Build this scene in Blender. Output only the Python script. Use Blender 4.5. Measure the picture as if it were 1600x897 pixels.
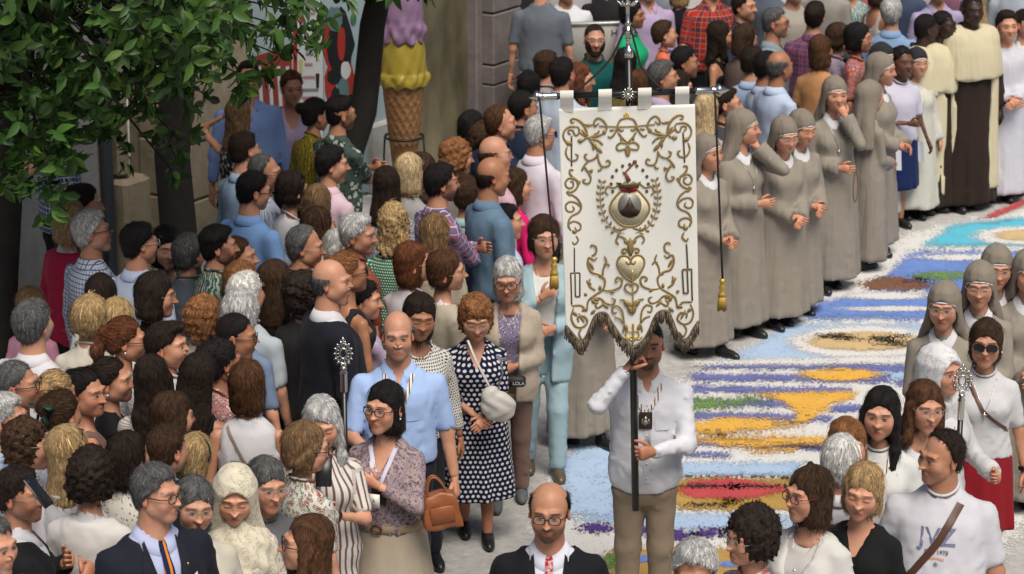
import bpy, math, random
import numpy as np
from math import radians, sin, cos, pi
from mathutils import Vector, Matrix

for _o in list(bpy.data.objects):
    bpy.data.objects.remove(_o)
SC = bpy.context.scene
COL = SC.collection
f32 = np.float32

# ------------------------------------------------------------------ camera, world, sun, exposure
CAM_H, PITCH, FPX = 5.6, radians(17.0), 4056.0        # metres, tilt down, focal length in photo pixels (1600 wide)
CP, SP = cos(PITCH), sin(PITCH)
cam_d = bpy.data.cameras.new('camera')
cam = bpy.data.objects.new('camera', cam_d)
COL.objects.link(cam)
cam.location = (0, 0, CAM_H)
cam.rotation_euler = (pi / 2 - PITCH, 0, 0)
cam_d.sensor_width = 36.0
cam_d.lens = 36.0 * FPX / 1600.0
cam_d.clip_end = 400
cam_d.dof.use_dof = True
cam_d.dof.focus_distance = 12.6
cam_d.dof.aperture_fstop = 5.6
SC.camera = cam

SUN_EL, SUN_AZ = radians(60), radians(160)            # soft high light, a little from the camera's left
world = bpy.data.worlds.new('World')
SC.world = world
world.use_nodes = True
_wn = world.node_tree.nodes
_sky = _wn.new('ShaderNodeTexSky')
_sky.sky_type = 'NISHITA'
_sky.sun_disc = False
_sky.sun_elevation = SUN_EL
_sky.sun_rotation = SUN_AZ
_sky.dust_density = 3.0
_bg = _wn['Background']
world.node_tree.links.new(_sky.outputs[0], _bg.inputs[0])
_bg.inputs[1].default_value = 0.050
_sl = bpy.data.lights.new('sun', 'SUN')
_sl.energy = 3.1
_sl.angle = radians(35)
_sl.color = (1.0, 0.92, 0.81)
sun = bpy.data.objects.new('sun', _sl)
COL.objects.link(sun)
_sd = Vector((sin(SUN_AZ) * cos(SUN_EL), cos(SUN_AZ) * cos(SUN_EL), sin(SUN_EL)))
sun.rotation_euler = _sd.to_track_quat('Z', 'Y').to_euler()
SC.view_settings.view_transform = 'Standard'
SC.view_settings.look = 'None'
SC.view_settings.exposure = 0.30
SC.view_settings.gamma = 1.0
SC.render.engine = 'CYCLES'
SC.cycles.use_denoising = True
SC.cycles.max_bounces = 6
SC.cycles.transparent_max_bounces = 16


def on_z(px, py, z):
    """the point at height z that the photo shows at (px, py)"""
    Z = (CAM_H - z) / (SP + (py - 448.5) / FPX * CP)
    return Vector(((px - 800) * Z / FPX, (Z - (CAM_H - z) * SP) / CP, z))


def on_y(px, py, y):
    """the point on the plane Y = y seen at (px, py)"""
    v = (py - 448.5) / FPX
    dy, dz = CP - v * SP, -SP - v * CP
    t = y / dy
    return Vector(((px - 800) / FPX * t, y, CAM_H + t * dz))


# ------------------------------------------------------------------ materials
MATS = {}


def new_mat(name):
    m = bpy.data.materials.new(name)
    m.use_nodes = True
    return m, m.node_tree, m.node_tree.nodes['Principled BSDF']


def nd(nt, typ, **kw):
    n = nt.nodes.new(typ)
    ins = kw.pop('ins', {})
    for k, v in kw.items():
        setattr(n, k, v)
    for k, v in ins.items():
        n.inputs[k].default_value = v
    return n


def col4(c):
    return (c[0], c[1], c[2], 1.0)


def mixrgb(nt, fac, a, b):
    n = nt.nodes.new('ShaderNodeMix')
    n.data_type = 'RGBA'
    for sock, v in ((n.inputs[0], fac), (n.inputs[6], a), (n.inputs[7], b)):
        if isinstance(v, (tuple, list)):
            sock.default_value = col4(v)
        elif isinstance(v, (int, float)):
            sock.default_value = v
        else:
            nt.links.new(v, sock)
    return n.outputs[2]


def mth(nt, op, a, b=None, c=None):
    n = nt.nodes.new('ShaderNodeMath')
    n.operation = op
    for i, v in enumerate((a, b, c)):
        if v is None:
            continue
        if isinstance(v, (int, float)):
            n.inputs[i].default_value = v
        else:
            nt.links.new(v, n.inputs[i])
    return n.outputs[0]


def attr(nt, name, out='Vector'):
    n = nt.nodes.new('ShaderNodeAttribute')
    n.attribute_name = name
    return n.outputs[out]


def vmul(nt, v, s):
    n = nt.nodes.new('ShaderNodeVectorMath')
    n.operation = 'MULTIPLY'
    nt.links.new(v, n.inputs[0])
    n.inputs[1].default_value = s
    return n.outputs[0]


def noise(nt, vec, scale, detail=3, rough=.6, out='Fac'):
    n = nd(nt, 'ShaderNodeTexNoise', ins={'Scale': scale, 'Detail': detail, 'Roughness': rough})
    if vec is not None:
        nt.links.new(vec, n.inputs['Vector'])
    return n.outputs[out]


def ramp(nt, fac, stops, interp='LINEAR'):
    n = nt.nodes.new('ShaderNodeValToRGB')
    n.color_ramp.interpolation = interp
    el = n.color_ramp.elements
    while len(el) < len(stops):
        el.new(.5)
    for e, (p, c) in zip(el, stops):
        e.position = p
        e.color = col4(c) if not isinstance(c, (int, float)) else (c, c, c, 1)
    nt.links.new(fac, n.inputs[0])
    return n.outputs[0]


def bump(nt, bsdf, h, strength=.3, dist=.01):
    n = nd(nt, 'ShaderNodeBump', ins={'Strength': strength, 'Distance': dist})
    nt.links.new(h, n.inputs['Height'])
    nt.links.new(n.outputs[0], bsdf.inputs['Normal'])


def plain(name, c, rough=.6, metal=0.0, var=.12, nscale=30, bmp=.15, spec=.5):
    """a lightly mottled surface of one colour"""
    key = ('plain', name)
    if key in MATS:
        return MATS[key]
    m, nt, b = new_mat(name)
    tc = nd(nt, 'ShaderNodeTexCoord').outputs['Object']
    n = noise(nt, tc, nscale, 4)
    lo = tuple(x * (1 - var) for x in c)
    hi = tuple(min(1, x * (1 + var)) for x in c)
    nt.links.new(mixrgb(nt, n, lo, hi), b.inputs['Base Color'])
    b.inputs['Roughness'].default_value = rough
    b.inputs['Metallic'].default_value = metal
    b.inputs['Specular IOR Level'].default_value = spec
    if bmp:
        bump(nt, b, n, bmp, .004)
    MATS[key] = m
    return m


def vcol_mat(name, rough=.5, spec=.4, sss=0.0, bmp=0.0, nscale=300):
    """colour from the mesh's own colour attribute (skin, hair)"""
    if name in MATS:
        return MATS[name]
    m, nt, b = new_mat(name)
    c = attr(nt, 'Col', 'Color')
    n = noise(nt, nd(nt, 'ShaderNodeTexCoord').outputs['Object'], nscale * .25, 3)
    k = nd(nt, 'ShaderNodeMapRange', ins={'To Min': .86, 'To Max': 1.14})
    nt.links.new(n, k.inputs[0])
    mul = nd(nt, 'ShaderNodeVectorMath', operation='SCALE')
    nt.links.new(c, mul.inputs[0])
    nt.links.new(k.outputs[0], mul.inputs['Scale'])
    red = nd(nt, 'ShaderNodeVectorMath', operation='MULTIPLY')     # uneven flush
    nt.links.new(mul.outputs[0], red.inputs[0])
    nt.links.new(mixrgb(nt, noise(nt, nd(nt, 'ShaderNodeTexCoord').outputs['Object'], 24, 3), (1.10, .82, .74), (.94, 1.10, 1.14)), red.inputs[1])
    nt.links.new(red.outputs[0], b.inputs['Base Color'])
    b.inputs['Roughness'].default_value = rough
    b.inputs['Specular IOR Level'].default_value = spec
    if sss:
        b.inputs['Subsurface Weight'].default_value = sss
        b.inputs['Subsurface Radius'].default_value = (.012, .005, .003)
        b.inputs['Subsurface Scale'].default_value = .5
    if bmp:
        bump(nt, b, noise(nt, nd(nt, 'ShaderNodeTexCoord').outputs['Object'], nscale, 3), bmp, .002)
    MATS[name] = m
    return m


def hair_mat(name, curly=False):
    """strand streaks run along the hair's own flow coordinate"""
    m, nt, b = new_mat(name)
    c = attr(nt, 'Col', 'Color')
    uv = attr(nt, 'uvp')
    if curly:
        n1 = noise(nt, nd(nt, 'ShaderNodeTexCoord').outputs['Object'], 150, 3, .7)
        n2 = noise(nt, nd(nt, 'ShaderNodeTexCoord').outputs['Object'], 45, 2, .6)
    else:
        n1 = noise(nt, vmul(nt, uv, (58, 9, 9)), 1.0, 3, .75)
        n2 = noise(nt, vmul(nt, uv, (11, 5, 5)), 1.0, 2, .6)
    f = mth(nt, 'MULTIPLY', ramp(nt, n1, [(.25, .30), (.75, 1.75)]), ramp(nt, n2, [(.3, .65), (.7, 1.3)]))
    mul = nd(nt, 'ShaderNodeVectorMath', operation='SCALE')
    nt.links.new(c, mul.inputs[0])
    nt.links.new(f, mul.inputs['Scale'])
    nt.links.new(mul.outputs[0], b.inputs['Base Color'])
    b.inputs['Roughness'].default_value = .62
    b.inputs['Specular IOR Level'].default_value = .20
    bump(nt, b, n1, .8, .006)
    return m


def cloth(kind, c1, c2=(0, 0, 0), c3=None, scale=1.0, rough=.85):
    """fabric; the pattern follows the garment's own (u, v) in metres"""
    key = (kind, tuple(c1), tuple(c2), c3 and tuple(c3), scale, rough)
    if key in MATS:
        return MATS[key]
    m, nt, b = new_mat(kind + '_cloth')
    uv = attr(nt, 'uvp')
    sep = nd(nt, 'ShaderNodeSeparateXYZ')
    nt.links.new(uv, sep.inputs[0])
    u, v = sep.outputs[0], sep.outputs[1]
    obj = nd(nt, 'ShaderNodeTexCoord').outputs['Object']
    soft = noise(nt, obj, 9, 3)
    base = mixrgb(nt, soft, tuple(x * .88 for x in c1), tuple(min(1, x * 1.08) for x in c1))

    def line(x, period, width, soft_=.0):
        t = mth(nt, 'FRACT', mth(nt, 'MULTIPLY', x, 1.0 / period))
        return mth(nt, 'LESS_THAN', t, width)
    out = base
    if kind == 'stripe':
        out = mixrgb(nt, line(u, .02 * scale, .35), base, c2)
    elif kind == 'hstripe':
        out = mixrgb(nt, line(v, .02 * scale, .4), base, c2)
    elif kind == 'check':
        a = mth(nt, 'MAXIMUM', line(u, .024 * scale, .2), line(v, .024 * scale, .2))
        out = mixrgb(nt, a, base, c2)
    elif kind == 'plaid':
        a = mixrgb(nt, mth(nt, 'MULTIPLY', line(u, .085 * scale, .45), .6), base, c2)
        a = mixrgb(nt, mth(nt, 'MULTIPLY', line(v, .085 * scale, .45), .6), a, c2)
        l = mth(nt, 'MAXIMUM', line(u, .0425 * scale, .1), line(v, .0425 * scale, .1))
        out = mixrgb(nt, mth(nt, 'MULTIPLY', l, .8), a, c3 or (.6, .6, .6))
    elif kind == 'dots':
        # staggered rows of round dots
        p = .040 * scale
        row = mth(nt, 'FLOOR', mth(nt, 'MULTIPLY', v, 1 / p * 1.15))
        uo = mth(nt, 'ADD', mth(nt, 'MULTIPLY', u, 1 / p), mth(nt, 'MULTIPLY', row, .5))
        fx = mth(nt, 'SUBTRACT', mth(nt, 'FRACT', uo), .5)
        fy = mth(nt, 'SUBTRACT', mth(nt, 'FRACT', mth(nt, 'MULTIPLY', v, 1 / p * 1.15)), .5)
        r = mth(nt, 'SQRT', mth(nt, 'ADD', mth(nt, 'MULTIPLY', fx, fx), mth(nt, 'MULTIPLY', fy, fy)))
        out = mixrgb(nt, mth(nt, 'LESS_THAN', r, .30), base, c2)
    elif kind in ('floral', 'leafy', 'paisley'):
        vs = {'floral': 26, 'leafy': 20, 'paisley': 34}[kind] / scale
        w = noise(nt, uv, 22 / scale, 2, out='Color')
        wv = nd(nt, 'ShaderNodeVectorMath', operation='MULTIPLY_ADD')
        nt.links.new(w, wv.inputs[0])
        wv.inputs[1].default_value = (.05 * scale,) * 3
        nt.links.new(uv, wv.inputs[2])
        vv = nd(nt, 'ShaderNodeTexVoronoi', ins={'Scale': vs})
        nt.links.new(wv.outputs[0], vv.inputs['Vector'])
        d = vv.outputs['Distance']
        a = mixrgb(nt, mth(nt, 'LESS_THAN', d, .33), base, c2)
        if kind == 'leafy':
            wav = nd(nt, 'ShaderNodeTexWave', ins={'Scale': 9 / scale, 'Distortion': 9, 'Detail': 2, 'Detail Scale': 1.5})
            nt.links.new(wv.outputs[0], wav.inputs['Vector'])
            a = mixrgb(nt, mth(nt, 'GREATER_THAN', wav.outputs['Fac'], .62), base, c2)
            a = mixrgb(nt, mth(nt, 'LESS_THAN', d, .2), a, c3 or c2)
            out = a
        else:
            ring = mth(nt, 'MULTIPLY', mth(nt, 'GREATER_THAN', d, .40), mth(nt, 'LESS_THAN', d, .52))
            out = mixrgb(nt, ring, a, c3 or c2)
    elif kind == 'knit':
        w = nd(nt, 'ShaderNodeTexVoronoi', ins={'Scale': 90 / scale})
        nt.links.new(uv, w.inputs['Vector'])
        out = mixrgb(nt, mth(nt, 'LESS_THAN', w.outputs['Distance'], .28), base, c2)
    elif kind == 'lace':
        # openwork: flowers joined by a fine net, real holes between
        w = nd(nt, 'ShaderNodeTexVoronoi', ins={'Scale': 85 / scale}, feature='DISTANCE_TO_EDGE')
        nt.links.new(uv, w.inputs['Vector'])
        net = mth(nt, 'LESS_THAN', w.outputs['Distance'], .11)
        fl = mth(nt, 'GREATER_THAN', noise(nt, uv, 34 / scale, 2), .47)
        al = mth(nt, 'MAXIMUM', net, fl)
        nt.links.new(mth(nt, 'MAXIMUM', al, .64), b.inputs['Alpha'])
    elif kind == 'denim':
        out = mixrgb(nt, noise(nt, vmul(nt, uv, (400, 60, 1)), 1.0, 2), tuple(x * .7 for x in c1), tuple(min(1, x * 1.25) for x in c1))
    nt.links.new(out, b.inputs['Base Color'])
    b.inputs['Roughness'].default_value = rough
    b.inputs['Specular IOR Level'].default_value = .15
    b.inputs['Sheen Weight'].default_value = .03
    wv = nd(nt, 'ShaderNodeTexNoise', noise_type='RIDGED_MULTIFRACTAL', ins={'Scale': 7.5, 'Detail': 2.0, 'Roughness': .5, 'Distortion': .5})
    nt.links.new(vmul(nt, obj, (1, 1, .5)), wv.inputs['Vector'])
    hgt = wv.outputs['Fac']
    if kind == 'habit':                                   # long hanging folds
        fo = noise(nt, vmul(nt, obj, (13, 13, .9)), 1.0, 2, .5)
        hgt = mth(nt, 'ADD', mth(nt, 'MULTIPLY', hgt, .35), mth(nt, 'MULTIPLY', fo, 2.2))
    bump(nt, b, hgt, .60, .018)
    MATS[key] = m
    return m


# ------------------------------------------------------------------ meshes
def link(o, parent=None):
    COL.objects.link(o)
    if parent is not None:
        o.parent = parent
    return o


def mk(name, V, F, mat=None, parent=None, col=None, uv=None, smooth=True, mats=None, mi=None):
    """one mesh object from arrays; F is a list of face index arrays (n x 3 or n x 4)"""
    me = bpy.data.meshes.new(name)
    V = np.asarray(V, f32)
    if isinstance(F, np.ndarray):
        F = [F]
    F = [np.asarray(f, np.int32) for f in F if len(f)]
    loops = np.concatenate([f.ravel() for f in F]) if F else np.zeros(0, np.int32)
    sizes = np.concatenate([np.full(len(f), f.shape[1], np.int32) for f in F]) if F else np.zeros(0, np.int32)
    me.vertices.add(len(V))
    me.vertices.foreach_set('co', V.ravel())
    me.loops.add(len(loops))
    me.loops.foreach_set('vertex_index', loops)
    me.polygons.add(len(sizes))
    st = np.zeros(len(sizes), np.int32)
    if len(sizes):
        st[1:] = np.cumsum(sizes)[:-1]
    me.polygons.foreach_set('loop_start', st)
    me.polygons.foreach_set('loop_total', sizes)
    if mi is not None:
        me.polygons.foreach_set('material_index', np.asarray(mi, np.int32))
    me.polygons.foreach_set('use_smooth', np.full(len(sizes), bool(smooth)))
    if col is not None:
        a = me.color_attributes.new('Col', 'FLOAT_COLOR', 'POINT')
        c = np.ones((len(V), 4), f32)
        c[:, :3] = col
        a.data.foreach_set('color', c.ravel())
    if uv is not None:
        a = me.attributes.new('uvp', 'FLOAT_VECTOR', 'POINT')
        c = np.zeros((len(V), 3), f32)
        c[:, :uv.shape[1]] = uv
        a.data.foreach_set('vector', c.ravel())
    me.update(calc_edges=True)
    for m in (mats or ([mat] if mat else [])):
        me.materials.append(m)
    o = bpy.data.objects.new(name, me)
    return link(o, parent)


def mkp(name, parts, mat=None, parent=None, **kw):
    """join (V, F) pieces that belong to one part"""
    Vs, Fs, n = [], [], 0
    for V, F in parts:
        V = np.asarray(V, f32)
        Vs.append(V)
        for f in (F if isinstance(F, list) else [F]):
            if len(f):
                Fs.append(np.asarray(f, np.int32) + n)
        n += len(V)
    return mk(name, np.concatenate(Vs), Fs, mat, parent, **kw)


def empty(name, loc=(0, 0, 0), rz=0.0):
    o = bpy.data.objects.new(name, None)
    o.empty_display_size = .2
    o.location = loc
    o.rotation_euler = (0, 0, rz)
    return link(o)


def tag(o, label, cat=None, group=None, kind=None):
    if label:
        o['label'] = label
    if cat:
        o['category'] = cat
    if group:
        o['group'] = group
    if kind:
        o['kind'] = kind
    return o


def grid_faces(nu, nv, wrap=False):
    """quads of a grid with nu rows, nv columns"""
    i, j = np.meshgrid(np.arange(nu - 1), np.arange(nv if wrap else nv - 1), indexing='ij')
    j2 = (j + 1) % nv
    return np.stack([i * nv + j, i * nv + j2, (i + 1) * nv + j2, (i + 1) * nv + j], -1).reshape(-1, 4)


def tube(pts, rad, n=8, caps=True, flat=None, up=None):
    """a tube swept along pts; rad a number or one per point; flat squeezes it along its binormal"""
    pts = np.asarray(pts, float)
    m = len(pts)
    rad = np.broadcast_to(np.asarray(rad, float), (m,))
    T = np.gradient(pts, axis=0)
    T /= np.linalg.norm(T, axis=1)[:, None] + 1e-12
    ref = np.array(up if up is not None else ((0, 0, 1) if abs(T[0][2]) < .9 else (0, 1, 0)), float)
    N = np.zeros_like(pts)
    for i in range(m):
        v = ref - T[i] * (ref @ T[i])
        l = np.linalg.norm(v)
        v = v / l if l > 1e-6 else N[i - 1]
        N[i] = v
        ref = v if up is None else ref
    B = np.cross(T, N)
    a = np.arange(n) * 2 * pi / n
    k = 1.0 if flat is None else flat
    V = pts[:, None, :] + rad[:, None, None] * (np.cos(a)[None, :, None] * N[:, None, :] * k + np.sin(a)[None, :, None] * B[:, None, :])
    V = V.reshape(-1, 3)
    F = [grid_faces(m, n, True)]
    if caps:
        c0 = len(V)
        V = np.vstack([V, pts[0], pts[-1]])
        j = np.arange(n)
        F.append(np.stack([np.full(n, c0), (j + 1) % n, j], -1))
        b = (m - 1) * n
        F.append(np.stack([np.full(n, c0 + 1), b + j, b + (j + 1) % n], -1))
    return V, F


def lathe(prof_, n=16, c=(0, 0, 0)):
    """prof_: list of (r, z)"""
    p = np.asarray(prof_, float)
    a = np.arange(n) * 2 * pi / n
    V = np.stack([p[:, 0, None] * np.cos(a), p[:, 0, None] * np.sin(a), np.repeat(p[:, 1, None], n, 1)], -1).reshape(-1, 3) + np.asarray(c)
    return V, [grid_faces(len(p), n, True)]


def box(c, s, rot=None):
    x, y, z = np.asarray(s, float) / 2
    V = np.array([(-x, -y, -z), (x, -y, -z), (x, y, -z), (-x, y, -z), (-x, -y, z), (x, -y, z), (x, y, z), (-x, y, z)])
    if rot is not None:
        V = V @ np.asarray(rot).T
    F = np.array([(0, 3, 2, 1), (4, 5, 6, 7), (0, 1, 5, 4), (1, 2, 6, 5), (2, 3, 7, 6), (3, 0, 4, 7)])
    return V + np.asarray(c), [F]


def bbox_bevel(c, s, b=.01, rot=None):
    """a box with chamfered edges"""
    x, y, z = np.asarray(s, float) / 2
    V, F = [], []
    for sz in (-1, 1):
        for k, inset in ((0, b), (1, 0)):
            zz = sz * (z - (0 if k == 0 else b))
            if sz == 1:
                pass
            V.append((inset, zz))
    order = [V[0], V[1], V[3], V[2]]
    P = []
    for ins, zz in order:
        X, Y = x - ins, y - ins
        P += [(-X + b, -Y, zz), (X - b, -Y, zz), (X, -Y + b, zz), (X, Y - b, zz), (X - b, Y, zz), (-X + b, Y, zz), (-X, Y - b, zz), (-X, -Y + b, zz)]
    P = np.array(P)
    if rot is not None:
        P = P @ np.asarray(rot).T
    F = grid_faces(4, 8, True)
    c0 = len(P)
    P = np.vstack([P, P[:8].mean(0), P[-8:].mean(0)])
    j = np.arange(8)
    return P + np.asarray(c), [F, np.stack([np.full(8, c0), (j + 1) % 8, j], -1), np.stack([np.full(8, c0 + 1), 24 + j, 24 + (j + 1) % 8], -1)]


# ------------------------------------------------------------------ soft solids: distance fields turned into quads
def seg(P, a, b, ra, rb):
    a = np.asarray(a, f32)
    ab = np.asarray(b, f32) - a
    t = np.clip(((P - a) @ ab) / (ab @ ab + 1e-9), 0, 1)
    q = P - a - t[:, None] * ab
    return np.sqrt((q * q).sum(1)) - (ra + (rb - ra) * t)


def ell(P, c, r):
    r = np.asarray(r, f32)
    q = (P - np.asarray(c, f32)) / r
    l = np.sqrt((q * q).sum(1)) + 1e-6
    g = np.sqrt(((q / r) ** 2).sum(1)) + 1e-6
    return l * (l - 1) / g


def smin(a, b, k):
    h = np.clip(.5 + .5 * (b - a) / k, 0, 1)
    return b + (a - b) * h - k * h * (1 - h)


def smax(a, b, k):
    return -smin(-a, -b, k)


def profile(P, tab, ease=0.0, fold=None):
    """upright solid with an elliptic section; tab rows: z, half width, half depth, centre y"""
    tab = np.asarray(tab, f32)
    z = P[:, 2]
    wx = np.interp(z, tab[:, 0], tab[:, 1]) + ease
    wy = np.interp(z, tab[:, 0], tab[:, 2]) + ease
    y = P[:, 1] - np.interp(z, tab[:, 0], tab[:, 3])
    x = P[:, 0]
    if fold is not None:
        th = np.arctan2(x, -y)
        k = 1 + fold(th, z)
        wx = wx * k
        wy = wy * k
    qx, qy = x / wx, y / wy
    l = np.sqrt(qx * qx + qy * qy) + 1e-6
    g = np.sqrt((qx / wx) ** 2 + (qy / wy) ** 2) + 1e-6
    d = np.maximum(l * (l - 1) / g, (l - 1) * np.minimum(wx, wy) * .0 - 1)
    d = np.where(l < .5, -np.minimum(wx, wy) * .4, d)
    return np.maximum(d, np.maximum(tab[0, 0] - z, z - tab[-1, 0])).astype(f32)


_CORN = np.array([(i, j, k) for i in (0, 1) for j in (0, 1) for k in (0, 1)])
_EDG = [(a, b) for a in range(8) for b in range(a + 1, 8) if abs(_CORN[a] - _CORN[b]).sum() == 1]


def nets(f, lo, hi, vox):
    """quads on the zero surface of f (surface nets on a grid that is only filled in near the surface)"""
    C = 4
    lo = np.asarray(lo, f32)
    n = np.maximum(2, np.ceil((np.asarray(hi, f32) - lo) / (vox * C)).astype(int) + 1)
    bi = np.stack(np.meshgrid(*[np.arange(k) for k in n], indexing='ij'), -1).reshape(-1, 3)
    cc = (lo + (bi * C + (C - 1) / 2) * vox).astype(f32)
    dc = f(cc)
    G = np.repeat(np.repeat(np.repeat(dc.reshape(n), C, 0), C, 1), C, 2).astype(f32)
    act = bi[np.abs(dc) < vox * C * 1.25]
    if not len(act):
        return np.zeros((0, 3), f32), np.zeros((0, 4), np.int32)
    off = np.stack(np.meshgrid(np.arange(C), np.arange(C), np.arange(C), indexing='ij'), -1).reshape(-1, 3)
    pi_ = (act[:, None, :] * C + off[None]).reshape(-1, 3)
    G[pi_[:, 0], pi_[:, 1], pi_[:, 2]] = f((lo + pi_ * vox).astype(f32))
    S = G < 0
    cnt = np.zeros(tuple(np.array(G.shape) - 1), np.int8)
    for i, j, k in _CORN:
        cnt += S[i:G.shape[0] - 1 + i, j:G.shape[1] - 1 + j, k:G.shape[2] - 1 + k]
    cells = np.argwhere((cnt > 0) & (cnt < 8))
    vid = np.full(cnt.shape, -1, np.int32)
    vid[cells[:, 0], cells[:, 1], cells[:, 2]] = np.arange(len(cells))
    cv = np.stack([G[cells[:, 0] + c[0], cells[:, 1] + c[1], cells[:, 2] + c[2]] for c in _CORN], 1)
    acc = np.zeros((len(cells), 3), f32)
    w = np.zeros(len(cells), f32)
    for a, b in _EDG:
        m = (cv[:, a] < 0) != (cv[:, b] < 0)
        den = cv[:, a] - cv[:, b]
        t = np.where(m, cv[:, a] / np.where(np.abs(den) < 1e-9, 1e-9, den), 0)[:, None]
        acc += np.where(m[:, None], _CORN[a] + t * (_CORN[b] - _CORN[a]), 0)
        w += m
    V = lo + (cells + acc / w[:, None]) * vox
    quads = []
    for ax in range(3):
        o1, o2 = (ax + 1) % 3, (ax + 2) % 3
        sl0 = [slice(None)] * 3
        sl1 = [slice(None)] * 3
        sl0[ax] = slice(0, -1)
        sl1[ax] = slice(1, None)
        d = S[tuple(sl0)] != S[tuple(sl1)]
        e = np.argwhere(d)
        ok = (e[:, o1] > 0) & (e[:, o2] > 0) & (e[:, o1] < cnt.shape[o1]) & (e[:, o2] < cnt.shape[o2])
        e = e[ok]
        q = []
        for s1, s2 in ((-1, -1), (0, -1), (0, 0), (-1, 0)):
            c = e.copy()
            c[:, o1] += s1
            c[:, o2] += s2
            q.append(vid[c[:, 0], c[:, 1], c[:, 2]])
        q = np.stack(q, 1)
        flip = ~S[e[:, 0], e[:, 1], e[:, 2]]
        q[flip] = q[flip][:, ::-1]
        quads.append(q)
    Q = np.concatenate(quads)
    Q = Q[(Q >= 0).all(1)]
    return V.astype(f32), Q


def vnormals(V, Q):
    n = np.cross(V[Q[:, 2]] - V[Q[:, 0]], V[Q[:, 3 if Q.shape[1] > 3 else 1]] - V[Q[:, 1 if Q.shape[1] > 3 else 0]])
    N = np.zeros_like(V)
    for k in range(Q.shape[1]):
        np.add.at(N, Q[:, k], n)
    return N / (np.linalg.norm(N, axis=1)[:, None] + 1e-9)


class Wrinkle:
    """slow, uneven cloth folds"""
    def __init__(self, rng, amp=.004, wl=.09, zs=.6):
        k = rng.normal(size=(5, 3))
        k /= np.linalg.norm(k, axis=1)[:, None]
        k[:, 2] *= zs
        self.k = (k * (2 * pi / wl) * rng.uniform(.6, 1.7, (5, 1))).astype(f32)
        self.p = rng.uniform(0, 6.28, 5)
        self.a = amp

    def __call__(self, P):
        w = np.sin(P @ self.k[0] + self.p[0])
        a = np.sin(P @ self.k[1] + 1.6 * w + self.p[1])
        b = np.sin(P @ self.k[2] * .7 + 1.3 * a + self.p[2])
        c = np.sin(P @ self.k[3] * .8 + 1.2 * w + self.p[3])
        r = (1 - np.abs(b)) ** 2
        r2 = (1 - np.abs(c)) ** 2
        return self.a * (.45 - .85 * r - .75 * r2 + .25 * a)
# ------------------------------------------------------------------ people: heads
SKIN = {'light': (.55, .295, .195), 'fair': (.61, .36, .26), 'mid': (.46, .235, .145), 'tan': (.36, .175, .10), 'brown': (.15, .075, .045), 'dark': (.045, .025, .017)}
HAIRC = {'black': (.012, .010, .010), 'dark': (.022, .014, .010), 'brown': (.050, .026, .014), 'chestnut': (.085, .038, .018), 'auburn': (.12, .042, .018),
         'ginger': (.23, .10, .040), 'light': (.20, .12, .060), 'blond': (.40, .27, .13), 'pale': (.52, .39, .22), 'grey': (.25, .25, .25), 'silver': (.46, .46, .45),
         'white': (.66, .65, .62), 'iron': (.10, .10, .10)}


def head_sdf(P, f):
    """f: this face's own proportions; front is -y, chin at about -0.115, crown at +0.12"""
    X = P.copy()
    X[:, 0] = np.abs(X[:, 0])
    M = P.copy()
    M[:, 2] += 21 * np.minimum(P[:, 0] ** 2, .0007)      # the mouth line dips towards its corners
    w, j = f['w'], f['jaw']
    d = ell(P, (0, .014, .030), (.0745 * w, .090, .089))
    d = smin(d, ell(P, (0, -.030, -.026), (.0615 * w, .062, .086)), .022)
    d = smin(d, ell(X, (.033 * j, -.014, -.056), (.029, .045, .032)), .025)
    d = smin(d, ell(P, (0, -.062, -.094 - f['chin']), (.029 * j, .027, .021)), .022)
    d = smin(d, ell(X, (.037, -.062, -.022), (.025 * f['cheek'], .022, .026)), .030)
    d = smin(d, seg(X, (.045, -.077, .025), (.014, -.088, .025), .0085, .0085), .020)
    d = smax(d, -ell(X, (.032, -.103, .003), (.018, .0125, .0115)), .014)
    d = smin(d, ell(X, (.0315, -.0785, .002), (.0150, .0130, .0115)), .005)
    ln = f['nose']
    d = smin(d, seg(P, (0, -.091, .014), (0, -.107 - ln * .5, -.026), .0068, .0092), .010)
    d = smin(d, ell(P, (0, -.1075 - ln, -.029), (.0108, .0120, .0098)), .010)
    d = smin(d, ell(X, (.0100 * f['nw'], -.092, -.032), (.0075, .010, .0066)), .009)
    d = smin(d, ell(M, (0, -.081, -.060), (.022, .011, .018)), .012)
    d = smin(d, ell(M, (0, -.0900, -.0565), (.020, .0062, .0044)), .003)
    d = smin(d, ell(M, (0, -.0890, -.0675), (.017, .0065, .0048)), .003)
    d = smax(d, -ell(M, (0, -.0975, -.0622), (.018, .006, .0015)), .002)
    if f['age'] > .5:                                   # folds from nose to mouth
        d = smax(d, -seg(X, (.019, -.098, -.036), (.033, -.086, -.066), .0025, .0025), .006)
    return d


def face_params(rng, sex, age, fat):
    m = 1 if sex in 'mb' else 0
    return dict(w=rng.uniform(.94, 1.07) + .05 * fat, jaw=rng.uniform(.84, 1.10) + .10 * m + .14 * fat, chin=rng.uniform(-.006, .007) + .004 * m,
                cheek=rng.uniform(.92, 1.1) + .25 * fat, nose=rng.uniform(-.004, .004) + .003 * m, nw=rng.uniform(.82, 1.2) + .12 * m, age=age)


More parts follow.
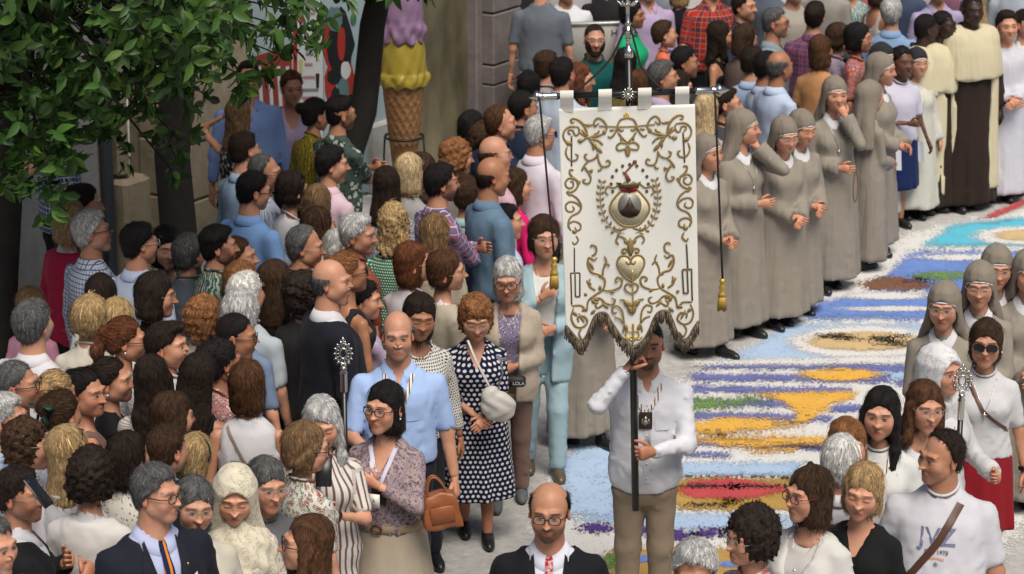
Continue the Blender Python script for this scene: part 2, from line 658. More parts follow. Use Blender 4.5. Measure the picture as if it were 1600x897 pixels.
def head_mesh(rng, fp, nu, nv):
    """one closed grid over the head, finest over the face; returns V, F, ear pieces"""
    t = np.linspace(-1, 1, nu, endpoint=False)
    dens = np.interp(np.linspace(-1, 1, 400), [-1, -.36, -.27, .27, .36, 1], [1, 1, 3.2, 3.2, 1, 1])
    cu = np.concatenate([[0], np.cumsum((dens[1:] + dens[:-1]) / 2)])
    az = np.interp((t + 1) / 2, cu / cu[-1], np.linspace(-pi, pi, 400))
    dens = np.interp(np.linspace(0, 1, 400), [0, .3, .4, .8, .86, 1], [.8, 1, 3, 3, 1, .8])
    cu = np.concatenate([[0], np.cumsum((dens[1:] + dens[:-1]) / 2)])
    po = np.interp(np.linspace(0, 1, nv), cu / cu[-1], np.linspace(.03, pi - .03, 400))
    A, Pz = np.meshgrid(az, po)
    D = np.stack([np.sin(Pz) * np.sin(A), -np.sin(Pz) * np.cos(A), np.cos(Pz)], -1).reshape(-1, 3).astype(f32)
    c0 = np.array((0, -.022, -.012), f32)
    r = np.full(len(D), .04, f32)
    for _ in range(26):
        r += head_sdf(c0 + D * r[:, None], fp) * .8
    V = c0 + D * r[:, None]
    F = [grid_faces(nv, nu, True)]
    j = np.arange(nu)
    n0 = len(V)
    V = np.vstack([V, V[:nu].mean(0), V[-nu:].mean(0)])
    F += [np.stack([np.full(nu, n0), (j + 1) % nu, j], -1), np.stack([np.full(nu, n0 + 1), (nv - 1) * nu + j, (nv - 1) * nu + (j + 1) % nu], -1)]
    F[0] = F[0][:, ::-1]
    F[1] = F[1][:, ::-1]
    F[2] = F[2][:, ::-1]
    return V.astype(f32), F


def _ear():
    def f(P):
        d = ell(P, (0, 0, 0), (.010, .019, .032))
        d = smin(d, ell(P, (0, -.005, -.026), (.008, .009, .010)), .008)
        return smax(d, -ell(P, (.009, -.003, .004), (.007, .012, .020)), .005)
    V, Q = nets(f, (-.02, -.03, -.045), (.02, .03, .045), .0085)
    return V, Q


EAR = _ear()


def head_colors(V, fp, rng, skin, o):
    """skin, lips, brows, eyes, beard as the face's own colouring"""
    sk = np.array(skin)
    x, y, z = V[:, 0], V[:, 1], V[:, 2]
    ax = np.abs(x)
    n = len(V)
    C = np.tile(sk, (n, 1))
    front = y < -.045

    def blend(mask, c):
        m = np.clip(mask, 0, 1)[:, None]
        C[:] = C * (1 - m) + np.asarray(c) * m
    blend(.38 * np.exp(-(((ax - .040) / .020) ** 2 + ((z + .026) / .020) ** 2)) * front, sk * (1.12, .78, .72))
    blend(.20 * np.exp(-((x / .014) ** 2 + ((z + .028) / .012) ** 2)) * front, sk * (1.05, .80, .72))
    blend(.40 * np.exp(-(((ax - .031) / .019) ** 2 + ((z + .010) / .007) ** 2)) * front, sk * (.70, .62, .62))
    hc = np.array(HAIRC[o.get('bc', o['hc'])])
    bd = o.get('beard')
    jaw = np.clip((-.036 - z) / .012, 0, 1) * np.clip((.025 - y) / .02, 0, 1)
    side = np.clip((ax - .046) / .008, 0, 1) * np.clip((.02 - z) / .02, 0, 1) * np.clip((.02 - y) / .015, 0, 1) * np.clip((y + .075) / .02, 0, 1)
    mouth = np.exp(-((x / .024) ** 4 + ((z + .062) / .010) ** 4))
    mous = np.exp(-((x / .028) ** 4 + ((z + .046) / .007) ** 4)) * front
    grain = rng.uniform(.75, 1.0, n)
    if bd == 'full':
        blend(np.maximum(np.clip(jaw * (z < -.044) * .8 + side * .8, 0, 1), mous) * (1 - mouth) * .80 * grain, hc * 1.3)
    elif bd == 'stubble':
        blend(np.maximum(np.clip(jaw + side, 0, 1), mous) * (1 - mouth) * o.get('stub', .42) * grain, hc * .9 + sk * .06)
    elif bd == 'goatee':
        g = np.exp(-((x / .036) ** 4)) * np.clip((-.048 - z) / .008, 0, 1) * front
        blend(np.maximum(g, mous * 1.1) * (1 - mouth) * .88 * grain, hc)
        blend(jaw * .42 * grain, hc)
    elif bd == 'mous':
        blend(mous * .9 * grain, hc)
    elif o['sex'] == 'm':
        blend(np.clip(jaw + mous, 0, 1) * (1 - mouth) * .13, hc + sk * .2)
    # lips
    lip = np.exp(-((x / .0225) ** 4 + ((z + .0620 + 21 * x * x) / .0078) ** 6)) * (y < -.07)
    lc = sk * (.86, .52, .50) if o['sex'] in 'mb' else np.array(o.get('lip', (sk * (.74, .27, .28))))
    blend(lip * .95, lc)
    blend(.8 * np.exp(-((x / .023) ** 6 + ((z + .0620 + 22 * x * x) / .0022) ** 2)) * (y < -.072), sk * (.28, .16, .15))
    blend(.22 * np.exp(-(((ax - .0185) / .0030) ** 2 + ((z + .033) / .008) ** 2)) * (y < -.07), sk * .45)  # painted shade in the creases beside the nostrils
    blend(.25 * np.exp(-((x / .013) ** 2 + ((z + .046) / .005) ** 2)) * (y < -.07), sk * .55)  # painted shade under the nose
    # brows
    bz = .0265 + .004 * fp.get('browh', 0) - 2.6 * (ax - .030) ** 2 * (1 if ax is not None else 0)
    bw = (.0046 if o['sex'] in 'mb' else .0034)
    br = np.clip((ax - .009) / .004, 0, 1) * np.clip((.054 - ax) / .006, 0, 1) * np.exp(-((z - bz) / bw) ** 2) * (y < -.05)
    bc = np.array(HAIRC[o['hc']]) if o['hc'] not in ('blond', 'pale', 'white', 'silver', 'ginger') else np.array((.16, .10, .06))
    if o['hc'] in ('white', 'silver'):
        bc = np.array((.22, .20, .18))
    blend(np.clip(br * 1.5, 0, .93) * grain, bc)
    # eyes
    ex = (ax - .0315)
    lid = .0026 - 14 * ex ** 2
    if o.get('shut'):
        blend(np.clip(1.4 * np.exp(-((z + .0035 - 9 * ex ** 2) / .0021) ** 2), 0, .95) * (np.abs(ex) < .0145) * front, sk * .12)
        blend(.25 * np.exp(-((ex / .016) ** 4 + ((z - .004) / .007) ** 4)) * front, sk * (.8, .6, .55))
    else:
        up = lid + .0050
        lo_ = -.0046 + 9 * ex ** 2
        eye = (np.abs(ex) < .0138) & (z < up) & (z > lo_) & front
        C[eye] = (.40, .36, .33) if o['skin'] not in ('dark', 'brown') else (.42, .38, .34)
        ix = x - np.sign(x) * .0315 - o.get('gaze', 0) * .004
        ir = eye & (ix ** 2 + (z - .0012) ** 2 < .0080 ** 2)
        C[ir] = (.012, .008, .006)
        blend(np.clip(1.4 * np.exp(-((z - up) / .0019) ** 2), 0, .97) * (np.abs(ex) < .0150) * front, (.015, .010, .008))
        blend(.45 * np.exp(-((z - lo_) / .0012) ** 2) * (np.abs(ex) < .0140) * front, sk * .35)
        blend(.35 * np.exp(-((z - up - .0055) / .0016) ** 2) * (np.abs(ex) < .0150) * front, sk * .45)
    if o.get('scalp'):
        zl = np.interp(y, [-.1, -.06, -.02, .01, .03, .09], [.075, .062, .03, .0, -.045, -.07])
        blend(np.clip((z - zl) / .006, 0, 1) * o['scalp'] * grain, np.array(HAIRC[o['hc']]) * 1.3)
    if fp['age'] > .5:
        blend(.22 * (.5 + .5 * np.sin(z * 900 + 4 * np.sin(x * 60))) * np.exp(-((x / .05) ** 4 + ((z - .055) / .018) ** 4)) * front, sk * .5)
        blend(.35 * np.exp(-((ax - (.019 + (-.036 - z) * .45)) / .0022) ** 2) * (z < -.036) * (z > -.066) * front, sk * .45)
    return C * (1 + rng.normal(0, .025, (n, 1)))


# ------------------------------------------------------------------ people: hair
def hair_sdf(style, rng, o):
    """distance field of the hair mass in head space, plus its box"""
    k = rng.normal(size=(6, 3)) * (80 if o.get('tex') in ('curly', 'perm') else 55)
    ph = rng.uniform(0, 6, 6)
    curl = {'curly': .0058, 'perm': .0050, 'wavy': .0028}.get(o.get('tex', ''), .0014)
    vol = o.get('vol', 0)
    fr = np.array(rng.normal(size=3) * 5)

    def rough(P):
        q = P @ (k.T.astype(f32)) + ph
        s = np.sin(q)
        s2 = np.sin(q[:, :3] * 1.9 + 2 * s[:, 3:])
        return curl * (s[:, 0] * s[:, 1] + .8 * s2[:, 0] * s2[:, 1] + .6 * s2[:, 2] - .5 * np.abs(s[:, 2]))

    def cap(P, t, cut=(.080, .066, .03, .002, -.045, -.085)):
        d = ell(P, (0, .014, .030), (.0765 + t, .091 + t, .090 + t))
        d = smin(d, ell(P, (0, .037, -.035), (.058 + t * .7, .055 + t * .7, .06)), .03)
        ax = np.abs(P[:, 0])
        zl = np.interp(P[:, 1], [-.1, -.06, -.025, .005, .03, .09], cut) + .012 * np.sin(ax * 70) * (P[:, 1] < -.04)
        return smax(d, (zl - P[:, 2]) * .8, .006)

    face = lambda P, wx=.060, top=.062, y0=-.02: smax(ell(P, (0, -.105, -.045), (wx, .10, top + .045)), P[:, 1] - y0 - .02, .02)
    lo, hi = (-.13, -.15, -.16), (.13, .16, .16)
    if style == 'short':
        t = .0065 + vol
        f = lambda P: smin(cap(P, t), ell(P, (0, -.022, .098), (.052, .050, .014 + vol)), .02) + rough(P) * 1.3
    elif style == 'quiff':
        f = lambda P: smin(cap(P, .012), ell(P, (.006, -.045, .104), (.058, .052, .026)), .02) + rough(P) * 1.5
    elif style == 'fade':
        f = lambda P: np.minimum(cap(P, .0025), smin(cap(P, .012, (.082, .072, .065, .06, .05, .05)), ell(P, (0, -.03, .10), (.05, .05, .02)), .02)) + rough(P) * .6
    elif style == 'buzz':
        f = lambda P: cap(P, .003) + rough(P) * .3
    elif style == 'ring':                                # bald crown, hair round the sides and back
        rt = o.get('ringtop', .055)
        f = lambda P: smax(smax(cap(P, .008, (.3, .3, .05, .0, -.045, -.085)), P[:, 2] - rt + .25 * np.maximum(P[:, 1] - .06, 0), .008), -.015 - P[:, 1], .01) + rough(P) * .7
    elif style == 'recede':
        f = lambda P: cap(P, .007, (.16, .13, .085 if o.get('top2') is None else .1, .01, -.045, -.085)) + rough(P)
    elif style in ('bob', 'crop', 'bouffant'):
        ln = {'bob': -.125, 'crop': -.070, 'bouffant': -.085}[style] + o.get('len', 0)
        w = {'bob': .085, 'crop': .084, 'bouffant': .092}[style] + vol
        tab = [(ln, w * .90, w * .86, .026), (ln + .03, w * 1.02, w * .95, .024), (-.02, w * 1.0, w * 1.10, .019), (.05, w * .98, w * 1.15, .016), (.095, w * .80, w * .96, .015),
               (.122 + vol, w * .42, w * .55, .014), (.134 + vol, .012, .014, .014)]
        fw = .058 if style != 'crop' else .063
        bang = o.get('bang', .058)
        f = lambda P: smax(profile(P, tab) * .8, -face(P, fw, bang), .014) + rough(P) * 1.2
        lo, hi = (-.15, -.15, ln - .03), (.15, .17, .18)
    elif style in ('long', 'longer'):
        ln = (-.26 if style == 'long' else -.36) + o.get('len', 0)
        tab = [(ln, .055, .020, .095), (ln + .05, .090, .034, .095), (-.17, .104, .048, .070), (-.10, .092, .070, .038), (-.02, .086, .088, .019), (.05, .084, .098, .015), (.095, .067, .082, .015),
               (.120 + vol, .042, .055, .016), (.132 + vol, .012, .014, .016)]
        sd = o.get('sides', 1)

        def f(P):
            d = profile(P, tab) * .8
            if sd:
                X = P.copy()
                X[:, 0] = np.abs(X[:, 0])
                d = smin(d, seg(X, (.072, -.01, .0), (.084, -.030, -.16), .024, .022), .03)
                d = smin(d, seg(X, (.084, -.030, -.16), (.078, -.055, max(ln + .05, -.27)), .026, .014), .02)
            return smax(d, -face(P, .057, o.get('bang', .066)), .014) + rough(P) * 1.3
        lo, hi = (-.17, -.16, ln - .03), (.17, .19, .17)
    elif style in ('updo', 'bun', 'pony'):
        def f(P):
            d = cap(P, .006, (.078, .064, .028, .0, -.04, -.09))
            if style == 'updo':
                d = smin(d, ell(P, (0, .085, .045), (.060, .045, .065)), .02)
            elif style == 'bun':
                d = smin(d, ell(P, (0, .118, .055), (.044, .040, .042)), .01)
            else:
                d = smin(d, ell(P, (0, .105, .050), (.030, .028, .026)), .015)
                d = smin(d, seg(P, (0, .115, .045), (0, .150, -.06), .030, .034), .015)
                d = smin(d, seg(P, (0, .150, -.06), (.01, .125, -.20), .034, .010), .02)
            return d + rough(P)
        lo, hi = (-.13, -.15, -.24), (.13, .20, .16)
    else:
        return None
    return f, lo, hi


def hair_parts(style, rng, o, vox, nstr):
    r = hair_sdf(style, rng, o)
    if r is None:
        return None
    f, lo, hi = r
    V, Q = nets(f, lo, hi, vox)
    N = vnormals(V, Q)
    base = np.array(HAIRC[o['hc']])
    streak = lambda p: .5 + .5 * np.sin(p[:, 0] * 240 + 3 * np.sin(p[:, 2] * 25) + 9 * np.arctan2(p[:, 0], p[:, 1] - .02))
    C = base * (.70 + .55 * streak(V)[:, None]) * (1 + rng.normal(0, .08, (len(V), 1)))
    parts = [(V, [Q])]
    cols = [C]
    if nstr and len(V):
        i = rng.integers(0, len(V), nstr)
        p, n = V[i], N[i]
        curly = o.get('tex') in ('curly', 'perm')
        if style in ('short', 'quiff', 'fade', 'recede', 'ring', 'buzz'):
            g = p - np.array((.0, .045, .13)) + rng.normal(0, .025, p.shape)
            L = rng.uniform(.012, .030, nstr) * (.4 if style == 'buzz' else 1)
        elif style in ('updo', 'bun', 'pony'):
            g = np.array((0, .12, .05)) - p + rng.normal(0, .01, p.shape)
            L = rng.uniform(.02, .05, nstr)
        else:
            g = p - np.array((0, .02, .125))
            g = g / (np.linalg.norm(g, axis=1)[:, None] + 1e-6) + np.array((0, 0, -1.2)) + rng.normal(0, .12, p.shape)
            L = rng.uniform(.03, .085, nstr)
        if style in ('bob', 'crop', 'bouffant', 'long', 'longer'):
            L = L * np.where((p[:, 1] < -.035) & (np.abs(p[:, 0]) < .085), .25, 1.0)
        if curly:
            g = rng.normal(0, 1, p.shape) + np.array((0, 0, -.6))
            L = rng.uniform(.012, .034, nstr)
        t = g - n * (g * n).sum(1)[:, None]
        t /= np.linalg.norm(t, axis=1)[:, None] + 1e-6
        b = np.cross(n, t)
        lift = rng.uniform(.000, .0045, nstr) * np.where(rng.random(nstr) < .15, 2.4, 1)
        bend = rng.normal(0, .25, nstr) * (2.5 if curly else 1)
        R = .085 if not curly else .022
        rows = []
        W = rng.uniform(.0008, .0020, nstr)
        for s in (0, .5, 1.0):
            S = (L * s)[:, None]
            c = p + t * S + b * (bend[:, None] * S * S / L[:, None]) + n * (.0008 + lift[:, None] * sin(s * pi * .8 + .2) - S * S / (2 * R) * (.75 if not curly else .5))
            w = (W * (1 - .75 * s))[:, None]
            rows.append(np.stack([c - b * w, c + b * w + n * .0006], 1))
        S_ = np.stack(rows, 1)                            # strands, 3 rows, 2, 3
        SV = S_.reshape(-1, 3)
        q0 = np.arange(nstr)[:, None] * 6
        SQ = np.concatenate([q0 + np.array([2 * a, 2 * a + 1, 2 * a + 3, 2 * a + 2]) for a in range(2)])
        parts.append((SV, [SQ]))
        bright = rng.lognormal(0.08, .45, nstr)
        cols.append(np.repeat(base[None] * bright[:, None], 6, 0))
    AV = np.concatenate([p_[0] for p_ in parts])
    if style in ('updo', 'bun', 'pony'):
        uvh = np.stack([np.arctan2(AV[:, 0], AV[:, 2] - .03), AV[:, 1] * 8, AV[:, 2] * 0], 1)
    else:
        uvh = np.stack([np.arctan2(AV[:, 0], AV[:, 1] - .03) + .15 * np.sin(AV[:, 2] * 22 + o['seed']), AV[:, 2] * 8, np.hypot(AV[:, 0], AV[:, 1] - .03) * 8], 1)
    return parts, np.concatenate(cols), uvh


# ------------------------------------------------------------------ people: hands
def hand_parts(curl=.5, spread=.06, grip=False, n=6):
    """right hand in its own space: wrist at 0, fingers along -z, palm facing +x (towards the body), thumb forward -y"""
    parts = []
    pv, pf = tube([(0, 0, .012), (0, 0, 0), (0, -.002, -.03), (0, -.003, -.06), (0, -.002, -.088), (0, -.001, -.096)], [.024, .026, .034, .040, .040, .030], 10, up=(1, 0, 0))
    pv[:, 0] *= np.interp(pv[:, 2], [-.06, -.02, .0, .012], [.46, .60, .85, .95])
    parts.append((pv, pf))
    for k, (y, L, r) in enumerate(((-.030, .070, .0088), (-.010, .078, .0092), (.010, .072, .0088), (.029, .056, .0078))):
        a, pts = .12 + curl * .35, [np.array((0, y, -.080))]
        c = curl * (1 + .12 * k)
        seg_ = (L * .45, L * .31, L * .26)
        ang = 0
        for i, s in enumerate(seg_):
            ang += (c * (.75, 1.0, .8)[i])
            d = np.array((sin(ang), spread * (k - 1.5) * .6, -cos(ang)))
            pts.append(pts[-1] + d * s)
        P = [pts[0], (pts[0] + pts[1]) / 2, pts[1], (pts[1] + pts[2]) / 2, pts[2], pts[3]]
        parts.append(tube(P, [r, r * .98, r, r * .9, r * .9, r * .6], n) if n > 4 else tube(pts, [r, r, r * .9, r * .6], 4))
    t0 = np.array((.006, -.026, -.022))
    a = .6 if not grip else 1.1
    t1 = t0 + np.array((.012, -.026, -.026))
    t2 = t1 + np.array((.012 * a, -.012, -.028))
    t3 = t2 + np.array((.014 * a, .000, -.022))
    parts.append(tube([t0, t1, (t1 + t2) / 2, t2, t3], [.014, .0125, .0108, .0105, .0065], n))
    V = np.vstack([p[0] for p in parts])
    F, n = [], 0
    for v, f in parts:
        F += [np.asarray(q) + n for q in f]
        n += len(v)
    return V, F


HANDS = {'relax': hand_parts(.35), 'grip': hand_parts(1.15, .02, True), 'flat': hand_parts(.08, .05)}
HANDS_FAR = {'relax': hand_parts(.35, n=4), 'grip': hand_parts(1.15, .02, True, 4), 'flat': hand_parts(.08, .05, n=4)}


# ------------------------------------------------------------------ people: bodies
BODY_M = [(.80, .150, .115, .004), (.90, .172, .128, .004), (1.00, .166, .122, 0), (1.10, .158, .116, -.002), (1.20, .163, .120, -.004), (1.29, .174, .126, -.006), (1.345, .172, .118, -.002),
          (1.395, .138, .092, .006), (1.438, .080, .068, .010), (1.515, .052, .054, .008)]
BODY_F = [(.80, .158, .122, .006), (.90, .178, .130, .006), (1.00, .158, .116, .002), (1.09, .136, .104, -.002), (1.18, .142, .110, -.006), (1.27, .154, .116, -.010), (1.335, .150, .104, -.002),
          (1.388, .122, .084, .006), (1.432, .068, .060, .010), (1.515, .045, .047, .008)]


def torso_tab(sex, fat):
    tab = np.array(BODY_M if sex in 'mb' else BODY_F)
    z = tab[:, 0]
    k = np.exp(-((z - 1.06) / .19) ** 2) * fat
    tab[:, 1] *= 1.07
    tab[:, 1] += .050 * k
    tab[:, 2] += .060 * k
    tab[:, 3] -= .040 * k
    return tab


def ik(S, T, a, b, hint):
    S, T, hint = (np.asarray(v, float) for v in (S, T, hint))
    d = T - S
    L = np.linalg.norm(d)
    if L > (a + b) * .995:
        T = S + d / L * (a + b) * .995
        d = T - S
        L = np.linalg.norm(d)
    u = d / L
    x = (a * a - b * b + L * L) / (2 * L)
    h = math.sqrt(max(a * a - x * x, 0))
    v = hint - u * (hint @ u)
    v /= np.linalg.norm(v) + 1e-9
    return S + u * x + v * h, T


# hand targets for the right arm (mirror x for the left): point, elbow hint, hand kind
POSES = {'down': ((-.270, -.03, .80), (-.3, 1, 0), 'relax'), 'fwd': ((-.225, -.17, .88), (-.3, 1, -.2), 'relax'), 'clasp': ((-.025, -.225, 1.01), (-.7, .7, -.5), 'relax'),
         'cross': ((.115, -.185, 1.19), (-1, -.2, -.6), 'flat'), 'chin': ((-.045, -.150, 1.475), (-.5, -.3, -1), 'relax'), 'phone': ((-.035, -.27, 1.20), (-.7, .1, -1), 'grip'),
         'belly': ((-.02, -.21, 1.08), (-.7, .6, -.6), 'relax'), 'chest': ((-.03, -.20, 1.28), (-1, .0, -.8), 'relax'), 'up': ((-.16, -.10, 1.62), (-1, -.2, -.3), 'relax'),
         'pole_hi': ((.005, -.215, 1.530), (-1, .1, -.25), 'grip'), 'pole_lo': ((-.060, -.265, 1.105), (-1, .5, -.55), 'grip'), 'back': ((-.06, .16, .95), (-1, .6, 0), 'relax'),
         'staff': ((-.16, -.30, 1.08), (-.6, .7, -.7), 'grip'), 'face': ((-.075, -.115, 1.515), (-.7, -.3, -1), 'flat'), 'bag': ((-.16, -.22, 1.06), (-.6, .5, -.7), 'grip')}


def mirror(t):
    return (-t[0], t[1], t[2])


NECKS = {
    'crew': lambda P: ell(P, (0, -.012, 1.545), (.078, .085, .085)),
    'scoop': lambda P: ell(P, (0, -.045, 1.54), (.098, .105, .135)),
    'collar': lambda P: np.minimum(ell(P, (0, -.006, 1.55), (.066, .070, .085)), np.maximum(np.abs(P[:, 0]) - (P[:, 2] - 1.395) * .30, np.maximum(P[:, 1] + .02, 1.395 - P[:, 2]))),
    'v': lambda P: np.minimum(ell(P, (0, -.006, 1.55), (.082, .078, .085)), np.maximum((np.abs(P[:, 0]) - (P[:, 2] - 1.31) * .42) * .9, np.maximum(P[:, 1] + .02, 1.31 - P[:, 2]))),
    'suit': lambda P: np.minimum(ell(P, (0, -.004, 1.56), (.078, .076, .09)), np.maximum((np.abs(P[:, 0]) - (P[:, 2] - 1.09) * .235) * .9, np.maximum(P[:, 1] + .02, 1.09 - P[:, 2]))),
    'open': lambda P: np.minimum(ell(P, (0, -.004, 1.56), (.078, .076, .09)), np.maximum((np.abs(P[:, 0]) - .035 - (P[:, 2] - .70) * .055) * .9, P[:, 1] + .02)),
    'tank': lambda P: np.minimum(ell(P, (0, -.03, 1.56), (.105, .16, .155)), ell(P, (0, .09, 1.50), (.095, .10, .20))),
    'halter': lambda P: np.minimum(ell(P, (0, .12, 1.46), (.15, .13, .24)), ell(P, (0, -.04, 1.55), (.085, .11, .12))),
}

NECK_DROP = np.array((0, 0, .024), f32)
SHOE_T = None
SHOES = {}


def shoe_parts():
    global SHOE_T
    if SHOE_T is None:
        def f(P):
            d = ell(P, (0, -.075, .030), (.046, .125, .045))
            d = smin(d, seg(P, (0, .015, .035), (0, .02, .085), .042, .038), .03)
            d = smin(d, ell(P, (0, .0, .03), (.038, .06, .05)), .02)
            return np.maximum(d, .002 - P[:, 2])
        SHOE_T = nets(f, (-.08, -.24, -.02), (.08, .1, .15), .018)
    return SHOE_T


def project_front(f, XZ, y0=-.6, sgn=1, iters=40):
    """drop (x, z) points onto the front (sgn 1) or back (sgn -1) of a garment"""
    XZ = np.asarray(XZ, f32)
    P = np.stack([XZ[:, 0], np.full(len(XZ), y0 * sgn, f32), XZ[:, 1]], 1).astype(f32)
    for _ in range(iters):
        d = f(P)
        P[:, 1] += sgn * np.clip(d, -.05, .2) * .7
    P[:, 1] = np.minimum(P[:, 1], .02) if sgn > 0 else np.maximum(P[:, 1], -.02)
    return P


def strip_on(f, L, R, n=3, off=.004, thick=.004, sub=6, sgn=1):
    """a cloth strip between two (x, z) edge lines lying on a garment"""
    L, R = np.asarray(L, float), np.asarray(R, float)
    tt = np.linspace(0, len(L) - 1, (len(L) - 1) * sub + 1)
    Li = np.stack([np.interp(tt, np.arange(len(L)), L[:, k]) for k in (0, 1)], 1)
    Ri = np.stack([np.interp(tt, np.arange(len(R)), R[:, k]) for k in (0, 1)], 1)
    w = np.linspace(0, 1, n)
    G = Li[:, None] * (1 - w[None, :, None]) + Ri[:, None] * w[None, :, None]
    P = project_front(f, G.reshape(-1, 2), sgn=sgn)
    edge = np.ones((len(tt), n))
    edge[:, 0] = edge[:, -1] = .35
    edge = edge.ravel()
    P[:, 1] -= sgn * (off * 1 + thick * edge)
    F = grid_faces(len(tt), n)
    uv = np.stack([G.reshape(-1, 2)[:, 0], G.reshape(-1, 2)[:, 1]], 1)
    return P, F, uv


def rotm(yaw=0, pitch=0, roll=0):
    cy, sy = cos(yaw), sin(yaw)
    cx, sx = cos(pitch), sin(pitch)
    cr, sr = cos(roll), sin(roll)
    Rz = np.array([(cy, -sy, 0), (sy, cy, 0), (0, 0, 1)])
    Rx = np.array([(1, 0, 0), (0, cx, -sx), (0, sx, cx)])
    Ry = np.array([(cr, 0, sr), (0, 1, 0), (-sr, 0, cr)])
    return Rz @ Rx @ Ry


M_SKIN = vcol_mat('skin', .48, .38, sss=.0, bmp=.12, nscale=220)
M_HAIR = hair_mat('hair')
M_HAIRC = hair_mat('curly_hair', True)
M_METAL_DK = plain('dark_metal', (.03, .03, .03), .35, .4)
M_GOLDW = plain('gold_jewel', (.75, .52, .2), .3, 1.0)
M_SHADE = plain('sunglass_lens', (.006, .006, .008), .12, 0, bmp=0)
M_PEARL = plain('pearl', (.75, .72, .66), .25, 0, bmp=0)


def glass_mat():
    if 'lens' in MATS:
        return MATS['lens']
    m, nt, b = new_mat('spectacle_lens')
    b.inputs['Base Color'].default_value = (.9, .95, .95, 1)
    b.inputs['Roughness'].default_value = .05
    b.inputs['Alpha'].default_value = .035
    MATS['lens'] = m
    return m


